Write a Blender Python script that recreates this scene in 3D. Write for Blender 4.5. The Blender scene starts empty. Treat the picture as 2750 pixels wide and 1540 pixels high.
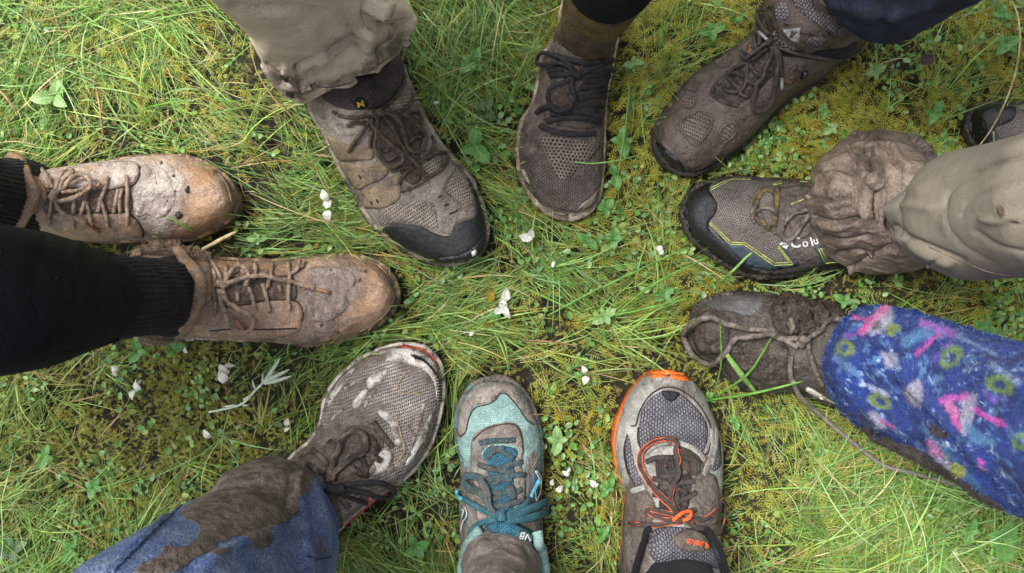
import bpy, math, random
import numpy as np
from mathutils import Vector, Matrix, noise
from mathutils.bvhtree import BVHTree
from mathutils.geometry import delaunay_2d_cdt
R = math.radians
random.seed(7)
rng = np.random.default_rng(11)
scene = bpy.context.scene
col = scene.collection

# ------------------------------------------------------------------ camera, sky, sun, exposure
CAM_H = 1.20           # metres above the ground, looking straight down
VIEW_W = 1.24          # metres of ground across the picture
cam_data = bpy.data.cameras.new('camera')
cam = bpy.data.objects.new('camera', cam_data)
col.objects.link(cam)
cam.location = (0, 0, CAM_H)
cam.rotation_euler = (0, 0, 0)
cam_data.sensor_width = 22.3
cam_data.lens = 22.3 * CAM_H / VIEW_W
cam_data.clip_start = 0.02
cam_data.clip_end = 500
cam_data.dof.use_dof = True
cam_data.dof.focus_distance = 1.14
cam_data.dof.aperture_fstop = 8.0
scene.camera = cam

SUN_EL, SUN_AZ = R(62), R(-58)      # azimuth measured from +Y towards +X
world = bpy.data.worlds.new('World')
scene.world = world
world.use_nodes = True
wt = world.node_tree
bg = wt.nodes['Background']
sky = wt.nodes.new('ShaderNodeTexSky')
sky.sky_type = 'NISHITA'
sky.sun_disc = False
sky.sun_elevation = SUN_EL
sky.sun_rotation = SUN_AZ
sky.air_density = 1.0
sky.dust_density = 4.0
hs = wt.nodes.new('ShaderNodeHueSaturation')
hs.inputs['Saturation'].default_value = 0.35
wt.links.new(sky.outputs[0], hs.inputs['Color'])
wt.links.new(hs.outputs[0], bg.inputs['Color'])
bg.inputs['Strength'].default_value = 0.135

sd = bpy.data.lights.new('sun', 'SUN')
sun = bpy.data.objects.new('sun', sd)
col.objects.link(sun)
sd.energy = 2.3
sd.angle = R(24)
sd.color = (1.0, 0.98, 0.945)
sdir = Vector((math.cos(SUN_EL) * math.sin(SUN_AZ), math.cos(SUN_EL) * math.cos(SUN_AZ), math.sin(SUN_EL)))
sun.rotation_euler = sdir.to_track_quat('Z', 'Y').to_euler()
sun.location = sdir * 5

vs = scene.view_settings
vs.view_transform = 'Standard'
vs.look = 'None'
vs.exposure = 1.3
vs.gamma = 1.0
vs.use_curve_mapping = False
scene.render.film_transparent = False
scene.cycles.max_bounces = 4
scene.cycles.diffuse_bounces = 3
scene.cycles.transmission_bounces = 2
scene.cycles.use_denoising = True
scene.cycles.use_adaptive_sampling = True
scene.cycles.adaptive_threshold = 0.02

# ------------------------------------------------------------------ picture <-> place
K0 = VIEW_W / 2750.0
def kk(h): return K0 * (1 - h / CAM_H)
def P(px, py, h=0.0):
    k = kk(h)
    return Vector(((px - 1375) * k, (770 - py) * k, h))
def to_px(V):
    V = np.asarray(V, float)
    k = K0 * (1 - V[:, 2] / CAM_H)
    return np.stack([1375 + V[:, 0] / k, 770 - V[:, 1] / k], 1)
class Crop:
    def __init__(s, x, y, k): s.x, s.y, s.k = x, y, k
    def __call__(s, *p):
        if len(p) == 1 and not isinstance(p[0][0], (int, float)): p = p[0]
        return [(s.x + a[0] / s.k, s.y + a[1] / s.k) for a in p]
c1 = Crop(0, 380, 2.1857); c2 = Crop(300, 620, 3.1415); c3 = Crop(560, 0, 1.95)
c4 = Crop(1350, 0, 2.3275); c5 = Crop(1720, 0, 2.886); c6 = Crop(1800, 240, 2.6726)
c7 = Crop(1820, 760, 2.2548); c8 = Crop(260, 900, 2.2542); c9 = Crop(1180, 980, 2.5765)
c10 = Crop(1600, 960, 2.4875)
x1 = Crop(0, 400, 4.5095); x3 = Crop(850, 220, 4.245); x5 = Crop(1880, 0, 4.8095); x8 = Crop(780, 1120, 4.5088)

# ------------------------------------------------------------------ curves and noise
def cr(pts, n=None, closed=False, step=None, even=True):
    p = np.asarray(pts, float)
    k = len(p)
    if closed:
        q = np.vstack([p[-1], p, p[0], p[1]]); segs = k
    else:
        q = np.vstack([2 * p[0] - p[1], p, 2 * p[-1] - p[-2]]); segs = k - 1
    t = np.linspace(0, 1, 13)[:-1]
    out = []
    for i in range(segs):
        a, b, c, d = q[i], q[i + 1], q[i + 2], q[i + 3]
        T = t[:, None]
        out.append(0.5 * (2 * b + (c - a) * T + (2 * a - 5 * b + 4 * c - d) * T**2 + (3 * b - a - 3 * c + d) * T**3))
    out = np.vstack(out + [p[0:1] if closed else p[-1:]])
    if not even and n is not None:
        u = np.linspace(0, len(out) - 1, n + (1 if closed else 0))
    L = np.concatenate([[0], np.cumsum(np.linalg.norm(np.diff(out, axis=0), axis=1))])
    if n is None: n = max(3, int(L[-1] / step))
    if even:
        s = np.linspace(0, L[-1], n + (1 if closed else 0))
        r = np.stack([np.interp(s, L, out[:, j]) for j in range(out.shape[1])], 1)
    else:
        r = np.stack([np.interp(u, np.arange(len(out)), out[:, j]) for j in range(out.shape[1])], 1)
    return r[:-1] if closed else r
def smooth_interp(table, t):
    xs = np.array([a for a, _ in table]); ys = np.array([b for _, b in table])
    tt = np.asarray(t, float)
    g = np.gradient(ys, xs) if len(xs) > 2 else np.full(len(xs), (ys[-1] - ys[0]) / (xs[-1] - xs[0]))
    i = np.clip(np.searchsorted(xs, tt) - 1, 0, len(xs) - 2)
    h = xs[i + 1] - xs[i]; u = np.clip((tt - xs[i]) / h, 0, 1)
    return ((2*u**3 - 3*u**2 + 1) * ys[i] + (u**3 - 2*u**2 + u) * h * g[i] * .6 + (-2*u**3 + 3*u**2) * ys[i + 1] + (u**3 - u**2) * h * g[i + 1] * .6)
def dist_poly(pts, line, closed=False):
    pts = np.asarray(pts, float); line = np.asarray(line, float)
    if closed: line = np.vstack([line, line[:1]])
    best = np.full(len(pts), 1e9)
    for a, b in zip(line[:-1], line[1:]):
        ab = b - a; L2 = (ab**2).sum() + 1e-12
        t = np.clip(((pts - a) @ ab) / L2, 0, 1)
        d = np.linalg.norm(pts - (a + t[:, None] * ab), axis=1)
        best = np.minimum(best, d)
    return best
def inside(pts, poly):
    pts = np.asarray(pts, float); poly = np.asarray(poly, float)
    x, y = pts[:, 0], pts[:, 1]
    r = np.zeros(len(pts), bool)
    j = len(poly) - 1
    for i in range(len(poly)):
        xi, yi = poly[i]; xj, yj = poly[j]
        c = ((yi > y) != (yj > y)) & (x < (xj - xi) * (y - yi) / (yj - yi + 1e-12) + xi)
        r ^= c; j = i
    return r
_perm = rng.random((256, 256))
def vnoise(x, y, scale, seed=0):
    x = np.asarray(x) * scale + seed * 17.3; y = np.asarray(y) * scale + seed * 9.1
    xi = np.floor(x).astype(int); yi = np.floor(y).astype(int)
    u = x - xi; v = y - yi
    u = u * u * (3 - 2 * u); v = v * v * (3 - 2 * v)
    f = lambda a, b: _perm[a & 255, b & 255]
    return (f(xi, yi) * (1-u) + f(xi+1, yi) * u) * (1-v) + (f(xi, yi+1) * (1-u) + f(xi+1, yi+1) * u) * v
def fbm(x, y, scale, seed=0, oct=4):
    s = 0; a = .5
    for i in range(oct):
        s = s + a * vnoise(x, y, scale * 2**i, seed + i); a *= .5
    return s
_lat = rng.random((64, 64, 64)).astype(np.float32)
def vn3(V, scale, seed=0):
    """smooth 3D value noise, -1..1"""
    p_ = np.asarray(V, float) * np.asarray(scale, float) + np.array([seed * 7.31, seed * 3.77, seed * 5.13]) + 200
    i_ = np.floor(p_).astype(int); f_ = p_ - i_; f_ = f_ * f_ * (3 - 2 * f_)
    g_ = lambda a, b, c: _lat[(i_[:, 0] + a) & 63, (i_[:, 1] + b) & 63, (i_[:, 2] + c) & 63]
    x, y, z = f_[:, 0], f_[:, 1], f_[:, 2]
    l0 = (g_(0,0,0)*(1-x) + g_(1,0,0)*x)*(1-y) + (g_(0,1,0)*(1-x) + g_(1,1,0)*x)*y
    l1 = (g_(0,0,1)*(1-x) + g_(1,0,1)*x)*(1-y) + (g_(0,1,1)*(1-x) + g_(1,1,1)*x)*y
    return (l0 * (1 - z) + l1 * z) * 2 - 1
def n3(V, scale, seed=0, oct=3):
    r = 0; a = .72
    for k in range(oct):
        r = r + a * vn3(V, np.asarray(scale) * 2.03**k, seed + k * 1.7); a *= .5
    return r
def lin(r, g, b, f=1.0):
    def q(c):
        c = c / 255.0
        return (c / 12.92 if c <= .04045 else ((c + .055) / 1.055) ** 2.4) * f
    return (q(r), q(g), q(b), 1.0)

# ------------------------------------------------------------------ materials
class NT:
    def __init__(s, name):
        s.m = bpy.data.materials.new(name); s.m.use_nodes = True
        s.t = s.m.node_tree; s.b = s.t.nodes['Principled BSDF']; s.out = s.t.nodes['Material Output']
        s.co = s.t.nodes.new('ShaderNodeTexCoord').outputs['Object']
    def n(s, typ, **kw):
        nd = s.t.nodes.new(typ)
        for k, v in kw.items():
            if hasattr(nd, k): setattr(nd, k, v)
        return nd
    def set(s, sock, v):
        if isinstance(v, bpy.types.NodeSocket): s.t.links.new(v, sock)
        else: sock.default_value = v
    def noise(s, scale, detail=5, rough=.6, vec=None, dist=0):
        nd = s.n('ShaderNodeTexNoise'); s.set(nd.inputs['Vector'], vec or s.co)
        nd.inputs['Scale'].default_value = scale; nd.inputs['Detail'].default_value = detail
        nd.inputs['Roughness'].default_value = rough; nd.inputs['Distortion'].default_value = dist
        return nd.outputs['Fac']
    def math(s, op, a, b=0.0, c=0.0, clamp=False):
        nd = s.n('ShaderNodeMath', operation=op); nd.use_clamp = clamp
        s.set(nd.inputs[0], a); s.set(nd.inputs[1], b); s.set(nd.inputs[2], c)
        return nd.outputs[0]
    def ramp(s, f, lo, hi, a=0.0, b=1.0):
        nd = s.n('ShaderNodeMapRange'); nd.interpolation_type = 'SMOOTHSTEP'
        s.set(nd.inputs[0], f); s.set(nd.inputs[1], lo); s.set(nd.inputs[2], hi); s.set(nd.inputs[3], a); s.set(nd.inputs[4], b)
        return nd.outputs[0]
    def mix(s, f, a, b, mode='MIX'):
        nd = s.n('ShaderNodeMix', data_type='RGBA', blend_type=mode)
        s.set(nd.inputs[0], f); s.set(nd.inputs[6], a); s.set(nd.inputs[7], b)
        return nd.outputs[2]
    def attr(s, name, what='Fac'):
        nd = s.n('ShaderNodeAttribute', attribute_name=name); return nd.outputs[what]
    def mapping(s, rot=0, scale=(1, 1, 1)):
        nd = s.n('ShaderNodeMapping'); s.set(nd.inputs['Vector'], s.co)
        nd.inputs['Rotation'].default_value = (0, 0, R(rot)); nd.inputs['Scale'].default_value = scale
        return nd.outputs[0]
    def bump(s, h, strength=.5, dist=.001, nrm=None):
        nd = s.n('ShaderNodeBump'); s.set(nd.inputs['Height'], h)
        nd.inputs['Strength'].default_value = strength; nd.inputs['Distance'].default_value = dist
        if nrm is not None: s.t.links.new(nrm, nd.inputs['Normal'])
        return nd.outputs[0]

def weave(nt, kind, period, rot):
    """height 0..1 of a textile; period in metres; the cloth is pulled unevenly"""
    wob = nt.n('ShaderNodeTexNoise'); nt.set(wob.inputs['Vector'], nt.co); wob.inputs['Scale'].default_value = 38; wob.inputs['Detail'].default_value = 2
    va = nt.n('ShaderNodeVectorMath', operation='MULTIPLY_ADD'); nt.set(va.inputs[0], wob.outputs['Color']); va.inputs[1].default_value = (.007, .007, 0); nt.set(va.inputs[2], nt.co)
    co0 = nt.co; nt.co = va.outputs[0]
    try: return weave_(nt, kind, period, rot)
    finally: nt.co = co0
def weave_(nt, kind, period, rot):
    if kind == 'holes':                       # staggered round holes
        v = nt.mapping(rot, (1 / period, 1 / (period * 1.73), 1))
        best = None
        for off in ((0, 0), (.5, .5)):
            sx = nt.n('ShaderNodeSeparateXYZ'); nt.set(sx.inputs[0], v)
            a = nt.math('ABSOLUTE', nt.math('SUBTRACT', nt.math('FRACT', nt.math('ADD', sx.outputs[0], off[0] + 100)), .5))
            b = nt.math('ABSOLUTE', nt.math('SUBTRACT', nt.math('FRACT', nt.math('ADD', sx.outputs[1], off[1] + 100)), .5))
            d = nt.math('SQRT', nt.math('ADD', nt.math('MULTIPLY', a, a), nt.math('MULTIPLY', nt.math('MULTIPLY', b, b), 3.0)))
            best = d if best is None else nt.math('MINIMUM', best, d)
        return nt.ramp(best, .17, .36)
    if kind == 'knit':                        # columns of small stitches
        v = nt.mapping(rot, (1 / period, 1 / (period * 1.6), 1))
        sx = nt.n('ShaderNodeSeparateXYZ'); nt.set(sx.inputs[0], v)
        a = nt.math('ABSOLUTE', nt.math('SINE', nt.math('MULTIPLY', sx.outputs[0], math.pi)))
        b = nt.math('ABSOLUTE', nt.math('SINE', nt.math('MULTIPLY', nt.math('ADD', sx.outputs[1], nt.math('MULTIPLY', nt.math('FLOOR', sx.outputs[0]), .5)), math.pi)))
        return nt.math('MULTIPLY', nt.math('POWER', a, .6), nt.math('POWER', b, .6))
    if kind == 'twill':                       # fine cloth grain
        return nt.ramp(nt.noise(900, 2, .6), .3, .7)

def fabric(name, base, base2=None, var=25, mud=None, weave_=None, rough=.75, bumps=((220, .5, .0012),), spec=.3,
           sheen=0.0, mudrough=.5, paint=False, fleck=None, grit=.34, relief=.45, tone=.30):
    """base/base2: two colours mixed by noise; mud=(colour, colour2, amount, scale, softness): dried and wet mud lying on it
    (attribute 'mud' adds to or takes from the amount); weave_=(kind, period, rot, dark colour, depth)"""
    nt = NT(name)
    b2 = base2 or tuple(c * .7 for c in base[:3]) + (1,)
    c = nt.mix(nt.ramp(nt.noise(var, 5, .66), .35, .68), base, b2)
    if paint:
        c = nt.mix(nt.attr('paintw'), c, nt.attr('paint', 'Color'))
    nrm = None
    wv = None
    if weave_:
        wv = weave(nt, *weave_[:3])
        c = nt.mix(wv, weave_[3], c)
    if fleck:
        c = nt.mix(nt.ramp(nt.noise(fleck[1], 2, .5), .66, .72), c, fleck[0])
    rg = rough
    mm = None
    if mud:
        mc, mc2, amt, sc, soft = mud
        def drier(c_):                                   # thin mud dries to a greyer, paler film
            l_ = .2126 * c_[0] + .7152 * c_[1] + .0722 * c_[2]
            return tuple((a * .74 + l_ * .26) * 1.12 for a in c_[:3]) + (1,)
        mc, mc2 = drier(mc), drier(mc2)
        f = nt.math('ADD', nt.noise(sc, 6, .68, dist=.6), nt.math('ADD', nt.attr('mud'), amt - .5))
        mm = nt.ramp(f, .5 - soft, .5 + soft)
        mcol = nt.mix(nt.ramp(nt.noise(sc * 2.3, 5, .7), .32, .66), mc, mc2)
        c = nt.mix(mm, c, mcol)
        rg = nt.math('MULTIPLY_ADD', mm, mudrough - rough, rough)
        rg = nt.math('MULTIPLY_ADD', nt.noise(sc * 3, 4, .6), .28, nt.math('SUBTRACT', rg, .14))
    if tone:
        c = nt.mix(1.0, c, nt.ramp(nt.noise(48, 5, .72, dist=.4), .30, .70, 1 - tone, 1 + tone * .6), 'MULTIPLY')
    if grit:
        gr = nt.ramp(nt.noise(620, 2, .75), .33, .67, 1 - grit, 1 + grit * .55)
        if mm is not None:
            sp = nt.ramp(nt.noise(330, 2, .7), .66, .71)                 # specks of peat and grit caught in the mud
            c = nt.mix(nt.math('MULTIPLY', sp, nt.math('MULTIPLY_ADD', mm, .5, .3)), c, tuple(a * .30 for a in mud[1][:3]) + (1,))
            sp2 = nt.ramp(nt.noise(410, 2, .7), .68, .73)
            c = nt.mix(nt.math('MULTIPLY', sp2, nt.math('MULTIPLY_ADD', mm, .5, .15)), c, tuple(min(1, a * 1.7) for a in mud[0][:3]) + (1,))
        c = nt.mix(1.0, c, gr, 'MULTIPLY')
    if wv is not None:
        h = wv if mm is None else nt.math('MULTIPLY', wv, nt.math('MULTIPLY_ADD', mm, -.55, 1.0))
        nrm = nt.bump(h, weave_[4], .0012, nrm)
    if relief and mud:
        nrm = nt.bump(nt.noise(150, 4, .80), relief, .0045, nrm)
    for sc, st, ds in bumps:
        nrm = nt.bump(nt.noise(sc, 3, .62), st, ds, nrm)
    if mm is not None:
        nrm = nt.bump(nt.math('MULTIPLY', mm, nt.noise(110, 4, .72)), .9, .0042, nrm)
    nt.set(nt.b.inputs['Base Color'], c)
    nt.set(nt.b.inputs['Roughness'], rg)
    nt.b.inputs['Specular IOR Level'].default_value = spec
    if sheen:
        nt.b.inputs['Sheen Weight'].default_value = sheen; nt.b.inputs['Sheen Roughness'].default_value = .4
    if nrm is not None: nt.set(nt.b.inputs['Normal'], nrm)
    return nt.m
def sc_fix(s): return s

# ------------------------------------------------------------------ objects
def mesh_obj(name, V, F, mat, parent=None, base=None, attrs=None, smooth=True):
    V = np.asarray(V, float)
    if base is not None: V = V - np.asarray(base)
    me = bpy.data.meshes.new(name)
    me.from_pydata(V.tolist(), [], F)
    if smooth: me.polygons.foreach_set('use_smooth', np.ones(len(me.polygons), bool))
    for k, a in (attrs or {}).items():
        a = np.asarray(a, float)
        if a.ndim == 1:
            at = me.attributes.new(k, 'FLOAT', 'POINT'); at.data.foreach_set('value', a)
        else:
            at = me.attributes.new(k, 'FLOAT_COLOR', 'POINT'); at.data.foreach_set('color', a.ravel())
    me.materials.append(mat); me.update()
    o = bpy.data.objects.new(name, me); col.objects.link(o)
    if parent is not None: o.parent = parent
    return o
def tag(o, label, cat, group=None, kind=None):
    if label: o['label'] = label
    if cat: o['category'] = cat
    if group: o['group'] = group
    if kind: o['kind'] = kind
    return o
def empty(name, loc, label, cat, group=None):
    o = bpy.data.objects.new(name, None); o.empty_display_size = .03
    col.objects.link(o); o.location = loc
    return tag(o, label, cat, group)

def grid_faces(n, m, closed=False):
    F = []
    for i in range(n - 1):
        for j in range(m if closed else m - 1):
            k = (j + 1) % m
            F.append((i * m + j, i * m + k, (i + 1) * m + k, (i + 1) * m + j))
    return F
def vert_normals(V, F):
    V = np.asarray(V); N = np.zeros_like(V)
    f = np.array([q if len(q) == 4 else (q[0], q[1], q[2], q[2]) for q in F])
    n = np.cross(V[f[:, 2]] - V[f[:, 0]], V[f[:, 3]] - V[f[:, 1]])
    t = f[:, 2] == f[:, 3]
    if t.any(): n[t] = np.cross(V[f[t, 1]] - V[f[t, 0]], V[f[t, 2]] - V[f[t, 0]])
    for j in range(4): np.add.at(N, f[:, j], n)
    return N / (np.linalg.norm(N, axis=1, keepdims=True) + 1e-12)
def sculpt(V, F, strokes, up=True):
    """strokes: (polyline px, width px, height m): raise or press the surface along a line"""
    V = np.array(V, float)
    for line, w, amt in strokes:
        N = vert_normals(V, F)
        C = np.array([0, 0, CAM_H]) - V
        face = (N * C).sum(1)
        ln = np.asarray(cr(line, step=8) if len(line) > 2 else line, float); pv = to_px(V)
        near = ((pv > ln.min(0) - 5 * w) & (pv < ln.max(0) + 5 * w)).all(1)
        d = np.full(len(V), 1e6); d[near] = dist_poly(pv[near], ln)
        V += N * np.sign(face)[:, None] * (amt * (np.exp(-(d / w)**2) if amt > 0 else np.exp(-d / (w * .75))) * (np.abs(face) > 1e-6))[:, None]
    return V
def tube(pts, ra, rb=None, ups=None, sides=8, caps=True):
    """pts Nx3; ra across, rb along the surface normal"""
    pts = np.asarray(pts, float); n = len(pts)
    ra = np.broadcast_to(np.asarray(ra, float), n); rb = ra if rb is None else np.broadcast_to(np.asarray(rb, float), n)
    T = np.gradient(pts, axis=0); T /= np.linalg.norm(T, axis=1, keepdims=True) + 1e-12
    if ups is None: ups = np.tile([0, 0, 1.0], (n, 1)) + 0.01
    S = np.cross(T, ups); S /= np.linalg.norm(S, axis=1, keepdims=True) + 1e-12
    U = np.cross(S, T)
    a = np.linspace(0, 2 * math.pi, sides, endpoint=False)
    V = (pts[:, None] + S[:, None] * (np.cos(a)[None, :, None] * ra[:, None, None]) + U[:, None] * (np.sin(a)[None, :, None] * rb[:, None, None])).reshape(-1, 3)
    F = grid_faces(n, sides, True)
    if caps:
        F.append(tuple(range(sides))[::-1]); F.append(tuple((n - 1) * sides + j for j in range(sides)))
    return V, F
def join(parts):
    V = []; F = []; o = 0
    for v, f in parts:
        V.append(np.asarray(v)); F += [tuple(i + o for i in q) for q in f]; o += len(v)
    return np.vstack(V), F

OUTLINES = []      # footprints (plan, metres) that keep the plants from growing through

class Shoe:
    '''a shoe standing at its traced outline; hit() finds the surface seen at a picture point'''
    def __init__(s, name, label, left, right, hp, sole_mat, upper_mat, z0=.024, inset=0.0, p=(1.9, 2.7), q=2.0, toe=(.86, 2.3),
                 heel=(.12, 2.4), rough=.0012, rough_scale=28, strokes=(), sole_w=.0015, sole_h=None, mudline=None, upper_name='upper', holes=None, N=180, M=100, cat='shoe', group=None):
        zl = z0 + .004
        Lw = cr([P(*a, zl) for a in left], N); Rw = cr([P(*a, zl) for a in right], N)
        s.base = Vector((Lw[:, 0].mean() / 2 + Rw[:, 0].mean() / 2, Lw[:, 1].mean() / 2 + Rw[:, 1].mean() / 2, 0))
        s.root = empty(name, s.base, label, cat, group)
        loop = np.vstack([Lw[:, :2], Rw[::-1][1:-1, :2]])
        OUTLINES.append(loop.copy())
        s.loop = loop
        # outward normals of the closed outline
        def offs(lp, d):
            tg = np.roll(lp, -2, 0) - np.roll(lp, 2, 0); tg /= np.linalg.norm(tg, axis=1, keepdims=True) + 1e-9
            nr = np.stack([tg[:, 1], -tg[:, 0]], 1)
            c = lp.mean(0)
            if ((lp - c) * nr).sum() < 0: nr = -nr
            return lp + nr * np.asarray(d).reshape(-1, 1)
        # sole
        zs = sole_h or z0
        rings = [(-.003, 0.0), (.0, .003), (sole_w * .4, zs * .45), (sole_w, zs - .005), (sole_w, zs - .002), (sole_w - .002, zs), (-.012, zs + .001)]
        V = []; n = len(loop)
        wob = n3(np.c_[loop, loop[:, 0] * 0], 60, 3, 3) * .0012
        for d, z in rings:
            lp = offs(loop, np.full(n, d) + wob)
            V.append(np.c_[lp, np.full(n, z)])
        V = np.vstack(V); F = grid_faces(len(rings), n, True)
        F.append(tuple(range(n))); F.append(tuple((len(rings) - 1) * n + j for j in range(n)))
        s.sole = mesh_obj('sole', V, F, sole_mat, s.root, s.base)
        # upper
        if not isinstance(inset, dict): inset = dict(L=inset, R=inset)
        t = np.linspace(0, 1, N)
        def ins_of(q_):
            if not isinstance(q_, (list, tuple)): q_ = [(0, q_), (1, q_)]
            return np.interp(t, [a for a, _ in q_], [b for _, b in q_])
        lp = offs(loop, -np.concatenate([ins_of(inset['L']), ins_of(inset['R'])[::-1][1:-1]]))
        Li = lp[:N]; Ri = np.vstack([lp[0:1], lp[N:][::-1], lp[N - 1:N]])
        h = smooth_interp(hp, t)
        f = np.ones(N)
        a = np.clip((t - toe[0]) / (1 - toe[0]), 0, 1); f *= (1 - a**toe[1])**(1 / toe[1])
        a = np.clip((heel[0] - t) / heel[0], 0, 1); f *= (1 - a**heel[1])**(1 / heel[1])
        sv = np.sin(math.pi / 2 * np.linspace(-1, 1, M))
        V = []
        for i in range(N):
            pp = np.interp(t[i], [0.3, .8], [p[0], p[1]])
            prof = (1 - np.abs(sv)**pp)**(1 / q)
            xy = Li[i][None] * (1 - sv[:, None]) / 2 + Ri[i][None] * (1 + sv[:, None]) / 2
            V.append(np.c_[xy, z0 - .003 + (h[i] - z0 + .003) * f[i] * prof])
        V = np.vstack(V); F = grid_faces(N, M)
        Nn = vert_normals(V, F)
        if (Nn[:, 2]).sum() < 0: F = [q_[::-1] for q_ in F]; Nn = -Nn
        edge = np.clip((V[:, 2] - z0) / .01, 0, 1)
        V = V + Nn * ((n3(V, rough_scale, 5, 4) * rough + n3(V, 130, 9, 4) * .0007) * edge)[:, None]
        if strokes: V = sculpt(V, F, strokes)
        s.V, s.F = V, F
        s.parts = [(V, F)]
        s.bvh_update()
        if holes:
            ctr = to_px(np.array([V[list(q_)].mean(0) for q_ in F]))
            cut = inside(ctr, cr(holes, step=6, closed=True))
            F = [q_ for q_, c_ in zip(F, cut) if not c_]
        at = {}
        if mudline is not None: at['mud'] = mudline(to_px(V), V)
        s.upper = mesh_obj(upper_name, V, F, upper_mat, s.root, s.base, at)
    def bvh_update(s):
        if not hasattr(s, 'bvhs'): s.bvhs = []
        for V, F in s.parts[len(s.bvhs):]:
            s.bvhs.append(BVHTree.FromPolygons(np.asarray(V).tolist(), F))
    def hit(s, px, py):
        o = Vector((0, 0, CAM_H)); d = (P(px, py, 0) - o).normalized()
        loc = None; best = 9e9
        for bv in s.bvhs:
            l_, n_, _, ds_ = bv.ray_cast(o, d, best if loc is not None else 5.0)
            if l_ is not None and ds_ < best: loc, nr, best = l_, n_, ds_
        if loc is None:
            loc, nr, _, _ = s.bvhs[0].find_nearest(P(px, py, .035))
        if nr.z < 0: nr = -nr
        return np.array(loc), np.array(nr)
    def patch(s, name, poly, mat, off=.0012, puff=0.0, soft=18, step=7, smooth=True, rough=0.0, rscale=60, parent=None, solid=True, hit_from=None, strokes=(), mud=None, smooth_it=0):
        poly = cr(poly, step=step, closed=True) if smooth else dens(poly, step)
        lo, hi = poly.min(0), poly.max(0)
        gx, gy = np.meshgrid(np.arange(lo[0], hi[0], step), np.arange(lo[1], hi[1], step))
        g = np.stack([gx.ravel(), gy.ravel()], 1) + rng.uniform(-.15, .15, (gx.size, 2)) * step
        g = g[inside(g, poly)]
        if len(g):
            g = g[dist_poly(g, poly, True) > step * .55]
        pts = [Vector(a) for a in poly] + [Vector(a) for a in g]
        nb = len(poly)
        r = delaunay_2d_cdt(pts, [(i, (i + 1) % nb) for i in range(nb)], [], 1, 1e-4)
        v2 = np.array([tuple(v) for v in r[0]]); F = [tuple(f) for f in r[2]]
        d = dist_poly(v2, poly, True)
        hn = [s.hit(*v) for v in v2]
        Hp = np.array([a for a, _ in hn]); Nr = np.array([b for _, b in hn])
        e = np.clip(d / 5, 0, 1)
        o = off * (.35 + .65 * e) + puff * (1 - np.exp(-(d / soft)**1.5))
        if rough: o = o + np.abs(n3(Hp, rscale, 8, 4)) * rough * np.clip(d / 8, .15, 1)
        V = Hp + Nr * o[:, None]
        # orientation
        Nn = vert_normals(V, F)
        if Nn[:, 2].sum() < 0: F = [f[::-1] for f in F]
        if strokes: V = sculpt(V, F, strokes)
        # skirt
        ec = {}
        for f in F:
            for i in range(len(f)):
                a, b = f[i], f[(i + 1) % len(f)]
                ec[(a, b)] = ec.get((a, b), 0) + 1
        bd = [(a, b) for (a, b) in ec if (b, a) not in ec]
        lowm = {}; extra = []
        for a, b in bd:
            for k in (a, b):
                if k not in lowm:
                    lowm[k] = len(V) + len(extra); extra.append(Hp[k] - Nr[k] * .0025)
        VV = np.vstack([V, np.array(extra)]) if extra else V
        FF = F + [(b, a, lowm[a], lowm[b]) for a, b in bd]
        at = {}
        if mud is not None: at['mud'] = mud(to_px(VV), VV)
        ob = mesh_obj(name, VV, FF, mat, parent or s.root, s.base, at)
        if solid:
            s.parts.append((V, F)); s.bvh_update()
        return ob
    def line3(s, pts, lift=.0, arch=0.0, step=5, ends=None, smooth=2):
        pl = cr(pts, step=step) if len(pts) > 2 else np.linspace(pts[0], pts[1], max(3, int(np.hypot(pts[1][0]-pts[0][0], pts[1][1]-pts[0][1]) / step)))
        hn = [s.hit(*v) for v in pl]
        Hp = np.array([a for a, _ in hn]); Nr = np.array([b for _, b in hn])
        t = np.linspace(0, 1, len(pl))
        lf = np.interp(t, np.linspace(0, 1, len(lift)), lift) if isinstance(lift, (list, tuple)) else np.full(len(pl), lift)
        lf = lf + arch * np.sin(math.pi * t)
        for _ in range(3):
            Nr[1:-1] = (Nr[:-2] + Nr[1:-1] * 2 + Nr[2:]) / 4
        Nr /= np.linalg.norm(Nr, axis=1, keepdims=True)
        V = Hp + Nr * lf[:, None]
        for _ in range(smooth):
            V[1:-1] = (V[:-2] + V[1:-1] * 2 + V[2:]) / 4
        return V, Nr
    def lace(s, lines, mat, r=.0022, flat=None, name='lace', parent=None, lift=0.0, arch=0.0, sides=8, twist=0.0):
        ps = []
        for ln in lines:
            kw = {}
            if isinstance(ln, dict): kw = ln; ln = kw['p']
            a, b = (flat or (r, r)); a = kw.get('r', a) if not flat else a
            V, Nr = s.line3(ln, kw.get('lift', lift), kw.get('arch', arch))
            V = V + Nr * b * .95
            w = a * (1 + .10 * n3(V, 300, 2, 2))
            if twist:
                L = np.concatenate([[0], np.cumsum(np.linalg.norm(np.diff(V, axis=0), axis=1))])
                w = w * (1 + twist * np.sin(L / (a * 1.7) * math.pi))
            ps.append(tube(V, w, b if flat else w, Nr, sides))
        if name == 'lace': ps = [join(ps)]          # one lace, threaded through under the flaps
        return [mesh_obj(name, V, F, mat, parent or s.root, s.base) for V, F in ps][0]
    def text(s, name, body, centre, size, rot, mat, off=.0012, parent=None, shear=0.0, bend=0.0, sx=1.0):
        cu = bpy.data.curves.new('t', 'FONT'); cu.body = body; cu.align_x = 'CENTER'; cu.align_y = 'CENTER'; cu.size = 1
        cu.resolution_u = 3; cu.shear = shear; cu.offset = .018
        to = bpy.data.objects.new('t', cu); col.objects.link(to)
        dg = bpy.context.evaluated_depsgraph_get()
        me = bpy.data.meshes.new_from_object(to.evaluated_get(dg))
        V = np.array([tuple(v.co) for v in me.vertices]); F = [tuple(p_.vertices) for p_ in me.polygons]
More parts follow.
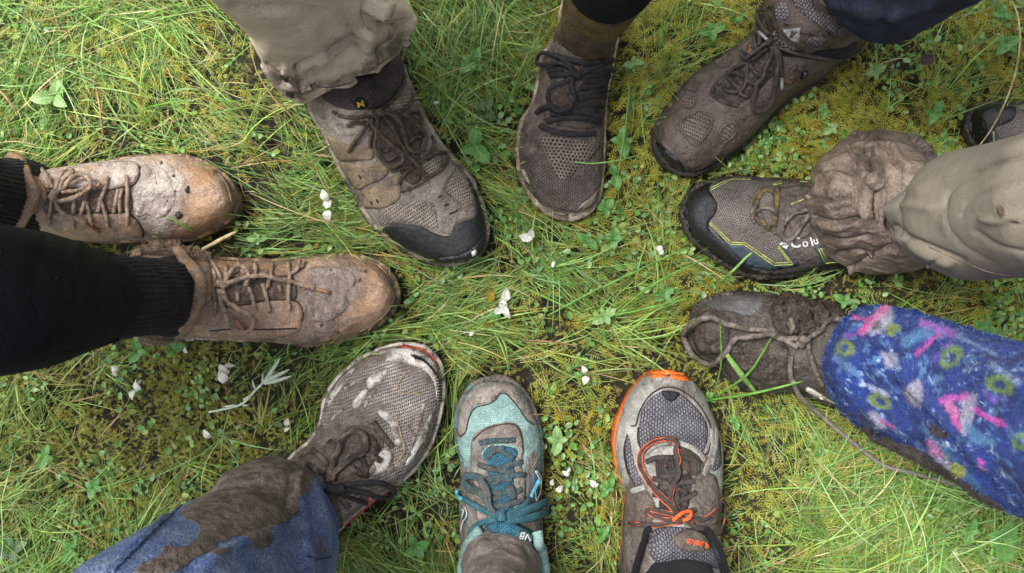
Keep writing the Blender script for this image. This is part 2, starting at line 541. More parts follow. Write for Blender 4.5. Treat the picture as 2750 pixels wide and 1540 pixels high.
        bpy.data.objects.remove(to); bpy.data.curves.remove(cu); bpy.data.meshes.remove(me)
        x, y = V[:, 0] * size * sx, V[:, 1] * size
        if bend:
            y = y + bend * (x / size)**2
        ca, sa = math.cos(R(rot)), math.sin(R(rot))
        px = centre[0] + x * ca - y * sa; py = centre[1] - (x * sa + y * ca)
        hn = [s.hit(a, b) for a, b in zip(px, py)]
        VV = np.array([a + n_ * off for a, n_ in hn])
        return mesh_obj(name, VV, F, mat, parent or s.root, s.base, smooth=False)
class Surf(Shoe):
    '''the same tools on a finished cloth mesh'''
    def __init__(s, ob, base):
        s.root = ob; s.base = base; me = ob.data
        V = np.array([tuple(v.co) for v in me.vertices]) + np.asarray(base)
        s.parts = [(V, [tuple(p_.vertices) for p_ in me.polygons])]; s.bvh_update()
def dens(poly, step):
    out = []
    n = len(poly)
    for i in range(n):
        a, b = np.array(poly[i], float), np.array(poly[(i + 1) % n], float)
        k = max(1, int(np.linalg.norm(b - a) / step))
        for j in range(k): out.append(a + (b - a) * j / k)
    return np.array(out)

def ring(cx, cy, rx, h, ry=None, rot=0, k=8):
    """a ring of leg or cloth: centre given where it shows (px) at height h, radii in metres"""
    c = P(cx, cy, h); ry = ry or rx
    out = []
    for i in range(k):
        a = 2 * math.pi * i / k
        x, y = rx * math.cos(a), ry * math.sin(a)
        out.append((c.x + x * math.cos(R(rot)) - y * math.sin(R(rot)), c.y + x * math.sin(R(rot)) + y * math.cos(R(rot)), h))
    return np.array(out)
def ringp(pts):
    """a ring traced as (px, py, height) points"""
    return np.array([tuple(P(*a)) for a in pts])
LEAN = {}
def loft(name, rings, mat, parent, base, N=90, M=128, folds=None, strokes=(), ribs=0, rib_amp=.0, attrs=None, hem=.02, cap=True, rough=.0, rscale=30, flip=False):
    rs = [cr(r, M, closed=True, even=False) for r in rings]
    A = np.stack(rs)                                   # rings x M x 3
    V = np.stack([cr(A[:, j], N, even=False) for j in range(M)], 1)   # N x M x 3
    cen = V.mean(1, keepdims=True)
    if ribs:
        rad = V - cen; rad /= np.linalg.norm(rad, axis=2, keepdims=True)
        V = V + rad * (rib_amp * np.cos(np.arange(M) / M * 2 * math.pi * ribs))[None, :, None]
    lean = LEAN.get(parent.name) if parent is not None else None
    if lean is not None:                               # a step back: the legs slope away from the ring above the calf
        k_ = np.clip((V[..., 2:3] - .46) / .34, 0, 1)**1.4
        V = V + k_ * np.array([lean[0], lean[1], 0]); cen = V.mean(1, keepdims=True)
    V = V.reshape(-1, 3); F = grid_faces(N, M, True)
    Nn = vert_normals(V, F)
    rad = (V.reshape(N, M, 3) - cen).reshape(-1, 3)
    if (Nn * rad).sum() < 0: F = [f[::-1] for f in F]; Nn = -Nn
    if folds is not None: V = V + Nn * folds(V, N, M)[:, None]
    if rough: V = V + Nn * (n3(V, rscale, 4, 4) * rough)[:, None]
    if strokes: V = sculpt(V, F, strokes)
    nv = N * M
    extra = []
    if hem:
        r0 = V[:M]; c0 = r0.mean(0)
        d = (c0 - r0); d /= np.linalg.norm(d, axis=1, keepdims=True)
        in1 = r0 + d * .0035 + [0, 0, .001]; in2 = r0 + d * .0045 + [0, 0, hem]
        extra += [in1, in2]
        a = nv; b = nv + M
        up = F[0][0] < 0
        for j in range(M):
            k = (j + 1) % M
            F.append((k, j, a + j, a + k)); F.append((a + k, a + j, b + j, b + k))
        nv += 2 * M
    VV = np.vstack([V] + extra)
    if cap: F.append(tuple((N - 1) * M + j for j in range(M)))
    at = {k_: f_(to_px(VV), VV) for k_, f_ in (attrs or {}).items()}
    return mesh_obj(name, VV, F, mat, parent, base, at)
# ------------------------------------------------------------------ materials of the shoes and clothes
MUD_D, MUD_L, MUD_W = lin(104, 90, 79), lin(150, 134, 120), lin(72, 60, 52)
M_tan = fabric('tan_leather', lin(192, 156, 122), lin(160, 122, 90), 18, (lin(190, 174, 160), lin(146, 126, 112), .50, 24, .26), rough=.36, bumps=((55, .25, .003), (420, .45, .001)), spec=.5, mudrough=.5)
M_tan2 = fabric('brown_leather', lin(188, 152, 122), lin(152, 118, 92), 18, (lin(162, 140, 124), lin(116, 96, 82), .50, 22, .24), rough=.36, bumps=((55, .3, .003), (420, .45, .001)), spec=.5, mudrough=.5)
M_tanclean = fabric('tan_leather_edge', lin(172, 136, 104), lin(120, 90, 68), 50, (MUD_L, MUD_D, .44, 50, .14), rough=.42, bumps=((300, .4, .001),), spec=.45)
M_tansole = fabric('tan_sole', lin(190, 158, 122), lin(136, 106, 78), 90, (MUD_D, MUD_W, .50, 50, .10), rough=.55, bumps=((260, .5, .0015),))
M_rope = fabric('rope_lace', lin(180, 156, 134), lin(144, 120, 102), 120, (MUD_L, MUD_D, .38, 90, .12), rough=.8, bumps=((900, .7, .0012),))
M_stitch = fabric('thread', lin(128, 112, 96), lin(100, 86, 73), 90, None, rough=.8)
M_bootthroat = fabric('boot_throat', lin(126, 104, 90), lin(82, 67, 58), 40, (lin(140, 121, 108), lin(74, 61, 53), .48, 40, .14), rough=.6, bumps=((160, .6, .003),))
M_ribsock = fabric('black_knit', lin(34, 33, 37), lin(22, 21, 25), 60, (lin(110, 98, 86), lin(70, 62, 56), .31, 60, .10), rough=.9, bumps=((700, .8, .0015),), sheen=.05)
M_legging = fabric('black_stretch', lin(34, 37, 44), lin(24, 27, 33), 12, (lin(130, 122, 114), lin(92, 86, 80), .30, 80, .03), ('twill', .0011, 10, lin(11, 12, 15), .25), rough=.85, bumps=((600, .25, .0006),), spec=.2, sheen=.0)
M_wool = fabric('shearling', lin(176, 152, 126), lin(120, 100, 82), 150, (MUD_L, MUD_D, .42, 80, .12), rough=.95, bumps=((800, .9, .002),))
M_white_insole = fabric('white_midsole', lin(214, 208, 196), lin(170, 158, 142), 60, (MUD_L, MUD_D, .36, 60, .1), rough=.6)

M_merrell = fabric('taupe_nubuck', lin(152, 142, 132), lin(130, 119, 108), 14, (lin(132, 119, 107), lin(104, 91, 80), .47, 24, .14), rough=.62, bumps=((60, .22, .002), (520, .4, .0007)))
M_merrell_strap = fabric('olive_taupe_overlay', lin(140, 122, 98), lin(112, 96, 76), 16, (lin(128, 108, 90), lin(98, 82, 68), .45, 28, .12), rough=.55, bumps=((480, .4, .0008),), spec=.4)
M_merrell_mesh = fabric('taupe_mesh', lin(164, 152, 140), lin(142, 130, 118), 30, (lin(132, 116, 102), lin(108, 92, 80), .42, 40, .15), ('holes', .0034, 25, lin(56, 47, 40), .9), rough=.75)
M_black_rubber = fabric('black_rubber', lin(30, 31, 35), lin(42, 42, 46), 40, (lin(92, 82, 74), lin(66, 58, 52), .33, 46, .05), ('twill', .0016, 40, lin(20, 21, 24), .3), rough=.36, bumps=((400, .25, .0006),), spec=.5)
M_black_gloss = fabric('wet_black_rubber', lin(14, 15, 18), lin(24, 24, 28), 30, (lin(84, 74, 66), lin(56, 48, 43), .33, 50, .04), rough=.22, bumps=((150, .3, .001),), spec=.55)
M_black_sole = fabric('dark_sole', lin(38, 37, 37), lin(60, 55, 50), 40, (MUD_D, MUD_W, .45, 60, .07), rough=.5, bumps=((240, .5, .0015),))
M_merrell_sole = fabric('pale_edged_sole', lin(170, 156, 138), lin(60, 55, 50), 26, (MUD_D, MUD_W, .42, 50, .07), rough=.55, bumps=((240, .5, .0015),))
M_tongue_mesh = fabric('dark_tongue_mesh', lin(96, 84, 82), lin(72, 62, 62), 26, (lin(104, 90, 82), lin(72, 62, 56), .33, 40, .12), ('holes', .0030, 10, lin(40, 34, 34), .8), rough=.8)
M_cord = fabric('flecked_cord', lin(104, 92, 76), lin(74, 65, 54), 300, (lin(104, 88, 74), lin(80, 68, 56), .42, 120, .12), fleck=(lin(196, 186, 110), 700), rough=.75, bumps=((900, .6, .001),))
M_black_plain = fabric('black_label', lin(26, 27, 33), lin(20, 20, 26), 60, None, rough=.6)
M_yellow_print = fabric('yellow_print', lin(222, 178, 52), lin(190, 150, 40), 90, None, rough=.5)
M_seam = fabric('dark_seam', lin(44, 37, 32), lin(60, 50, 44), 90, None, rough=.8)
M_beige = fabric('beige_cotton', lin(232, 215, 190), lin(214, 195, 168), 9, (lin(142, 124, 108), lin(108, 92, 80), .30, 22, .16), ('twill', .0012, 20, lin(200, 184, 160), .12), rough=.85, bumps=((40, .25, .003), (300, .2, .001)), spec=.2, grit=.10, relief=.12, tone=.10)
M_knit = fabric('muddy_knit', lin(112, 100, 92), lin(76, 68, 66), 26, (lin(122, 106, 94), lin(88, 75, 66), .47, 22, .15), ('knit', .0026, 3, lin(54, 47, 44), .6), rough=.8, bumps=((50, .3, .0025), (500, .4, .001)))
M_knit_holes = fabric('perforated_knit', lin(124, 111, 101), lin(104, 92, 84), 40, (lin(118, 104, 92), lin(96, 84, 74), .35, 40, .15), ('holes', .0046, 3, lin(18, 17, 20), 1.0), rough=.8)
M_pale_sole = fabric('muddy_pale_sole', lin(206, 192, 172), lin(160, 138, 116), 40, (lin(140, 116, 98), lin(104, 84, 70), .50, 30, .1), rough=.55, bumps=((240, .5, .0015),))
M_black_lace = fabric('black_lace', lin(40, 39, 42), lin(28, 27, 30), 200, (lin(96, 82, 74), lin(66, 57, 52), .36, 70, .1), rough=.7, bumps=((900, .6, .001),), spec=.35)
M_muddy_lace = fabric('muddy_black_lace', lin(58, 52, 49), lin(40, 36, 35), 200, (lin(108, 92, 80), lin(76, 64, 55), .54, 50, .1), rough=.7, bumps=((900, .6, .001),))
M_mustard = fabric('mustard_sock', lin(150, 120, 54), lin(106, 84, 46), 16, (lin(98, 80, 58), lin(66, 54, 44), .42, 26, .14), ('knit', .0018, 3, lin(92, 74, 38), .3), rough=.9, bumps=((300, .3, .001),))
M_vasque = fabric('brown_nubuck', lin(104, 88, 78), lin(82, 68, 60), 20, (lin(112, 97, 87), lin(76, 64, 57), .48, 26, .13), rough=.42, bumps=((60, .35, .0025), (420, .55, .001)), spec=.5, mudrough=.4)
M_vasque_raise = fabric('brown_overlay', lin(96, 80, 70), lin(76, 63, 55), 20, (lin(112, 97, 87), lin(76, 64, 57), .45, 26, .13), rough=.42, bumps=((420, .5, .001),), spec=.5, mudrough=.4)
M_vasque_mesh = fabric('brown_mesh', lin(126, 112, 104), lin(104, 92, 86), 40, (lin(112, 97, 87), lin(84, 72, 64), .36, 50, .13), ('holes', .0036, 60, lin(42, 36, 34), 1.0), rough=.6)
M_vasque_tmesh = fabric('grey_ribbed_mesh', lin(146, 138, 140), lin(122, 114, 116), 40, (lin(112, 97, 87), lin(84, 72, 64), .28, 50, .13), ('knit', .0028, 50, lin(56, 50, 52), 1.0), rough=.7)
M_grey_print = fabric('silver_print', lin(176, 174, 172), lin(140, 136, 132), 120, (MUD_L, MUD_D, .25, 120, .1), rough=.5)
M_dark_lace = fabric('brown_round_lace', lin(78, 68, 62), lin(54, 46, 42), 200, (lin(96, 82, 74), lin(66, 57, 52), .40, 80, .1), rough=.5, bumps=((800, .5, .001),), spec=.5)
M_orange_tab = fabric('rust_loop', lin(160, 100, 74), lin(120, 80, 62), 90, (MUD_D, MUD_W, .50, 90, .1), rough=.6)
M_darkjean = fabric('dark_denim', lin(62, 70, 94), lin(44, 50, 70), 14, (lin(66, 62, 62), lin(48, 46, 48), .33, 18, .16), ('twill', .0013, 15, lin(36, 42, 60), .4), rough=.85, bumps=((350, .35, .001),))
M_col_mesh = fabric('grey_dot_mesh', lin(128, 120, 116), lin(110, 102, 98), 24, (lin(112, 98, 88), lin(86, 74, 66), .42, 28, .11), ('holes', .0028, 8, lin(60, 55, 53), .9), rough=.65)
M_col_panel = fabric('slate_overlay', lin(74, 86, 96), lin(60, 70, 80), 40, (lin(104, 92, 83), lin(76, 66, 60), .38, 40, .1), rough=.5, bumps=((500, .3, .0006),))
M_lime = fabric('lime_print', lin(190, 198, 100), lin(156, 164, 90), 120, (MUD_L, MUD_D, .25, 90, .08), rough=.55)
M_white_print = fabric('white_print', lin(232, 232, 228), lin(206, 204, 198), 120, (MUD_L, MUD_D, .23, 120, .05), rough=.5)
M_olive_lace = fabric('olive_lace', lin(128, 112, 66), lin(96, 82, 56), 160, (lin(106, 92, 82), lin(80, 68, 60), .50, 60, .08), rough=.6, bumps=((900, .6, .001),))
M_mudcloth = fabric('mud_soaked_cloth', lin(142, 125, 111), lin(112, 96, 84), 10, (lin(110, 93, 80), lin(72, 59, 50), .48, 14, .2), rough=.38, bumps=((24, .4, .006), (90, .5, .003), (420, .5, .001)), spec=.5, mudrough=.33)
M_greybeige = fabric('grey_beige_cotton', lin(142, 134, 123), lin(128, 119, 107), 7, (lin(116, 100, 86), lin(96, 82, 70), .27, 16, .18), ('twill', .0012, 70, lin(126, 117, 105), .15), rough=.85, bumps=((30, .25, .004), (300, .2, .001)), spec=.2, grit=.10, relief=.12, tone=.12)
M_mudboot = fabric('muddy_dark_leather', lin(108, 106, 106), lin(84, 80, 78), 12, (lin(90, 77, 68), lin(58, 48, 42), .66, 16, .12), rough=.25, bumps=((40, .35, .004), (220, .5, .0018)), spec=.55, mudrough=.36)
M_clod = fabric('wet_mud', lin(88, 74, 64), lin(56, 46, 39), 60, (lin(98, 83, 72), lin(62, 52, 45), .5, 50, .1), rough=.34, bumps=((120, .8, .006), (420, .8, .0025)), spec=.55, mudrough=.4, relief=.7)
M_mudlace = fabric('mud_caked_lace', lin(124, 112, 102), lin(96, 85, 76), 90, (lin(92, 78, 68), lin(66, 55, 48), .42, 70, .1), rough=.5, bumps=((700, .7, .0014),), spec=.5)
M_greylace = fabric('grey_lace', lin(140, 132, 124), lin(96, 88, 82), 500, (lin(104, 92, 82), lin(74, 64, 56), .36, 40, .12), rough=.6, bumps=((900, .7, .001),))
M_fleece = fabric('printed_fleece', lin(40, 64, 136), lin(52, 84, 152), 60, (lin(84, 70, 62), lin(56, 46, 42), .12, 40, .12), rough=.95, bumps=((300, .8, .004), (900, .9, .002)), spec=.03, sheen=.12, paint=True, relief=0, tone=.25)
M_runmesh = fabric('muddy_runner_mesh', lin(176, 166, 158), lin(146, 134, 125), 26, (lin(126, 111, 100), lin(92, 78, 68), .47, 26, .14), ('holes', .0032, 35, lin(64, 55, 50), 1.0), rough=.65)
M_runwhite = fabric('scuffed_white', lin(214, 208, 200), lin(182, 172, 161), 40, (lin(132, 115, 102), lin(94, 79, 68), .42, 40, .09), rough=.5, bumps=((400, .35, .0008),), spec=.45)
M_runstreak = fabric('streaked_white', lin(206, 198, 189), lin(170, 159, 148), 60, (lin(136, 120, 107), lin(100, 85, 74), .52, 70, .10), rough=.55)
M_runsole = fabric('white_runner_sole', lin(216, 208, 196), lin(180, 168, 152), 40, (lin(130, 112, 96), lin(92, 77, 66), .45, 40, .08), rough=.55)
M_red = fabric('red_rubber', lin(214, 62, 46), lin(184, 48, 38), 60, (MUD_D, MUD_W, .30, 70, .06), rough=.45)
M_jean = fabric('blue_denim', lin(166, 184, 214), lin(88, 112, 162), 24, (lin(136, 119, 105), lin(88, 75, 66), .17, 34, .10), ('twill', .0014, 45, lin(40, 56, 98), .45), rough=.85, bumps=((40, .25, .003), (350, .35, .001)), mudrough=.6)
M_teal = fabric('teal_mesh', lin(164, 196, 190), lin(146, 176, 172), 30, (lin(146, 138, 128), lin(116, 105, 96), .37, 30, .12), ('knit', .0018, 25, lin(122, 156, 151), .5), rough=.7)
M_tealsuede = fabric('muddy_teal_suede', lin(158, 168, 160), lin(136, 142, 134), 22, (lin(154, 140, 128), lin(116, 100, 89), .50, 24, .13), rough=.65, bumps=((500, .6, .001),))
M_tealtongue = fabric('blue_tongue', lin(72, 132, 156), lin(56, 108, 132), 60, (lin(112, 100, 92), lin(86, 76, 70), .30, 50, .12), ('knit', .0022, 0, lin(30, 66, 84), .6), rough=.75)
M_teallace = fabric('teal_flat_lace', lin(84, 116, 122), lin(70, 96, 102), 160, (lin(112, 100, 92), lin(86, 76, 70), .46, 36, .14), ('knit', .0013, 15, lin(50, 72, 78), .5), rough=.75)
M_teallace2 = fabric('clean_teal_lace', lin(78, 128, 140), lin(64, 106, 118), 160, (lin(112, 100, 92), lin(86, 76, 70), .30, 36, .14), ('knit', .0013, 15, lin(36, 78, 88), .5), rough=.7)
M_aglet = fabric('clear_blue_tip', lin(104, 186, 206), lin(90, 160, 182), 90, None, rough=.25, spec=.5)
M_tealsole = fabric('teal_sole', lin(82, 146, 150), lin(104, 126, 124), 30, (lin(126, 112, 101), lin(90, 77, 68), .54, 36, .08), rough=.5)
M_muddysock = fabric('mud_soaked_sock', lin(158, 146, 138), lin(130, 117, 109), 20, (lin(140, 125, 116), lin(98, 84, 76), .48, 26, .14), rough=.5, bumps=((120, .5, .002), (600, .6, .001)))
M_orange = fabric('orange_rubber', lin(236, 116, 44), lin(206, 94, 36), 50, (lin(110, 90, 76), lin(70, 58, 50), .34, 60, .06), rough=.42)
M_greysynth = fabric('grey_synthetic', lin(156, 154, 148), lin(134, 130, 124), 20, (lin(116, 102, 91), lin(88, 75, 66), .40, 26, .12), rough=.45, bumps=((500, .4, .0008),), spec=.45)
M_greymesh = fabric('charcoal_mesh', lin(132, 130, 136), lin(112, 110, 116), 30, (lin(120, 106, 96), lin(92, 80, 72), .27, 26, .12), ('knit', .0030, 0, lin(36, 35, 42), 1.0), rough=.6)
M_kmud = fabric('muddy_quarter', lin(112, 104, 98), lin(84, 76, 71), 20, (lin(110, 95, 84), lin(78, 66, 58), .52, 20, .12), rough=.5, bumps=((180, .5, .002), (500, .5, .001)), mudrough=.45)
M_charlace = fabric('charcoal_flat_lace', lin(70, 62, 58), lin(54, 48, 46), 160, (lin(96, 84, 76), lin(70, 60, 54), .42, 50, .1), rough=.7, bumps=((900, .5, .001),))
M_orangeedge = fabric('orange_piping', lin(238, 104, 50), lin(196, 84, 44), 90, (lin(100, 82, 72), lin(70, 58, 50), .34, 60, .08), rough=.6)
M_blacksock = fabric('black_sock', lin(24, 24, 29), lin(17, 17, 21), 60, None, rough=.92, bumps=((700, .6, .001),), sheen=.03)
M_hardware = fabric('black_hook', lin(22, 23, 26), lin(34, 34, 38), 60, None, rough=.3, spec=.5)
# ------------------------------------------------------------------ the shoes
def stain(polys, soft=14, amt=.5, base=0.0):
    """attribute 'mud': where mud lies on a surface, by its traced patches"""
    def f(px, V):
        r = np.full(len(px), base)
        for p_ in polys:
            a = amt
            if isinstance(p_, tuple) and isinstance(p_[0], (int, float)) and len(p_) == 2 and not isinstance(p_[1], (int, float)): a, p_ = p_
            q_ = cr(p_, step=8, closed=True)
            near = ((px > q_.min(0) - 90) & (px < q_.max(0) + 90)).all(1)
            s_ = np.full(len(px), -300.0); pn = px[near]
            if len(pn): dd = dist_poly(pn, q_, True); s_[near] = np.where(inside(pn, q_), dd, -dd)
            r = r + a / (1 + np.exp(-s_ / soft * 3))
        return r
    return f
BOOT_H = [(0, .105), (.12, .125), (.25, .128), (.36, .116), (.46, .098), (.58, .080), (.7, .069), (.85, .062), (1, .058)]
SNK_H = [(0, .078), (.12, .088), (.25, .088), (.36, .098), (.46, .092), (.6, .074), (.75, .063), (.9, .056), (1, .052)]

# --- tan boot, upper left
A = Shoe('leather_boot', 'tan leather lace-up boot caked in pale mud, beside the black legging, farther from the centre',
    [(-68, 540), (-55, 470), (0, 430)] + c1((150, 128), (300, 158), (400, 140), (600, 110), (800, 78), (950, 68), (1100, 80), (1230, 128), (1330, 208), (1385, 300), (1396, 365)),
    [(-68, 540), (-50, 600), (20, 632), (90, 640)] + c1((400, 575), (600, 590), (850, 583), (1100, 577), (1200, 545), (1300, 492), (1375, 425), (1396, 365)),
    BOOT_H, M_tansole, M_tan, z0=.026, inset=dict(L=[(0, .002), (.75, .002), (.88, .004), (1, .0055)], R=[(0, .002), (.8, .002), (.9, .004), (1, .0055)]), rough=.0016, sole_w=.001, group='leather boots of the person in black leggings', cat='boot',
    strokes=[(c1((830, 190), (850, 240), (830, 320)), 9, -.0012), (c1((930, 170), (960, 240), (940, 330)), 10, -.0010), (c1((790, 240), (900, 300), (1000, 290)), 14, .0012)],
    mudline=stain([(.34, c1((500, 130), (820, 120), (1000, 150), (1080, 260), (1060, 420), (900, 500), (700, 560), (500, 560), (350, 300))), (-.16, c1((1120, 110), (1380, 200), (1390, 420), (1150, 540), (1100, 400)))], 30))
# rolled seam above the welt
A.patch('mud_crust', c1((830, 150), (900, 140), (980, 180), (1010, 260), (1030, 330), (990, 420), (930, 450), (860, 430), (800, 440), (790, 330), (830, 260)), M_tan, off=.0003, rough=.004, rscale=90, step=4, mud=stain([], 1, 0, .5), solid=False)
for q_ in ((945, 125, 14), (1020, 200, 12), (1100, 290, 22), (1050, 430, 26), (1105, 270, 14), (1030, 290, 10), (920, 240, 9), (980, 350, 9), (870, 200, 8)):
    x_, y_, r_ = q_
    A.patch('grit_lump', c1(*[(x_ + r_ * .75 * math.cos(a_) * random.uniform(.7, 1.3), y_ + r_ * math.sin(a_) * random.uniform(.6, 1.1)) for a_ in np.linspace(0, 6.28, 8)[:-1]]), M_clod, off=.001, puff=.0025, soft=5, rough=.003, rscale=160, step=3, solid=False)
V_, N_ = A.line3(c1((1000, 80), (1150, 105), (1260, 165), (1330, 260), (1352, 360), (1330, 440), (1260, 500)), .0005)
_v, _f = tube(V_, .0016, .0014, N_, 6); mesh_obj('welt_stitching', _v, _f, M_tanclean, A.root, A.base)
A.patch('tongue', x1((560, 520), (760, 470), (1000, 440), (1280, 480), (1500, 450), (1580, 480), (1590, 760), (1300, 790), (900, 810), (600, 820), (520, 700)), M_bootthroat, off=.0006, rough=.0012)
qa = A.patch('quarter', x1((500, 290), (900, 200), (1300, 160), (1560, 150), (1670, 180), (1690, 280), (1650, 400), (1570, 450), (1500, 458), (1300, 490), (1050, 460), (800, 470), (640, 520), (560, 420)), M_tan, off=.0030, rough=.0012, mud=stain([], 1, 0, .12))
qb = A.patch('quarter', x1((560, 800), (700, 770), (940, 785), (1200, 772), (1520, 762), (1640, 840), (1720, 960), (1735, 1060), (1500, 1080), (1200, 1120), (900, 1110), (700, 1000), (560, 900)), M_tan2, off=.0030, rough=.0012)
for q_ in (((1680, 200), (1692, 290), (1650, 405), (1575, 452), (1500, 462), (1300, 494)), ((1530, 764), (1640, 842), (1720, 962), (1736, 1050)), ((940, 790), (1200, 776), (1510, 766))):
    A.lace([dict(p=x1(*q_), lift=-.0012)], M_seam, .0012, name='flap_edge', sides=6)
la = A.lace([x1((1530, 330), (1545, 480), (1540, 640), (1545, 780), (1540, 910)), x1((1300, 340), (1270, 480), (1220, 620), (1180, 760)), x1((1210, 590), (1250, 700), (1290, 820), (1310, 930)),
    x1((1040, 640), (1070, 740), (1100, 860), (1120, 900)), x1((1080, 480), (1030, 600), (980, 780)), x1((1440, 490), (1410, 600), (1380, 760)), x1((1480, 480), (1450, 620), (1460, 760)),
    x1((900, 600), (890, 760), (890, 950)), x1((620, 620), (600, 760), (600, 900)), x1((640, 480), (560, 330), (480, 230)), x1((600, 480), (590, 420), (620, 360))], M_rope, .0022, twist=.12)
A.lace([dict(p=x1((625, 560), (680, 450), (760, 320), (880, 290), (900, 340), (780, 390), (700, 500), (650, 570)), lift=[.002, .004, .004, .002])], M_rope, .0025, name='lace_loop', parent=la, twist=.12)
A.lace([dict(p=x1((640, 560), (740, 480), (870, 405), (1000, 365), (1085, 400), (1090, 470), (1000, 545), (860, 600), (720, 625), (650, 590)), lift=[.003, .007, .007, .003])], M_rope, .0026, name='lace_loop', parent=la, twist=.12)
A.lace([dict(p=x1((650, 600), (700, 690), (800, 770), (920, 820), (1040, 885)), lift=[.003, .003, .001]), dict(p=x1((740, 530), (860, 520), (960, 500), (1100, 460), (1160, 445)), lift=.004)], M_rope, .0024, name='lace_end', parent=la, twist=.12)
A.lace([dict(p=x1((1040, 890), (1130, 945), (1200, 985)), lift=.0005), dict(p=x1((1130, 450), (1190, 430), (1225, 425)), lift=.004)], fabric('copper_tip', lin(164, 118, 88), lin(130, 92, 68), 80, None, rough=.45), .0021, name='aglet', parent=la)
A.lace([dict(p=x1((590, 560), (640, 575), (660, 600)), lift=.003)], M_rope, .0042, name='knot', parent=la)
A.lace([dict(p=x1((100, 130), (200, 220), (300, 360), (400, 560), (350, 680), (260, 780), (200, 880)), lift=.006)], M_tanclean, flat=(.0075, .0045), name='collar', sides=10)
A.patch('collar_facing', x1((200, 170), (330, 240), (480, 380), (570, 520), (560, 640), (460, 760), (330, 800), (250, 840), (380, 650), (420, 560), (330, 370)), M_tanclean, off=.004)

# --- brown-tan boot, lower left
B = Shoe('leather_boot', 'tan-brown leather boot smeared with dark mud, black ribbed sock rising from it',
    [(366, 792), (358, 725)] + c2((200, 190), (350, 150), (550, 150), (760, 195), (900, 220), (1250, 238), (1500, 222), (1800, 196), (2050, 200), (2250, 250), (2370, 370), (2428, 520)),
    [(366, 792), (362, 870)] + c2((250, 920), (400, 940), (700, 928), (1050, 935), (1400, 952), (1650, 985), (1900, 952), (2150, 862), (2330, 742), (2412, 620), (2428, 520)),
    BOOT_H, M_tansole, M_tan2, z0=.026, inset=dict(L=[(0, .002), (.75, .002), (.88, .005), (1, .0065)], R=[(0, .002), (.8, .002), (.9, .004), (1, .0065)]), rough=.0018, sole_w=.001, group='leather boots of the person in black leggings', cat='boot',
    strokes=[(c2((2080, 410), (2150, 440), (2250, 450), (2320, 490)), 3.5, -.0016), (c2((1700, 300), (1740, 450), (1700, 620), (1720, 800)), 16, -.0012), (c2((1900, 900), (2050, 700), (2060, 560)), 18, .0010)],
    mudline=stain([(.20, c2((1600, 380), (2000, 300), (2200, 420), (2000, 700), (1800, 900), (1500, 930), (1200, 900), (1100, 600))), (-.18, c2((2080, 220), (2330, 350), (2400, 560), (2250, 750), (2050, 840), (2120, 600), (2100, 400)))], 30))
B.patch('mud_crust', c2((1650, 330), (1800, 300), (2000, 330), (2060, 430), (1980, 540), (2000, 640), (1860, 760), (1700, 760), (1640, 600), (1680, 480)), M_tan2, off=.0003, rough=.003, rscale=80, step=4, mud=stain([], 1, 0, .4), solid=False)
for q_ in ((1850, 330, 20), (2140, 340, 14), (1770, 800, 16), (1905, 860, 16), (2090, 412, 16), (1600, 480, 14)):
    x_, y_, r_ = q_
    B.patch('grit_lump', c2(*[(x_ + r_ * math.cos(a_) * random.uniform(.7, 1.3), y_ + r_ * math.sin(a_) * random.uniform(.6, 1.1)) for a_ in np.linspace(0, 6.28, 8)[:-1]]), M_clod, off=.0006, puff=.0015, soft=5, rough=.002, rscale=160, step=3, solid=False)
V_, N_ = B.line3(c2((1800, 215), (2050, 225), (2230, 280), (2340, 400), (2380, 530), (2350, 640), (2260, 750), (2100, 850)), .0005)
_v, _f = tube(V_, .0016, .0014, N_, 6); mesh_obj('welt_stitching', _v, _f, M_tanclean, B.root, B.base)
B.patch('tongue', c2((930, 400), (1100, 350), (1300, 370), (1500, 370), (1560, 450), (1540, 600), (1300, 590), (1100, 640), (950, 620), (900, 500)), M_bootthroat, off=.0006, rough=.0014)
B.patch('quarter', c2((830, 240), (1000, 250), (1300, 262), (1560, 245), (1620, 270), (1600, 320), (1500, 370), (1300, 390), (1150, 400), (1000, 380), (900, 330)), M_tanclean, off=.0028, rough=.0010)
B.patch('quarter', c2((880, 700), (950, 640), (1150, 620), (1300, 590), (1500, 580), (1570, 610), (1610, 690), (1605, 760), (1560, 860), (1300, 920), (1000, 930), (820, 900), (800, 800)), M_tan2, off=.0028, rough=.0012)
for q_ in (((1500, 584), (1575, 612), (1612, 690), (1604, 765)), ((1180, 404), (1300, 394), (1500, 374), (1600, 322)), ((820, 850), (1000, 836), (1300, 838), (1560, 830)), ((960, 646), (1150, 624), (1300, 596), (1480, 586))):
    B.lace([dict(p=c2(*q_), lift=-.0010)], M_seam, .0010, name='flap_edge', sides=6)
lb = B.lace([c2((1490, 280), (1500, 400), (1490, 520), (1495, 680)), c2((1360, 290), (1345, 370), (1310, 470), (1300, 500)), c2((1210, 290), (1210, 370), (1190, 420)), c2((1270, 450), (1300, 550), (1330, 690)), c2((1140, 450), (1180, 550), (1210, 660)),
    c2((1070, 280), (1080, 330), (1130, 370)), c2((950, 290), (970, 350), (960, 420)), c2((1410, 460), (1430, 520)), c2((1060, 520), (1060, 600)), c2((790, 200), (850, 280), (900, 360), (930, 450)), c2((850, 340), (870, 400), (855, 520), (870, 600), (870, 680)), c2((1500, 370), (1570, 320), (1590, 250), (1620, 280), (1600, 320))], M_rope, .0023, twist=.12)
B.lace([dict(p=c2((950, 460), (1000, 380), (1070, 335), (1140, 370), (1140, 430), (1120, 480)), lift=[.002, .005, .003])], M_rope, .0027, name='lace_loop', parent=lb, twist=.12)
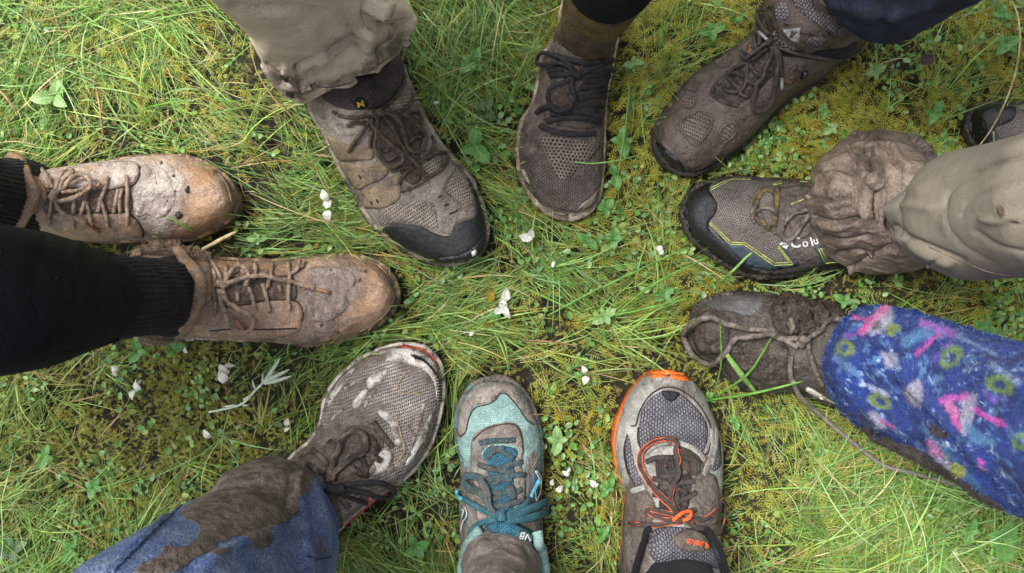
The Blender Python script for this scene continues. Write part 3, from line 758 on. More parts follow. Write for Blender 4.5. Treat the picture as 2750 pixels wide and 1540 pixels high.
B.lace([dict(p=c2((930, 510), (970, 600), (1040, 650), (1130, 690), (1190, 760), (1150, 825), (1050, 810), (970, 720), (920, 620), (905, 510)), lift=[.003, .004, .003, .004, .003])], M_rope, .0028, name='lace_loop', parent=lb, twist=.12)
B.lace([dict(p=c2((970, 465), (1100, 425), (1250, 410), (1400, 425), (1550, 455), (1720, 495)), lift=[.003, .006, .006, .002])], M_rope, .0028, name='lace_end', parent=lb, twist=.12)
B.lace([dict(p=c2((1720, 495), (1780, 510), (1835, 528)), lift=.002), dict(p=c2((1050, 740), (1090, 790), (1115, 830)), lift=.003)], bpy.data.materials['copper_tip'].copy(), .0022, name='aglet', parent=lb)
B.lace([dict(p=c2((900, 460), (945, 480), (970, 500)), lift=.003)], M_rope, .0046, name='knot', parent=lb)
B.lace([dict(p=c2((535, 235), (610, 320), (690, 400), (735, 470), (720, 560), (690, 650), (640, 730), (612, 780)), lift=.007)], M_tanclean, flat=(.0075, .005), name='collar', sides=10)
B.patch('collar_facing', c2((580, 220), (780, 240), (840, 330), (850, 420), (850, 560), (780, 640), (700, 740), (640, 770), (720, 620), (750, 480), (690, 380)), M_tanclean, off=.005)
B.patch('midsole_strip', c2((620, 928), (800, 935), (1020, 928), (1010, 950), (820, 968), (660, 952)), M_white_insole, off=.002)
B.patch('dried_leaf', c2((1765, 930), (1830, 915), (1860, 935), (1800, 950)), M_tanclean, off=.001, step=4)

# --- taupe hiking shoe, upper centre-left
C = Shoe('hiking_shoe', 'taupe mesh hiking shoe with black rubber toe cap below beige trousers',
    [(945, 65), (880, 85), (828, 150)] + c3((490, 470), (505, 545), (540, 612), (600, 712), (680, 882), (750, 1002), (800, 1092), (860, 1182), (950, 1262), (1050, 1325), (1150, 1370), (1240, 1388), (1370, 1366)),
    [(945, 65), (1010, 75), (1055, 115)] + c3((1030, 370), (1080, 490), (1130, 595), (1200, 718), (1290, 828), (1370, 918), (1420, 1018), (1452, 1120), (1466, 1220), (1440, 1312), (1370, 1366)),
    SNK_H, M_merrell_sole, M_merrell, z0=.027, inset=[(0, .003), (.6, .003), (1, .003)], rough=.0012, group='muddy shoes of the group',
    strokes=[(x3((250, 910), (400, 920), (560, 900), (650, 860)), 4, -.0012), (x3((470, 1260), (650, 1180), (800, 1090)), 4, -.0014), (x3((130, 570), (300, 640), (470, 650)), 5, -.0010), (x3((240, 450), (400, 470), (600, 410)), 6, .0016), (x3((250, 590), (430, 560), (600, 510)), 6, .0016)])
cap = C.patch('toe_cap', c3((905, 1205), (960, 1176), (1050, 1172), (1130, 1192), (1200, 1226), (1270, 1230), (1312, 1165), (1382, 1142), (1392, 1080), (1366, 985), (1352, 915), (1385, 930), (1440, 1060), (1455, 1130), (1458, 1220), (1436, 1296), (1370, 1350), (1240, 1368), (1150, 1350), (1050, 1305), (960, 1250)), M_black_rubber, off=.0016)
C.patch('toe_bumper', c3((1240, 1345), (1330, 1330), (1405, 1275), (1445, 1215), (1466, 1225), (1440, 1315), (1370, 1368), (1290, 1385), (1200, 1386), (1140, 1366)), M_black_gloss, off=.0025, parent=cap)
C.patch('pale_tab', c3((1376, 1318), (1398, 1305), (1402, 1325), (1380, 1343)), M_white_print, off=.0034, step=3, parent=cap, smooth=False)
C.patch('mesh_panel', c3((890, 1135), (920, 1090), (1000, 1062), (1150, 1050), (1182, 1080), (1205, 1190), (1130, 1186), (1030, 1166), (950, 1174), (905, 1182)), M_merrell_mesh, off=.0004)
C.patch('mesh_panel', c3((1240, 985), (1300, 872), (1340, 905), (1388, 1010), (1393, 1068), (1350, 1076), (1250, 1005)), M_merrell_mesh, off=.0004)
C.patch('vamp_overlay', c3((1140, 1050), (1200, 960), (1262, 880), (1290, 860), (1296, 880), (1236, 985), (1262, 1015), (1352, 1084), (1396, 1078), (1388, 1138), (1310, 1160), (1270, 1226), (1208, 1196), (1190, 1080)), M_merrell, off=.0014)
C.patch('side_overlay', x3((470, 1260), (640, 1190), (820, 1090), (950, 1060), (960, 1290), (900, 1370), (780, 1430), (560, 1440), (500, 1400)), M_merrell_strap, off=.0016)
C.patch('side_overlay', x3((250, 920), (430, 935), (700, 920), (790, 930), (830, 1020), (760, 1100), (600, 1170), (480, 1230), (400, 1170), (320, 1050)), M_merrell_strap, off=.0014)
C.patch('side_overlay', x3((120, 600), (300, 690), (560, 720), (650, 790), (640, 880), (520, 890), (380, 905), (260, 890), (180, 760)), M_merrell_strap, off=.0014)
for a, b in (((850, 1052), (858, 1068)), ((880, 1042), (890, 1060)), ((1205, 1030), (1222, 1024)), ((1234, 1076), (1256, 1066)), ((1262, 1120), (1305, 1100)), ((790, 915), (798, 935))):
    C.lace([dict(p=c3(a, b), lift=-.0002)], M_seam, .0010, name='perforation', sides=6)
C.patch('throat', x3((620, 420), (760, 360), (960, 340), (1160, 420), (1220, 600), (1180, 800), (1210, 1040), (1160, 1160), (1040, 1150), (960, 1040), (780, 900), (640, 700), (600, 540)), fabric('dark_throat', lin(96, 82, 74), lin(70, 60, 54), 30, (lin(112, 96, 85), lin(84, 70, 61), .45, 30, .12), rough=.65, bumps=((160, .5, .002),)), off=.0005, rough=.0015)
C.patch('mesh_panel', x3((1210, 930), (1380, 830), (1450, 870), (1400, 1000), (1290, 1060), (1220, 1010)), M_merrell_mesh, off=.0005)
C.patch('mesh_panel', x3((860, 240), (960, 150), (1080, 110), (1090, 200), (1000, 280), (900, 330)), M_merrell_mesh, off=.0005)
lc = C.lace([x3((620, 400), (450, 400), (290, 385), (200, 330)), x3((740, 330), (860, 210), (950, 100), (990, 0), (1020, -120)), x3((560, 450), (420, 460), (360, 490)), x3((940, 340), (1040, 280), (1090, 150)), x3((980, 390), (1060, 345), (1150, 350)), x3((1170, 370), (1190, 460), (1160, 570)),
    x3((850, 1010), (1000, 980), (1110, 940)), x3((740, 790), (830, 760)), x3((820, 890), (920, 840)), x3((1300, 620), (1330, 700), (1270, 830), (1150, 930), (1020, 1030), (930, 1150)), x3((1250, 880), (1350, 810), (1470, 820), (1480, 900), (1400, 1010), (1270, 1090), (1100, 1190), (950, 1240)), x3((640, 560), (610, 680), (620, 740)),
    x3((1040, 700), (1120, 630), (1210, 630))], M_cord, .0021, twist=.08)
C.lace([dict(p=x3((690, 380), (690, 480), (690, 600), (690, 760), (760, 880), (880, 950), (980, 880), (950, 790), (850, 700), (720, 590), (640, 480), (620, 410)), lift=[.003, .006, .006, .005, .003])], M_cord, .0023, name='lace_loop', parent=lc, twist=.08)
C.lace([dict(p=x3((740, 350), (850, 400), (940, 520), (990, 680), (1080, 800), (1180, 780), (1200, 650), (1130, 540), (1000, 420), (860, 340), (760, 320)), lift=[.003, .006, .006, .005, .003])], M_cord, .0023, name='lace_loop', parent=lc, twist=.08)
C.lace([dict(p=x3((620, 420), (560, 520), (480, 640), (380, 780)), lift=[.003, .003, .001]), dict(p=x3((740, 390), (840, 500), (930, 680), (1050, 850), (1160, 970), (1250, 1120)), lift=[.003, .005, .003])], M_cord, .0023, name='lace_end', parent=lc, twist=.08)
C.lace([dict(p=x3((640, 370), (690, 350), (750, 345)), lift=.003)], M_cord, .0045, name='knot', parent=lc)
tg = C.patch('tongue', c3((560, 440), (600, 400), (800, 340), (930, 270), (1005, 290), (1025, 380), (985, 480), (905, 558), (790, 576), (680, 560), (600, 510)), M_tongue_mesh, off=.003, puff=.014, soft=30, strokes=[(c3((770, 430), (790, 480), (800, 530)), 16, -.004)])
lbl = C.patch('tongue_label', c3((765, 520), (800, 505), (830, 530), (830, 560), (790, 572), (768, 555)), M_black_plain, off=.0010, step=5, parent=tg)
C.text('logo', 'M', c3((797, 544))[0], 23, 14, M_yellow_print, off=.0012, parent=tg, sx=1.25)

# --- grey-brown knit sneaker, top centre
D = Shoe('knit_sneaker', 'mud-brown knit sneaker with black laces and pale toe rim, under a mustard sock',
    [(1600, -88), (1540, -60), (1505, 20)] + c4((340, 190), (268, 310), (226, 400), (215, 500), (182, 640), (115, 760), (90, 900), (90, 1000), (110, 1110), (170, 1222), (240, 1302), (330, 1352), (430, 1370)),
    [(1600, -88), (1655, -60), (1668, 20), (1662, 90)] + c4((700, 350), (682, 450), (656, 600), (645, 750), (640, 900), (636, 1050), (622, 1180), (590, 1272), (520, 1342), (430, 1370)),
    [(0, .08), (.12, .092), (.25, .092), (.36, .098), (.48, .088), (.6, .072), (.75, .060), (.9, .053), (1, .048)], M_pale_sole, M_knit, z0=.026, inset=dict(L=[(0, .002), (.55, .002), (.8, .003), (.92, .005), (1, .008)], R=[(0, .001), (.75, .0012), (.9, .003), (1, .008)]), rough=.0015, group='muddy shoes of the group',
    strokes=[(c4((240, 845), (420, 868), (590, 850)), 7, -.0012), (c4((120, 790), (200, 760), (240, 700)), 9, -.0016), (c4((150, 1150), (260, 1250), (400, 1300)), 9, .0010)],
    mudline=stain([(.2, c4((200, 380), (420, 420), (420, 700), (200, 800), (120, 780))), (-.25, c4((160, 1000), (300, 1100), (500, 1150), (420, 1250), (250, 1200)))], 25))
D.patch('perforated_panel', c4((232, 868), (330, 852), (460, 872), (596, 905), (590, 950), (490, 1050), (390, 1125), (345, 1105), (285, 990)), M_knit_holes, off=.0004)
D.patch('toe_rim_chip', c4((105, 1065), (135, 1060), (165, 1130), (172, 1150), (140, 1125)), M_white_insole, off=.0012, step=5)
D.patch('toe_rim_mud', c4((500, 1270), (560, 1225), (606, 1170), (610, 1200), (580, 1270), (510, 1330), (430, 1360), (330, 1345), (250, 1300), (265, 1292), (400, 1325), (460, 1310)), M_pale_sole, off=.0008, rough=.0006)
D.patch('throat', c4((290, 420), (420, 400), (560, 420), (690, 390), (668, 520), (640, 700), (600, 780), (520, 810), (380, 790), (260, 760), (270, 650), (300, 520)), fabric('muddy_throat', lin(84, 73, 67), lin(54, 47, 45), 40, (lin(112, 96, 86), lin(74, 62, 55), .46, 40, .1), rough=.7, bumps=((160, .6, .002),)), off=.0005, rough=.002)
fl = (.0034, .0014)
ld = D.lace([c4((235, 778), (300, 815), (450, 836), (572, 830)), c4((272, 752), (400, 735), (520, 740), (606, 765)), c4((300, 715), (450, 690), (560, 715), (610, 745)), c4((222, 695), (300, 662), (350, 680)), c4((350, 690), (470, 680), (590, 690)), c4((470, 655), (560, 650), (626, 662)), c4((470, 615), (560, 598), (642, 605)), c4((452, 590), (550, 575), (640, 560)), c4((480, 545), (560, 540), (650, 515)), c4((500, 505), (590, 500), (664, 478)), c4((520, 470), (600, 470), (684, 432)),
    c4((300, 470), (360, 465), (420, 470)), c4((290, 440), (380, 430)), c4((340, 350), (480, 385), (620, 390), (690, 375))], M_black_lace, flat=fl)
D.lace([dict(p=c4((440, 440), (380, 402), (280, 410), (225, 390), (240, 350), (330, 347), (400, 380), (445, 440)), lift=[.002, .005, .002])], M_black_lace, flat=(.0026, .0018), name='lace_loop', parent=ld)
D.lace([dict(p=c4((445, 480), (425, 540), (440, 590), (410, 660), (345, 680), (305, 620), (325, 550), (400, 510), (440, 470)), lift=[.002, .006, .006, .002])], M_black_lace, flat=(.0026, .0018), name='lace_loop', parent=ld)
D.lace([dict(p=c4((470, 460), (540, 432), (620, 398)), lift=.003), dict(p=c4((350, 680), (260, 670), (215, 715)), lift=.002)], M_black_lace, flat=(.0028, .0018), name='lace_end', parent=ld)
D.lace([dict(p=c4((425, 450), (450, 465), (480, 470)), lift=.002)], M_black_lace, .0046, name='knot', parent=ld)

# --- brown hiking boot, top right
E = Shoe('hiking_boot', 'wet brown hiking boot with mesh windows and silver triangle logo on its tongue',
    [(2316, -15), (2240, -50), (2130, -30), (2066, 10)] + c5((940, 150), (860, 262), (760, 340), (640, 430), (560, 480), (440, 560), (350, 640), (260, 760), (180, 872), (122, 965), (104, 1060), (112, 1155), (160, 1250)),
    [(2316, -15), (2345, 50), (2326, 105)] + c5((1690, 390), (1600, 445), (1500, 522), (1420, 602), (1300, 682), (1180, 752), (1050, 872), (950, 982), (850, 1090), (750, 1172), (600, 1272), (480, 1332), (380, 1352), (260, 1322), (160, 1250)),
    [(0, .11), (.12, .128), (.25, .13), (.36, .118), (.46, .100), (.58, .082), (.7, .071), (.85, .064), (1, .058)], M_black_sole, M_vasque, z0=.028, inset=[(0, .002), (.7, .002), (1, .0045)], rough=.0022, group='muddy shoes of the group', cat='boot',
    strokes=[(c5((430, 600), (500, 660), (560, 640), (620, 560)), 9, .0016), (c5((420, 650), (480, 700), (520, 790), (440, 800)), 6, .0014), (c5((560, 910), (640, 850), (760, 900), (840, 880)), 8, .0016), (c5((800, 860), (860, 940), (830, 1010), (760, 1060)), 6, -.0016), (c5((640, 460), (720, 430), (760, 480), (650, 560)), 10, -.0012)])
E.patch('toe_bumper', c5((104, 1085), (150, 1110), (220, 1168), (290, 1225), (335, 1285), (352, 1340), (380, 1352), (260, 1325), (150, 1240), (108, 1150)), M_black_gloss, off=.0022)
E.patch('rand', c5((352, 1340), (480, 1310), (600, 1250), (740, 1150), (830, 1085), (850, 1092), (750, 1176), (600, 1275), (480, 1335), (390, 1354)), M_black_gloss, off=.002)
def window(sh, poly, mat, rim_mat, px=7, nm='mesh_window', parent=None):
    w = sh.patch(nm, poly, mat, off=.0002, parent=parent)
    V, Nr = sh.line3(list(poly) + [poly[0]], .0004)
    v, f = tube(V, .0018, .0016, Nr, 6)
    mesh_obj('window_rim', v, f, rim_mat, w, sh.base)
window(E, c5((335, 692), (428, 702), (434, 760), (400, 828), (322, 812), (312, 750)), M_vasque_mesh, M_vasque)
window(E, c5((322, 930), (400, 885), (480, 852), (548, 912), (540, 1000), (455, 1110), (400, 1108), (312, 1000)), M_vasque_mesh, M_vasque)
window(E, c5((600, 1040), (660, 962), (738, 950), (744, 1010), (690, 1080), (622, 1102)), M_vasque_mesh, M_vasque)
window(E, c5((580, 470), (680, 420), (720, 420), (690, 500), (610, 520)), M_vasque_mesh, M_vasque)
E.patch('throat', x5((120, 1200), (200, 1050), (330, 930), (520, 780), (640, 560), (760, 380), (800, 560), (900, 640), (1050, 700), (1080, 900), (920, 1000), (780, 1150), (620, 1280), (480, 1370), (330, 1360), (200, 1290)), fabric('dark_boot_throat', lin(70, 58, 52), lin(44, 38, 36), 50, (lin(110, 94, 85), lin(70, 58, 51), .46, 50, .1), rough=.45, bumps=((160, .6, .002),), spec=.5), off=.0004, rough=.003)
for a in (((630, 540), (680, 590), (650, 690), (600, 700)), ((480, 820), (530, 860), (500, 900), (460, 870)), ((210, 1060), (270, 1030), (290, 1080), (230, 1110)), ((1050, 1010), (1190, 1030), (1180, 1080), (1060, 1060))):
    E.patch('webbing_loop', x5(*a), M_orange_tab, off=.0022, step=5)
E.patch('dark_gap', x5((1020, 650), (1300, 700), (1600, 640), (1900, 600), (1960, 540), (2040, 560), (1900, 720), (1600, 780), (1300, 740), (1060, 720)), M_ribsock, off=.0008)  # black patch paints the shaded gap between tongue and collar; no opening is cut
le = E.lace([x5((560, 690), (640, 720), (760, 690), (880, 640)), x5((340, 1010), (430, 900), (540, 840), (680, 770), (800, 700)), x5((420, 960), (480, 940), (560, 1010)), x5((360, 1010), (440, 1080), (520, 1150)), x5((300, 1100), (360, 1180), (480, 1180), (580, 1100), (620, 900), (630, 800)), x5((580, 1030), (650, 1060), (710, 1100)), x5((500, 1190), (560, 1240), (620, 1250)), x5((350, 1330), (430, 1340), (490, 1370)), x5((660, 830), (700, 920), (790, 980)), x5((160, 1190), (180, 1130)), x5((720, 480), (730, 580), (760, 660)),
    x5((960, 600), (1100, 650), (1300, 690), (1550, 730), (1800, 770)), dict(p=x5((910, -40), (850, 120), (830, 280), (870, 420), (930, 530)), lift=.008), dict(p=x5((790, 230), (770, 400), (790, 620)), lift=.004)], M_dark_lace, .0024)
E.lace([dict(p=x5((950, 600), (930, 740), (860, 890), (760, 1060), (680, 1230), (660, 1370), (720, 1420), (830, 1370), (900, 1230), (940, 1060), (990, 880), (1010, 730), (970, 620)), lift=[.004, .008, .006, .003, .006, .008, .004])], M_dark_lace, .0027, name='lace_loop', parent=le)
E.lace([dict(p=x5((960, 590), (1020, 700), (1030, 850), (1040, 960)), lift=[.004, .006, .003]), dict(p=x5((900, 600), (820, 640), (700, 720), (610, 790), (560, 690)), lift=[.004, .006, .002])], M_dark_lace, .0026, name='lace_end', parent=le)
E.lace([dict(p=x5((1040, 960), (1045, 1040), (1035, 1130)), lift=.002), dict(p=x5((800, 480), (860, 530), (920, 575)), lift=.006)], M_grey_print, .0018, name='aglet', parent=le)
E.lace([dict(p=x5((900, 605), (940, 570), (970, 590)), lift=.005)], M_dark_lace, .0044, name='knot', parent=le)
for cx, cy in ((1330, 950),):
    V_, N_ = E.line3(x5((cx - 18, cy), (cx + 18, cy)), .002, step=2)
    _v, _f = tube(V_, .0055, .0045, N_, 12); mesh_obj('lace_hook', _v, _f, M_hardware, E.root, E.base)
te = E.patch('tongue', c5((1000, -60), (1250, -80), (1420, 40), (1600, 150), (1625, 210), (1560, 285), (1500, 332), (1400, 380), (1250, 396), (1110, 366), (1030, 300), (982, 200), (970, 80)), M_vasque_raise, off=.004, puff=.016, soft=26)
E.patch('tongue_mesh', c5((1165, -30), (1320, -60), (1350, 60), (1450, 110), (1592, 160), (1616, 210), (1560, 276), (1480, 250), (1390, 205), (1260, 110)), M_vasque_tmesh, off=.0012, puff=.004, soft=10, parent=te)
for pl in (c5((1050, 42), (1110, 10), (1158, 110), (1110, 164), (1042, 140)), c5((1290, 302), (1350, 282), (1450, 292), (1440, 325), (1380, 368), (1302, 350))):
    E.patch('mesh_window', pl, M_vasque_tmesh, off=.0007, parent=te)
E.patch('logo_emblem', x5((1070, 385), (1180, 365), (1296, 350), (1288, 450), (1275, 555), (1180, 530), (1130, 480)), M_grey_print, off=.0010, step=4, parent=te, smooth=False)
E.patch('logo_letter', x5((1180, 395), (1212, 395), (1200, 440), (1235, 400), (1262, 405), (1180, 492), (1155, 490)), M_vasque_raise, off=.0009, step=3, parent=te, smooth=False)
for ch, pt, rt in (('V', (968, 430), -62), ('A', (982, 492), -56), ('S', (1020, 528), -48), ('Q', (1082, 560), -42), ('U', (1145, 592), -32), ('E', (1205, 622), -22)):
    E.text('lettering', ch, x5(pt)[0], 18, rt, M_grey_print, off=.0014, parent=te)

# --- grey trail shoe with lime lines, right
F_ = Shoe('trail_shoe', 'grey mesh trail shoe with lime lines, half hidden under a muddy trouser cuff',
    [(2500, 612), (2470, 540), (2380, 500), (2280, 490)] + c6((1000, 652), (830, 640), (600, 628), (450, 620), (300, 640), (182, 690), (112, 770), (85, 860), (88, 930)),
    [(2500, 612), (2480, 680), (2400, 720)] + c6((1250, 1268), (1000, 1312), (850, 1342), (680, 1352), (520, 1322), (400, 1262), (280, 1182), (180, 1102), (120, 1022), (88, 930)),
    [(0, .078), (.12, .088), (.25, .088), (.36, .098), (.46, .090), (.6, .075), (.75, .065), (.9, .058), (1, .052)], M_black_sole, M_col_mesh, z0=.025, inset=[(0, .002), (.6, .003), (1, .004)], rough=.0010, group='trail shoes of the person in grey-beige trousers',
    mudline=stain([(.30, c6((780, 660), (1000, 640), (1300, 700), (1300, 1100), (1000, 1080), (800, 1060), (700, 1000), (740, 800)))], 30))
capf = F_.patch('toe_cap', c6((302, 648), (280, 720), (322, 790), (338, 835), (320, 900), (275, 960), (300, 1030), (420, 1135), (560, 1262), (640, 1300), (600, 1328), (520, 1312), (400, 1252), (290, 1172), (195, 1092), (140, 1015), (108, 925), (108, 850), (135, 775), (200, 700)), M_black_rubber, off=.0018)
F_.patch('toe_bumper', c6((88, 860), (116, 790), (124, 860), (122, 930), (150, 1010), (210, 1090), (310, 1170), (420, 1258), (530, 1318), (500, 1322), (390, 1262), (280, 1185), (180, 1105), (118, 1022), (86, 930)), M_black_gloss, off=.0018, parent=capf)
F_.patch('side_overlay', c6((275, 965), (430, 1105), (535, 1112), (745, 1255), (880, 1250), (775, 1115), (800, 1110), (930, 1250), (900, 1275), (700, 1300), (560, 1268), (420, 1140)), M_col_panel, off=.0008, smooth=False)
F_.patch('side_overlay', c6((1020, 1120), (1080, 1130), (1130, 1230), (1220, 1220), (1220, 1250), (1090, 1262), (1060, 1180)), M_col_panel, off=.0008, smooth=False)
F_.patch('side_overlay', c6((330, 665), (420, 632), (560, 632), (590, 645), (440, 660), (300, 730), (286, 715)), M_col_panel, off=.0008, smooth=False)
for q_ in (((280, 960), (430, 1108)), ((430, 1108), (532, 1112)), ((532, 1112), (742, 1258)), ((742, 1258), (884, 1252)), ((884, 1252), (778, 1118)), ((290, 952), (438, 1094)), ((438, 1094), (540, 1098)), ((540, 1098), (748, 1240)), ((748, 1240), (858, 1238)), ((858, 1238), (772, 1128)), ((1062, 1140), (1112, 1242)), ((1112, 1242), (1205, 1232)), ((1078, 1136), (1124, 1226)), ((285, 712), (428, 642)), ((428, 642), (580, 640)), ((292, 724), (432, 655)), ((740, 685), (800, 650)), ((745, 690), (810, 672)), ((865, 825), (958, 790)), ((930, 660), (985, 652))):
    F_.lace([dict(p=c6(*q_), lift=.0004)], M_lime, flat=(.0007, .0005), name='lime_line', sides=6)
F_.patch('throat', c6((600, 740), (700, 690), (800, 700), (1000, 700), (1050, 900), (1000, 1050), (830, 1070), (720, 1020), (620, 960), (590, 860)), fabric('mud_throat', lin(108, 96, 88), lin(84, 74, 67), 30, (lin(108, 93, 82), lin(80, 67, 59), .55, 26, .1), rough=.55, bumps=((160, .6, .002),)), off=.0004, rough=.0015)
F_.patch('tongue_window', c6((640, 760), (720, 720), (745, 800), (745, 960), (700, 990), (650, 900)), M_col_mesh, off=.0018)
lf = F_.lace([c6((600, 930), (605, 850), (640, 770), (700, 720)), c6((700, 725), (750, 745)), c6((640, 890), (670, 960), (720, 1000)), c6((770, 710), (765, 800), (745, 980)), c6((620, 860), (650, 880))], M_olive_lace, flat=(.0032, .0018))
F_.lace([dict(p=c6((1000, 870), (900, 890), (820, 950), (795, 1030), (830, 1080), (900, 1040), (960, 960), (1020, 880)), lift=[.002, .005, .003])], M_mudlace, .0028, name='lace_loop', parent=lf)
F_.lace([dict(p=c6((600, 850), (585, 900), (605, 960)), lift=.002), dict(p=c6((640, 860), (700, 850), (760, 890)), lift=.002)], M_mudlace, .0024, name='lace_end', parent=lf)
for d_ in (((782, 1104), (806, 1092), (816, 1108), (792, 1120)), ((812, 1100), (836, 1090), (846, 1106), (822, 1116)), ((842, 1094), (860, 1092), (862, 1108), (850, 1112)), ((800, 1124), (822, 1116), (830, 1128), (818, 1138)), ((828, 1120), (848, 1114), (838, 1142), (824, 1146))):
    F_.patch('logo_emblem', c6(*d_), M_white_print, off=.0010, step=3, smooth=False, solid=False)
F_.text('lettering', 'C', c6((898, 1098))[0], 40, 8, M_white_print, off=.0016)
F_.text('lettering', 'o', c6((968, 1098))[0], 32, 12, M_white_print, off=.0016)
F_.text('lettering', 'l', c6((1016, 1090))[0], 32, 16, M_white_print, off=.0016)
F_.text('lettering', 'u', c6((1044, 1082))[0], 28, 18, M_white_print, off=.0016)

G_ = Shoe('trail_shoe', 'shiny black toe of a second trail shoe at the right edge',
    [(3250, 420), (3220, 330), (3100, 270), (2950, 245), (2850, 250)] + c6((2450, 95), (2300, 84), (2175, 140), (2142, 230), (2140, 265)),
    [(3250, 420), (3230, 480), (3100, 500), (2950, 490), (2800, 465)] + c6((2380, 510), (2260, 450), (2180, 380), (2146, 310), (2140, 265)),
    [(0, .078), (.12, .088), (.25, .088), (.36, .098), (.46, .090), (.6, .075), (.75, .065), (.9, .058), (1, .052)], M_black_sole, M_col_mesh, z0=.025, inset=[(0, .002), (1, .004)], rough=.0010, group='trail shoes of the person in grey-beige trousers')
G_.patch('toe_cap', c6((2160, 250), (2185, 150), (2300, 98), (2420, 105), (2480, 130), (2470, 200), (2420, 240), (2340, 270), (2300, 310), (2290, 390), (2240, 410), (2180, 360)), M_black_gloss, off=.0018)
G_.patch('side_overlay', c6((2300, 320), (2340, 280), (2345, 390), (2310, 400)), M_col_panel, off=.0012)
for q_ in (((2320, 300), (2325, 395)), ((2500, 130), (2560, 135)), ((2500, 142), (2560, 148))):
    G_.lace([dict(p=c6(*q_), lift=.0010)], M_lime, flat=(.0009, .0005), name='lime_line', sides=6)

# --- mud-covered boot under the fleece, right
H_ = Shoe('leather_boot', 'dark boot plastered in wet mud with a trailing undone lace, under printed blue fleece',
    [(2517, 1020), (2490, 930), (2400, 870), (2320, 850)] + c7((1000, 195), (930, 145), (800, 112), (650, 76), (450, 62), (300, 66), (190, 96), (110, 160), (76, 260), (73, 335)),
    [(2517, 1020), (2500, 1100), (2420, 1130), (2340, 1125)] + c7((980, 762), (800, 695), (700, 664), (560, 668), (420, 642), (310, 585), (240, 500), (150, 455), (98, 405), (73, 335)),
    [(0, .11), (.12, .128), (.25, .13), (.36, .118), (.46, .100), (.58, .082), (.7, .070), (.85, .063), (1, .057)], M_black_sole, M_mudboot, z0=.026, inset=.003, rough=.0016, rough_scale=34, cat='boot', group='muddy shoes of the group',
    mudline=stain([(-.55, c7((170, 120), (220, 88), (340, 76), (440, 90), (500, 140), (440, 200), (340, 180), (220, 150))), (-.4, c7((420, 60), (540, 62), (520, 90), (430, 85))), (-.35, c7((420, 380), (520, 400), (500, 480), (430, 470)))], 16))
H_.patch('mud_clod', c7((600, 100), (660, 70), (780, 110), (900, 130), (1000, 180), (1010, 230), (900, 260), (820, 320), (700, 330), (580, 290), (540, 210)), M_clod, off=.001, puff=.006, soft=20, rough=.016, rscale=80, step=4)
H_.patch('mud_clod', c7((120, 200), (220, 170), (310, 210), (320, 300), (300, 390), (220, 440), (130, 420), (100, 330)), M_clod, off=.0003, puff=.0012, soft=24, rough=.006, rscale=70, step=4)
H_.patch('mud_smear', c7((330, 380), (500, 330), (660, 380), (680, 500), (640, 620), (480, 600), (360, 520)), M_clod, off=.0004, puff=.001, soft=20, rough=.009, rscale=70, step=4)
H_.patch('scraped_strip', c7((775, 640), (820, 650), (970, 745), (980, 765), (880, 730), (800, 690)), M_white_insole, off=.0015)
lh = H_.lace([c7((540, 240), (560, 300), (640, 350)), c7((690, 210), (700, 260), (690, 300)), c7((560, 200), (580, 290)), dict(p=c7((790, 330), (800, 430), (840, 520), (890, 610)), lift=.003), dict(p=c7((740, 320), (850, 290), (920, 250), (1000, 225)), lift=.003), dict(p=c7((690, 440), (680, 520), (700, 600)), lift=.002)], M_mudlace, .0030)
H_.lace([dict(p=c7((760, 370), (690, 330), (600, 300), (480, 290), (380, 278), (260, 242), (160, 242), (100, 290), (80, 360), (120, 440), (200, 466), (275, 432), (345, 370), (440, 332), (560, 322), (660, 350), (730, 395)), lift=[.004, .005, .004, .008, .006, .004, .006, .004])], M_mudlace, .0034, name='lace_loop', parent=lh)
H_.lace([dict(p=c7((730, 390), (760, 360), (800, 310)), lift=.004)], M_mudlace, .0056, name='knot', parent=lh)
# the undone end runs down the boot's side and over the grass
pl = np.array(cr(c7((700, 600), (740, 690), (850, 790), (950, 880), (1060, 970), (1160, 1050), (1250, 1110), (1400, 1150), (1550, 1190), (1700, 1230), (1850, 1270)), step=6))
hh = np.interp(np.linspace(0, 1, len(pl)), [0, .05, .2, .5, 1], [.075, .06, .03, .022, .03])
hh[:3] += .004
_v, _f = tube(np.array([tuple(P(a, b, h)) for (a, b), h in zip(pl, hh)]), .0027)
mesh_obj('lace_end', _v, _f, M_greylace, lh, H_.base)

# --- white running shoe, lower left
I_ = Shoe('running_shoe', 'white running shoe browned with mud, black laces and red toe edge, under muddy jeans',
    [(764, 1499), (720, 1440), (730, 1330), (752, 1270)] + c8((1170, 742), (1280, 645), (1342, 540), (1362, 430), (1402, 330), (1482, 230), (1600, 140), (1720, 84), (1850, 54), (1975, 72)),
    [(764, 1499), (820, 1500), (870, 1460)] + c8((1450, 1205), (1490, 1168), (1580, 1092), (1700, 992), (1840, 902), (1940, 802), (2010, 692), (2060, 562), (2092, 420), (2102, 300), (2088, 205), (2046, 130), (1975, 72)),
    SNK_H, M_runsole, M_runmesh, z0=.028, inset=dict(L=[(0, .002), (.6, .002), (.9, .002), (1, .004)], R=[(0, .002), (.6, .002), (.9, .002), (1, .004)]), rough=.0010, group='muddy shoes of the group',
    mudline=stain([(.25, c8((1300, 640), (1500, 500), (1650, 550), (1700, 800), (1500, 900), (1300, 800))), (-.12, c8((1750, 250), (1950, 300), (2000, 500), (1850, 600), (1750, 450)))], 30))
I_.patch('toe_edge', c8((1830, 56), (1960, 68), (2045, 130), (2085, 195), (2072, 190), (2030, 140), (1955, 92), (1850, 75)), M_red, off=.0022, step=5)
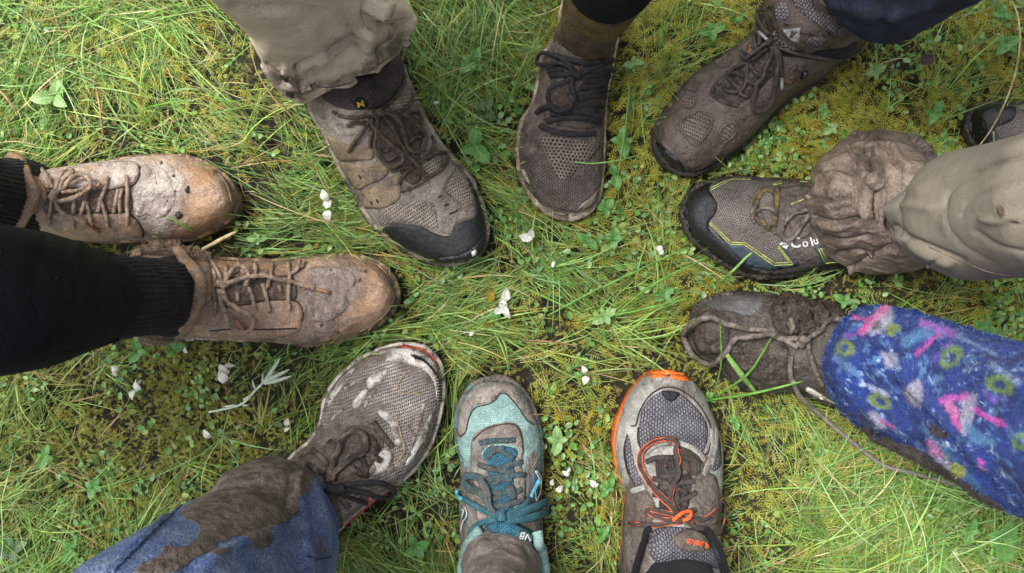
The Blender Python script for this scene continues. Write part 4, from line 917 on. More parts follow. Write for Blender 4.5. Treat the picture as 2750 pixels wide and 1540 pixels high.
I_.patch('toe_overlay', c8((1500, 230), (1600, 150), (1720, 96), (1850, 78), (1950, 96), (2030, 150), (2070, 220), (2085, 300), (2080, 400), (2060, 400), (2040, 290), (1980, 215), (1880, 178), (1760, 160), (1640, 195), (1540, 260)), M_runwhite, off=.0011, mud=stain([(.35, c8((1500, 230), (1640, 140), (1720, 150), (1560, 260)))], 14))
for k in range(12):
    a = (1900 + k * 15, 122 + k * k * 1.05); b = (1935 + k * 12.5, 152 + k * k * 1.15)
    I_.lace([dict(p=c8(a, b), lift=.0005)], M_black_plain, flat=(.0009, .0004), name='toe_stripe', sides=6)
for k in range(9):
    a = (2048 + k * 1.5, 265 + k * 17); b = (2085, 258 + k * 18)
    I_.lace([dict(p=c8(a, b), lift=.0005)], M_black_plain, flat=(.0008, .0004), name='toe_stripe', sides=6)
for pl in (c8((1390, 400), (1450, 300), (1520, 220), (1560, 205), (1500, 300), (1430, 390), (1400, 440)), c8((1640, 270), (1730, 205), (1755, 215), (1720, 290), (1650, 330)), c8((1545, 420), (1610, 340), (1640, 340), (1600, 420), (1570, 450)),
           c8((1700, 460), (1760, 470), (1830, 560), (1850, 650), (1820, 690), (1800, 620), (1770, 540), (1720, 500)), c8((1940, 640), (2010, 500), (2030, 500), (1990, 640), (1900, 780), (1870, 780)), c8((1640, 780), (1740, 700), (1800, 740), (1740, 830), (1660, 850))):
    I_.patch('overlay', pl, M_runwhite, off=.0009, mud=stain([], 1, 0, .04))
for q_ in (((1500, 330), (1560, 290), (1600, 250)), ((1690, 330), (1640, 400), (1600, 470)), ((1880, 560), (1920, 620), (1900, 700)), ((1980, 420), (1960, 520), (1930, 600)), ((1420, 520), (1450, 480), (1500, 450)), ((1760, 820), (1840, 780), (1900, 720)), ((1860, 700), (1830, 770), (1760, 850))):
    I_.lace([dict(p=c8(*q_), lift=.0)], M_runstreak, flat=(.0020, .0003), name='white_streak', sides=8)
I_.patch('side_stripe', x8((640, 1320), (760, 1200), (930, 1050), (1000, 990), (1150, 930), (1280, 810), (1430, 720), (1400, 770), (1200, 930), (1010, 1040), (800, 1210), (660, 1330)), M_runwhite, off=.0018)
I_.patch('side_stripe', x8((930, 900), (975, 930), (990, 1010), (970, 1090), (920, 1135), (940, 1030)), M_runwhite, off=.0022)
for q_ in (((640, 1330), (800, 1205), (1000, 1060), (1200, 935)), ((925, 900), (935, 960), (930, 1020)), ((985, 1020), (970, 1080), (920, 1138)), ((1000, 985), (1150, 925), (1290, 820))):
    I_.lace([dict(p=x8(*q_), lift=.0014)], M_red, .0010, name='red_piping', sides=6)
I_.patch('throat', x8((100, 500), (300, 420), (560, 260), (700, 130), (900, 110), (1100, 220), (1130, 340), (1080, 440), (960, 640), (900, 740), (700, 780), (560, 900), (430, 800), (330, 650)), fabric('runner_throat', lin(104, 90, 80), lin(78, 66, 58), 40, (lin(110, 94, 82), lin(82, 68, 58), .5, 40, .1), rough=.7, bumps=((160, .7, .003),)), off=.0005, rough=.003)
li = I_.lace([x8((1000, 60), (1100, 200), (1190, 320), (1240, 370)), x8((970, 250), (1020, 330), (1050, 420)), x8((880, 430), (980, 480), (1100, 540)), x8((830, 480), (880, 540), (910, 620)), x8((720, 600), (830, 680), (930, 720)), x8((270, 420), (380, 500), (450, 600)), x8((470, 310), (540, 360), (560, 440)), x8((200, 580), (330, 660), (420, 700)), x8((460, 920), (540, 1080), (590, 1230), (600, 1330)), x8((560, 930), (660, 1050), (700, 1100))], M_muddy_lace, flat=(.0034, .0016))
I_.lace([dict(p=x8((460, 800), (490, 660), (560, 480), (640, 300), (720, 200), (830, 190), (900, 280), (880, 400), (780, 490), (650, 590), (540, 690), (510, 780)), lift=[.003, .005, .006, .005, .003])], M_muddy_lace, flat=(.0036, .002), name='lace_loop', parent=li)
I_.lace([dict(p=x8((560, 830), (700, 800), (900, 770), (1080, 770), (1190, 800), (1190, 870), (1100, 905), (900, 880), (720, 870), (600, 860)), lift=[.004, .008, .008, .004])], M_black_lace, flat=(.0036, .0022), name='lace_loop', parent=li)
I_.lace([dict(p=x8((540, 900), (660, 940), (780, 970), (890, 1010)), lift=[.003, .004, .003])], M_black_lace, .0026, name='lace_end', parent=li)
I_.lace([dict(p=x8((470, 830), (550, 850), (640, 850)), lift=.004)], M_black_lace, .0058, name='knot', parent=li)
I_.lace([dict(p=c8((1808, 350), (1830, 290), (1870, 230)), lift=.0012), dict(p=c8((1808, 352), (1880, 356), (1975, 360)), lift=.0012), dict(p=c8((1810, 480), (1835, 600), (1860, 700), (1800, 785)), lift=.0008)], fabric('dry_straw', lin(190, 170, 132), lin(156, 134, 98), 90, None, rough=.7), .0007, name='stuck_straw', sides=5)

# --- teal sneaker, bottom centre
J_ = Shoe('running_shoe', 'teal running shoe with teal laces, mud on its toe, bottom centre',
    [(1345, 1649), (1280, 1630), (1245, 1570)] + c9((150, 1250), (145, 1000), (150, 700), (125, 600), (104, 450), (114, 330), (150, 240), (200, 162), (280, 106), (390, 86)),
    [(1345, 1649), (1415, 1630), (1456, 1570)] + c9((716, 1300), (711, 1150), (702, 1000), (706, 850), (713, 700), (716, 560), (692, 420), (652, 300), (602, 210), (542, 140), (474, 98), (390, 86)),
    SNK_H, M_tealsole, M_teal, z0=.028, inset=[(0, .002), (.7, .002), (.92, .003), (1, .006)], rough=.0009, group='muddy shoes of the group',
    holes=c9((300, 1140), (400, 1090), (560, 1110), (640, 1180), (655, 1300), (690, 1440), (660, 1640), (450, 1700), (230, 1640), (200, 1440), (215, 1320)),
    mudline=stain([(.35, c9((100, 900), (220, 700), (280, 700), (300, 1100), (200, 1300), (140, 1300))), (.3, c9((620, 640), (700, 660), (700, 1200), (600, 1100))), (-.2, c9((300, 300), (440, 200), (600, 400), (680, 560), (500, 400), (220, 460)))], 25))
mt_ = stain([], 1, 0, .05)
J_.patch('toe_overlay', c9((140, 505), (175, 490), (190, 420), (215, 340), (250, 290), (330, 270), (380, 245), (425, 195), (470, 210), (540, 290), (590, 370), (640, 410), (672, 415), (650, 330), (600, 225), (530, 145), (470, 108), (390, 98), (290, 118), (215, 170), (160, 250), (125, 340), (118, 440)), M_tealsuede, off=.0013, mud=mt_)
J_.patch('eyestay', c9((225, 520), (290, 450), (400, 410), (500, 400), (550, 430), (575, 500), (585, 600), (570, 700), (600, 860), (570, 1000), (520, 960), (520, 800), (525, 680), (555, 600), (490, 555), (350, 555), (290, 620), (330, 690), (340, 800), (350, 960), (340, 1060), (270, 1080), (235, 900), (220, 700)), M_tealsuede, off=.0014, mud=mt_)
J_.patch('tongue_throat', c9((300, 630), (350, 570), (480, 570), (545, 605), (520, 690), (515, 820), (520, 960), (480, 1030), (380, 1030), (350, 960), (340, 800), (335, 690)), M_tealtongue, off=.0006)
for pl in (c9((655, 735), (700, 790), (705, 860), (660, 945), (652, 880)), c9((165, 1060), (190, 1000), (198, 1050), (175, 1110))):
    J_.patch('side_panel', pl, M_tealtongue, off=.0012)
for q_ in (((660, 738), (706, 800), (690, 850), (700, 860), (658, 946)), ((658, 945), (655, 860), (690, 820), (655, 740)), ((160, 1160), (172, 1090), (198, 1060), (200, 1010), (178, 985)), ((160, 1010), (185, 1000), (165, 1060))):
    J_.lace([dict(p=c9(*q_), lift=.0016)], M_white_print, flat=(.0010, .0006), name='letter_outline', sides=6)
for k, q_ in enumerate((((150, 498), (185, 470), (200, 400), (225, 330), (262, 296), (340, 276), (385, 250), (425, 200), (470, 215), (540, 295), (600, 385), (650, 420)), ((232, 530), (300, 462), (400, 424), (500, 414), (540, 440), (565, 510), (575, 600)))):
    J_.lace([dict(p=c9(*q_), lift=.0002)], M_seam, .0007, name='stitching', sides=5)
ft = (.0033, .0012)
lj = J_.lace([c9((278, 548), (350, 530), (440, 528), (524, 525)), c9((350, 580), (430, 600), (510, 655)), c9((330, 650), (380, 600), (450, 580)), c9((270, 690), (330, 715), (420, 735), (515, 745)), c9((400, 720), (480, 700), (570, 675)), c9((320, 795), (400, 800), (500, 800)), c9((350, 790), (440, 780), (530, 765), (592, 765)), c9((350, 890), (430, 890), (520, 890), (565, 865)), c9((360, 830), (420, 810)), c9((370, 980), (460, 975), (560, 945), (590, 930)), c9((355, 930), (430, 925))], M_teallace, flat=ft)
J_.patch('lace_keeper', c9((455, 850), (510, 838), (535, 920), (520, 940), (475, 942)), M_teallace, off=.0045, step=4, parent=lj, solid=False)
J_.lace([dict(p=c9((400, 1040), (350, 1000), (320, 920), (240, 860), (205, 800), (240, 772), (300, 800), (335, 900), (345, 980), (400, 1050)), lift=[.003, .007, .008, .007, .003])], M_teallace, flat=(.0042, .0014), name='lace_loop', parent=lj)
J_.lace([dict(p=c9((450, 1070), (520, 1040), (620, 985), (720, 935), (755, 965), (720, 1010), (620, 1050), (520, 1075), (450, 1075)), lift=[.003, .008, .010, .008, .003])], M_teallace2, flat=(.0046, .0014), name='lace_loop', parent=lj)
J_.lace([dict(p=c9((410, 1055), (330, 1020), (250, 970), (190, 930)), lift=[.003, .005, .004]), dict(p=c9((440, 1050), (510, 1020), (570, 970), (605, 920)), lift=[.003, .005, .004]), dict(p=c9((400, 1075), (320, 1090), (250, 1130), (220, 1170)), lift=[.002, .003, .001])], M_teallace2, flat=(.0034, .0014), name='lace_end', parent=lj)
J_.lace([dict(p=c9((192, 932), (140, 900), (86, 868)), lift=.005), dict(p=c9((605, 920), (632, 860), (660, 800)), lift=.004)], M_aglet, .0022, name='aglet', parent=lj)
J_.lace([dict(p=c9((428, 1015), (432, 1050), (432, 1085)), lift=.005)], M_teallace2, flat=(.0052, .003), name='knot', parent=lj)
tj = J_.patch('tongue', c9((332, 1115), (400, 1085), (520, 1095), (600, 1130), (660, 1180), (660, 1230), (620, 1245), (500, 1228), (400, 1200), (350, 1170)), M_tealtongue, off=.004, puff=.009, soft=20)
J_.patch('tongue_tab', c9((510, 1100), (580, 1125), (650, 1175), (662, 1225), (620, 1242), (520, 1225), (535, 1160)), M_teallace2, off=.001, parent=tj)
J_.text('lettering', 'NB', c9((600, 1190))[0], 24, 168, M_white_print, off=.0014, parent=tj, shear=.2, sx=1.1)
J_.lace([dict(p=c9((310, 1140), (240, 1230), (205, 1350), (200, 1450), (215, 1560)), lift=.002), dict(p=c9((640, 1180), (672, 1300), (690, 1440), (680, 1560)), lift=.002)], M_teal, .0058, name='collar', sides=10)

# --- grey and orange running shoe, bottom right of centre
K_ = Shoe('running_shoe', 'grey running shoe with orange sole edge and orange-edged laces, next to the teal shoe',
    [(1808, 1684), (1730, 1660), (1680, 1600)] + c10((165, 1400), (180, 1250), (195, 1050), (205, 925), (162, 830), (130, 700), (119, 580), (134, 460), (175, 350), (232, 240), (310, 150), (380, 106), (480, 94)),
    [(1808, 1684), (1880, 1660), (1930, 1600)] + c10((826, 1400), (822, 1300), (824, 1100), (838, 950), (843, 800), (848, 680), (837, 560), (802, 450), (762, 350), (712, 250), (642, 160), (562, 108), (480, 94)),
    SNK_H, M_orange, M_greysynth, z0=.029, inset=dict(L=[(0, -.0015), (.50, -.0015), (.56, .0012), (.75, .0020), (.85, .0), (.93, -.0005), (1, .006)], R=[(0, -.0015), (.8, -.0015), (.92, -.001), (1, .006)]), rough=.0010, group='muddy shoes of the group', sole_w=.0,
    mudline=stain([(.45, c10((200, 880), (330, 900), (330, 1440), (150, 1440))), (.4, c10((560, 600), (690, 640), (720, 800), (840, 900), (840, 1200), (700, 1150), (620, 900)))], 22))
K_.patch('side_mud_panel', c10((200, 900), (300, 900), (330, 880), (400, 1000), (360, 1150), (330, 1250), (260, 1440), (165, 1440), (185, 1250)), M_kmud, off=.0012, rough=.003)
K_.patch('side_mud_panel', c10((560, 590), (640, 620), (700, 650), (730, 760), (800, 800), (830, 950), (820, 1100), (740, 1120), (660, 1000), (620, 850), (560, 700)), M_kmud, off=.0012, rough=.003)
K_.patch('toe_guard', c10((352, 132), (420, 105), (500, 98), (580, 122), (635, 160), (560, 156), (480, 140), (400, 140)), M_orange, off=.002, step=5)
K_.patch('mesh_panel', c10((290, 460), (300, 380), (350, 290), (430, 235), (520, 225), (600, 270), (680, 350), (735, 430), (750, 520), (735, 600), (700, 640), (640, 590), (540, 562), (440, 540), (360, 570), (310, 615), (285, 550)), M_greymesh, off=.0005)
K_.patch('mesh_panel', c10((200, 540), (222, 530), (240, 620), (270, 740), (320, 850), (300, 860), (260, 860), (215, 760), (192, 640)), M_greymesh, off=.0005)
K_.patch('mesh_panel', c10((790, 500), (830, 560), (840, 680), (830, 740), (770, 760), (770, 640)), M_greymesh, off=.0005)
K_.patch('toe_tab', c10((440, 228), (555, 240), (535, 285), (500, 298), (465, 280)), M_black_plain, off=.0012, step=5)
for q_ in (((240, 460), (268, 462), (290, 380), (345, 280), (430, 212), (520, 205), (610, 250), (690, 330), (755, 440)), ((285, 470), (282, 560), (310, 630)), ((755, 440), (768, 540), (740, 650), (700, 650)), ((215, 520), (192, 620), (215, 760), (270, 870))):
    K_.lace([dict(p=c10(*q_), lift=.0003)], M_seam, .0009, name='stitching', sides=5)
for q_ in (((330, 640), (400, 590), (470, 572), (560, 578), (640, 610), (700, 660), (730, 695)), ((770, 480), (775, 600), (745, 720), (715, 790)), ((800, 480), (795, 600), (770, 720)), ((240, 900), (330, 870))):
    K_.lace([dict(p=c10(*q_), lift=.0005)], M_greysynth, flat=(.0036, .0010), name='overlay', sides=8)
K_.patch('throat', c10((400, 700), (480, 680), (590, 700), (640, 800), (620, 1000), (560, 1080), (440, 1060), (420, 900)), fabric('charcoal_throat', lin(66, 60, 58), lin(46, 42, 42), 50, (lin(98, 84, 75), lin(72, 61, 54), .40, 40, .1), ('knit', .003, 0, lin(36, 33, 34), .7), rough=.7), off=.0005, rough=.001)
K_.patch('mud_clod', c10((560, 600), (640, 625), (700, 690), (690, 780), (620, 790), (560, 740), (540, 660)), M_clod, off=.0006, puff=.002, rough=.003)
fk = (.0030, .0012)
rungs = [((335, 705), (410, 675), (520, 675)), ((460, 735), (490, 800), (530, 860)), ((380, 810), (470, 850), (540, 880)), ((380, 920), (470, 935), (560, 960)), ((440, 990), (520, 970), (610, 945), (670, 905)), ((540, 850), (600, 840), (660, 830)), ((430, 880), (520, 870), (610, 910)), ((440, 800), (530, 790), (620, 765)), ((360, 1030), (450, 1055), (540, 1070)), ((560, 960), (620, 990)), ((600, 1040), (670, 1020)), ((540, 900), (550, 960), (530, 1000))]
lk = K_.lace([c10(*q_) for q_ in rungs], M_charlace, flat=fk)
def edged(sh, pts, lift, parent, name, w=5.2):
    """a flat lace and the bright piping along its two edges"""
    o = sh.lace([dict(p=c10(*pts), lift=lift)], M_charlace, flat=(.0030, .0013), name=name, parent=parent)
    return o
K_.lace([dict(p=c10(*[(x_, y_ - 11) for x_, y_ in q_]), lift=.0004) for q_ in rungs] + [dict(p=c10(*[(x_, y_ + 11) for x_, y_ in q_]), lift=.0004) for q_ in rungs[2:7]], M_orangeedge, .0006, name='lace_piping', parent=lk, sides=6)
loop = [(540, 1060), (500, 1000), (440, 930), (360, 820), (312, 720), (312, 640), (370, 575), (450, 548), (520, 560), (550, 640), (565, 710), (540, 800), (505, 880), (500, 980), (540, 1040)]
edged(K_, loop, [.003, .006, .007, .006, .007, .006, .003], lk, 'lace_loop')
K_.lace([dict(p=c10((545, 1045), (515, 1000), (455, 930), (375, 815), (327, 715), (326, 640), (375, 590), (450, 562), (510, 572), (536, 640)), lift=[.004, .007, .008, .007])], M_orangeedge, .0006, name='lace_piping', parent=lk, sides=6)
K_.lace([dict(p=c10((535, 1065), (490, 1010), (425, 940), (345, 830), (298, 722), (298, 635), (360, 562), (450, 535), (530, 548), (562, 630), (578, 710), (552, 810), (520, 890), (516, 980), (552, 1040)), lift=[.004, .007, .008, .007, .007, .004])], M_orangeedge, .0006, name='lace_piping', parent=lk, sides=6)
bow = [((560, 1085), (640, 1090), (720, 1075), (780, 1020), (815, 950), (832, 1000), (825, 1100), (795, 1190)), ((570, 1100), (480, 1115), (380, 1125), (240, 1115)), ((600, 1100), (660, 1140), (720, 1150), (770, 1210)), ((550, 1060), (450, 1040), (365, 1022), (365, 1050), (460, 1080), (550, 1085))]
for q_, nm in zip(bow, ('lace_loop', 'lace_end', 'lace_end', 'lace_loop')):
    edged(K_, q_, [.003, .005, .004], lk, nm)
    K_.lace([dict(p=c10(*[(x_, y_ - 12) for x_, y_ in q_]), lift=[.004, .006, .005]), dict(p=c10(*[(x_, y_ + 12) for x_, y_ in q_]), lift=[.004, .006, .005])], M_orangeedge, .0006, name='lace_piping', parent=lk, sides=6)
K_.lace([dict(p=c10((520, 1085), (580, 1040), (630, 1040), (620, 1080), (570, 1095)), lift=.006)], M_orangeedge, .0024, name='knot', parent=lk)
tk = K_.patch('tongue', c10((355, 1250), (385, 1160), (480, 1135), (600, 1140), (700, 1160), (760, 1220), (800, 1320), (825, 1410), (700, 1390), (560, 1390), (430, 1385), (370, 1330)), M_greymesh, off=.004, puff=.010, soft=26)
K_.patch('tongue_label', c10((515, 1215), (570, 1165), (640, 1150), (720, 1180), (775, 1260), (720, 1300), (600, 1300), (550, 1270)), M_kmud, off=.0012, parent=tk)
K_.text('lettering', 'asics', c10((662, 1246))[0], 25, 170, M_orangeedge, off=.0012, parent=tk, shear=.2)
K_.lace([dict(p=c10((722, 1250), (745, 1262), (738, 1285), (718, 1275), (728, 1262)), lift=.0016)], M_orangeedge, .0010, name='emblem', parent=tk, sides=6)
K_.lace([dict(p=c10((390, 1150), (340, 1240), (310, 1340), (280, 1450), (270, 1560)), lift=.003), dict(p=c10((700, 1150), (780, 1260), (830, 1400), (850, 1540)), lift=.002)], M_blacksock, .0038, name='collar', sides=10)
# ------------------------------------------------------------------ the people's legs and clothes
def rw(xp, yp, r, h, ry=None, rot=0):
    """ring round a leg axis; xp, yp: place on the ground plan in picture units from the centre (y down)"""
    ry = ry or r; out = []
    for i in range(8):
        a = 2 * math.pi * i / 8
        x, y = r * math.cos(a), ry * math.sin(a)
        out.append((xp * K0 + x * math.cos(R(rot)) - y * math.sin(R(rot)), -yp * K0 + x * math.sin(R(rot)) + y * math.cos(R(rot)), h))
    return np.array(out)
TORSO = [(-1480, -100), (-700, -1010), (340, -1130), (1150, -1000), (1580, -260), (1500, 420), (-880, 980), (-60, 1190), (640, 1190)]
BACK = [((tx - ax) * K0 * .8, -(ty - ay) * K0 * .8) for (tx, ty), (ax, ay) in zip(TORSO, [(-855, 24), (-395, -570), (195, -640), (790, -660), (925, -155), (985, 255), (-545, 590), (-33, 702), (422, 757)])]
def person(x, y, label):
    b = Vector((x * K0, -y * K0, 0))
    o = empty('person', b, label, 'person', 'people standing in a ring')
    LEAN[o.name] = BACK[len(LEAN)]
    return o, b
def wrinkle(amp, kx, kz, seed=0, top=.5):
    """long soft folds running round and along a cloth tube, stronger towards its hem"""
    def f(V, N, M):
        t = np.repeat(np.linspace(0, 1, N), M)
        n = n3(V, (kx * 1.4, kx * 1.4, kz * 1.4), seed, 2)
        n = .55 - np.sqrt(np.abs(n) + .004) * 1.3                  # soft hollows between sharp ridges, as cloth folds
        return n * amp * (1 - np.clip(t / top, 0, 1) * .7)
    return f

def crumple(amp, seed):
    """small sharp creases of wet cloth, in several directions"""
    def f(V, N, M):
        r = np.zeros(len(V))
        for k, (sc, a) in enumerate(((11, 1.2), (26, .55), (60, .14))):
            n = vn3(V, (sc * 1.3, sc * 1.7, sc * 2.3), seed + k)
            r += a * (.35 - np.abs(n) ** .7)
        return r * amp
    return f

# black leggings, left
p1, b1 = person(-855, 24, 'person in black leggings and muddy tan boots standing at the left edge')
loft('sock', [rw(-850, 24, .048, .05), rw(-852, 24, .044, .09), rw(-855, 24, .041, .13), rw(-855, 24, .041, .19), rw(-855, 24, .043, .26), rw(-855, 24, .043, .34)], M_ribsock, p1, b1, N=70, M=320, ribs=46, rib_amp=.0007, rough=.0035, rscale=26, cap=False)
loft('legging', [rw(-855, 24, .0445, .285), rw(-855, 24, .0470, .305), rw(-855, 24, .051, .35), rw(-855, 24, .056, .41), rw(-855, 23, .058, .47), rw(-860, 22, .057, .56), rw(-865, 20, .055, .66), rw(-865, 20, .062, .80)], M_legging, p1, b1, N=120, M=160, rough=.0012, rscale=14, strokes=[([(352, 700), (330, 760), (345, 830)], 9, -.0018), ([(300, 670), (285, 760), (300, 860)], 10, -.0016), ([(220, 640), (190, 720), (200, 800)], 14, .002), ([(120, 640), (90, 760), (110, 900)], 16, -.002), ([(330, 905), (250, 930), (150, 950)], 10, -.002)])
loft('sock', [rw(-1250, -224, .048, .05), rw(-1252, -224, .044, .09), rw(-1258, -224, .041, .13), rw(-1260, -224, .041, .19), rw(-1262, -224, .043, .26), rw(-1262, -224, .043, .34)], M_ribsock, p1, b1, N=70, M=320, ribs=46, rib_amp=.0007, rough=.0035, rscale=26, cap=False)
loft('legging', [rw(-1262, -224, .0445, .285), rw(-1262, -224, .0470, .305), rw(-1262, -224, .051, .35), rw(-1262, -224, .057, .43), rw(-1262, -224, .057, .56), rw(-1262, -224, .055, .66), rw(-1255, -224, .062, .80)], M_legging, p1, b1, N=60, M=80, rough=.0012, rscale=14)
def fibres(name, lines, n, ln, mat, parent, base, h, spread=1.0):
    """a fuzzy edge of wool: many short hairs along a line"""
    Vs = []; Fs = []
    for line in lines:
        pl = cr(line, n)
        for i, (a, b) in enumerate(pl):
            for q_ in range(5):
                p0 = np.array(P(a + rng.normal(0, 3), b + rng.normal(0, 3), h + rng.normal(0, .002)))
                d = rng.normal(0, 1, 3); d[2] = abs(d[2]) * .6; d /= np.linalg.norm(d)
                L = ln * rng.uniform(.5, 1.3); d2 = d + rng.normal(0, .5, 3)
                sd = np.cross(d, [0, 0, 1.0]); sd /= np.linalg.norm(sd) + 1e-9
                w = .00045
                k = len(Vs)
                Vs += [p0 - sd * w, p0 + sd * w, p0 + d * L * .5 + sd * w, p0 + d * L * .5 - sd * w, p0 + d * L * .5 + d2 * L * .5]
                Fs += [(k, k + 1, k + 2, k + 3), (k + 3, k + 2, k + 4)]
    return mesh_obj(name, np.array(Vs), Fs, mat, parent, base)
fb = fibres('shearling_trim', [c2((210, 190), (350, 150), (520, 150), (700, 175), (800, 205)), c2((250, 165), (420, 130), (560, 130)), c2((260, 920), (400, 930), (560, 880), (620, 830))], 260, .006, M_wool, B.root, B.base, .075)
fb['kind'] = 'stuff'
V_, N_ = B.line3(c2((205, 215), (340, 165), (520, 160), (700, 185), (840, 215)), .002); _v, _f = tube(V_, .006, .006, N_, 10); mesh_obj('collar_roll', _v, _f, M_wool, B.root, B.base)
V_, N_ = B.line3(c2((250, 915), (400, 915), (540, 880), (620, 820)), .002); _v, _f = tube(V_, .006, .006, N_, 10); mesh_obj('collar_roll', _v, _f, M_wool, B.root, B.base)

# beige trousers, top left of centre
p2, b2 = person(-395, -570, 'person in beige trousers with mud-stained bunched hem')
r_h = [(1082, 128, .100), (1075, 50, .09), (980, -10, .08), (840, 30, .07), (738, 205, .075), (800, 278, .075), (884, 246, .108), (1000, 192, .122)]
r_1 = [(1092, 108, .130), (1075, 30, .12), (970, -30, .11), (810, 10, .10), (712, 176, .105), (785, 255, .098), (884, 232, .128), (1005, 172, .142)]
r_2 = [(1104, 72, .165), (1070, -10, .16), (950, -70, .15), (780, -30, .14), (697, 130, .145), (775, 215, .138), (880, 195, .160), (1012, 138, .172)]
r_3 = [(1085, 35, .205), (1050, -60, .21), (930, -120, .20), (740, -80, .20), (668, 90, .185), (760, 165, .180), (875, 150, .195), (1005, 90, .205)]
cl = loft('trouser_leg', [ringp(r_h), ringp(r_1), ringp(r_2), ringp(r_3), rw(-404, -592, .068, .26), rw(-407, -594, .067, .34), rw(-407, -594, .067, .45), rw(-407, -594, .070, .60), rw(-407, -594, .08, .80)], M_beige, p2, b2, N=190, M=260, rough=.0008, rscale=30,
    folds=wrinkle(.002, 6, 10, 3, .55),
    strokes=[(c3((790, -40), (775, 40), (795, 120), (800, 200), (835, 290), (860, 330)), 17, 0.0108), (c3((830, -20), (835, 40), (815, 90), (830, 140)), 9, -0.0216), (c3((745, 190), (650, 262), (520, 305), (425, 372)), 8, -0.0149), (c3((700, 250), (600, 310), (500, 345)), 16, 0.0054), (c3((765, 245), (700, 310), (635, 362)), 7, -0.0135), (c3((412, 330), (418, 400), (428, 452)), 9, 0.0108), (c3((440, 450), (500, 410), (560, 370)), 8, -0.0121), (c3((470, 470), (580, 420), (720, 400), (800, 340)), 13, 0.0068),
             (c3((620, 70), (450, 45), (250, 60), (130, 40)), 12, -0.0068), (c3((330, 250), (430, 262), (540, 250)), 30, 0.0054), (c3((870, 115), (960, 108), (1035, 92)), 6, -0.0068), (c3((900, 60), (980, 60), (1040, 110)), 24, 0.0081), (c3((930, 285), (975, 262), (1020, 220)), 9, -0.0121), (c3((850, 190), (920, 180), (990, 150)), 16, 0.0068), (c3((300, 345), (360, 425), (450, 500)), 8, -0.0081), (c3((560, 440), (640, 455), (750, 430), (850, 360)), 7, -0.0054), (c3((520, 170), (600, 200), (700, 170)), 22, 0.0041)],
    attrs={'mud': stain([(.32, c3((300, 330), (420, 400), (540, 470), (500, 545), (420, 530), (320, 430))), (.26, c3((560, 470), (600, 420), (760, 360), (880, 200), (1000, 150), (1060, 150), (1010, 280), (900, 340), (760, 450))), (.12, c3((700, 60), (800, 60), (780, 220), (640, 340), (560, 360)))], 22, 0)})
sc_ = Surf(cl, b2)
for q_ in (((880, 112), (960, 106), (1030, 92)), ((570, 452), (650, 456), (760, 424), (870, 352), (960, 285))):
    V_, N_ = sc_.line3(c3(*q_), .0002, step=4)
    _v, _f = tube(V_, .0005, .0006, N_, 6); mesh_obj('hem_stitching', _v, _f, M_stitch, cl, b2)

# mustard sock and black legging, top centre
p3, b3 = person(195, -640, 'person in a mustard sock and black legging at the top centre')
loft('sock', [rw(186, -632, .036, .05), rw(188, -635, .034, .075), rw(191, -638, .0325, .10), rw(200, -653, .036, .14), rw(212, -674, .041, .18), rw(224, -696, .045, .22), rw(232, -708, .047, .26)], M_mustard, p3, b3, N=80, M=120, rough=.0015, rscale=22, cap=False, attrs={'mud': stain([(.2, c4((350, 250), (700, 250), (700, 380), (340, 380))), (.12, c4((340, 0), (450, 0), (480, 350), (340, 350)))], 25)})
loft('legging', [rw(221, -690, .0462, .205, rot=0) + np.array([[0, 0, .012], [0, 0, .016], [0, 0, .012], [0, 0, .004], [0, 0, -.002], [0, 0, -.004], [0, 0, -.004], [0, 0, .002]]), rw(228, -702, .0485, .235), rw(240, -720, .052, .29), rw(250, -735, .056, .37), rw(255, -740, .058, .46), rw(258, -740, .055, .6), rw(258, -735, .063, .8)], M_legging, p3, b3, N=70, M=100, rough=.001, rscale=14)

# dark jeans, top right
p4, b4 = person(790, -660, 'person in dark blue jeans at the top right corner')
loft('trouser_leg', [ringp([(2490, 45, .125), (2460, -70, .125), (2340, -130, .13), (2240, -110, .14), (2192, -30, .15), (2240, 45, .15), (2310, 98, .135), (2410, 110, .12)]), ringp([(2510, 35, .155), (2475, -85, .155), (2350, -150, .16), (2245, -130, .165), (2188, -50, .175), (2245, 25, .175), (2325, 82, .16), (2430, 95, .15)]),
    rw(820, -690, .068, .23), rw(830, -690, .070, .32), rw(835, -685, .072, .45), rw(835, -680, .07, .6), rw(835, -670, .08, .8)], M_darkjean, p4, b4, N=90, M=140, folds=wrinkle(.005, 7, 14, 9, .6), rough=.0015, rscale=20,
    strokes=[(c5((1700, 40), (1850, 90), (2100, 70), (2250, 30)), 14, .006), (c5((1600, 100), (1760, 200), (1900, 260)), 12, -.006), (c5((1950, 120), (2050, 200), (2080, 260)), 12, .005), (c5((1500, 30), (1650, 80), (1800, 160)), 12, .005)])

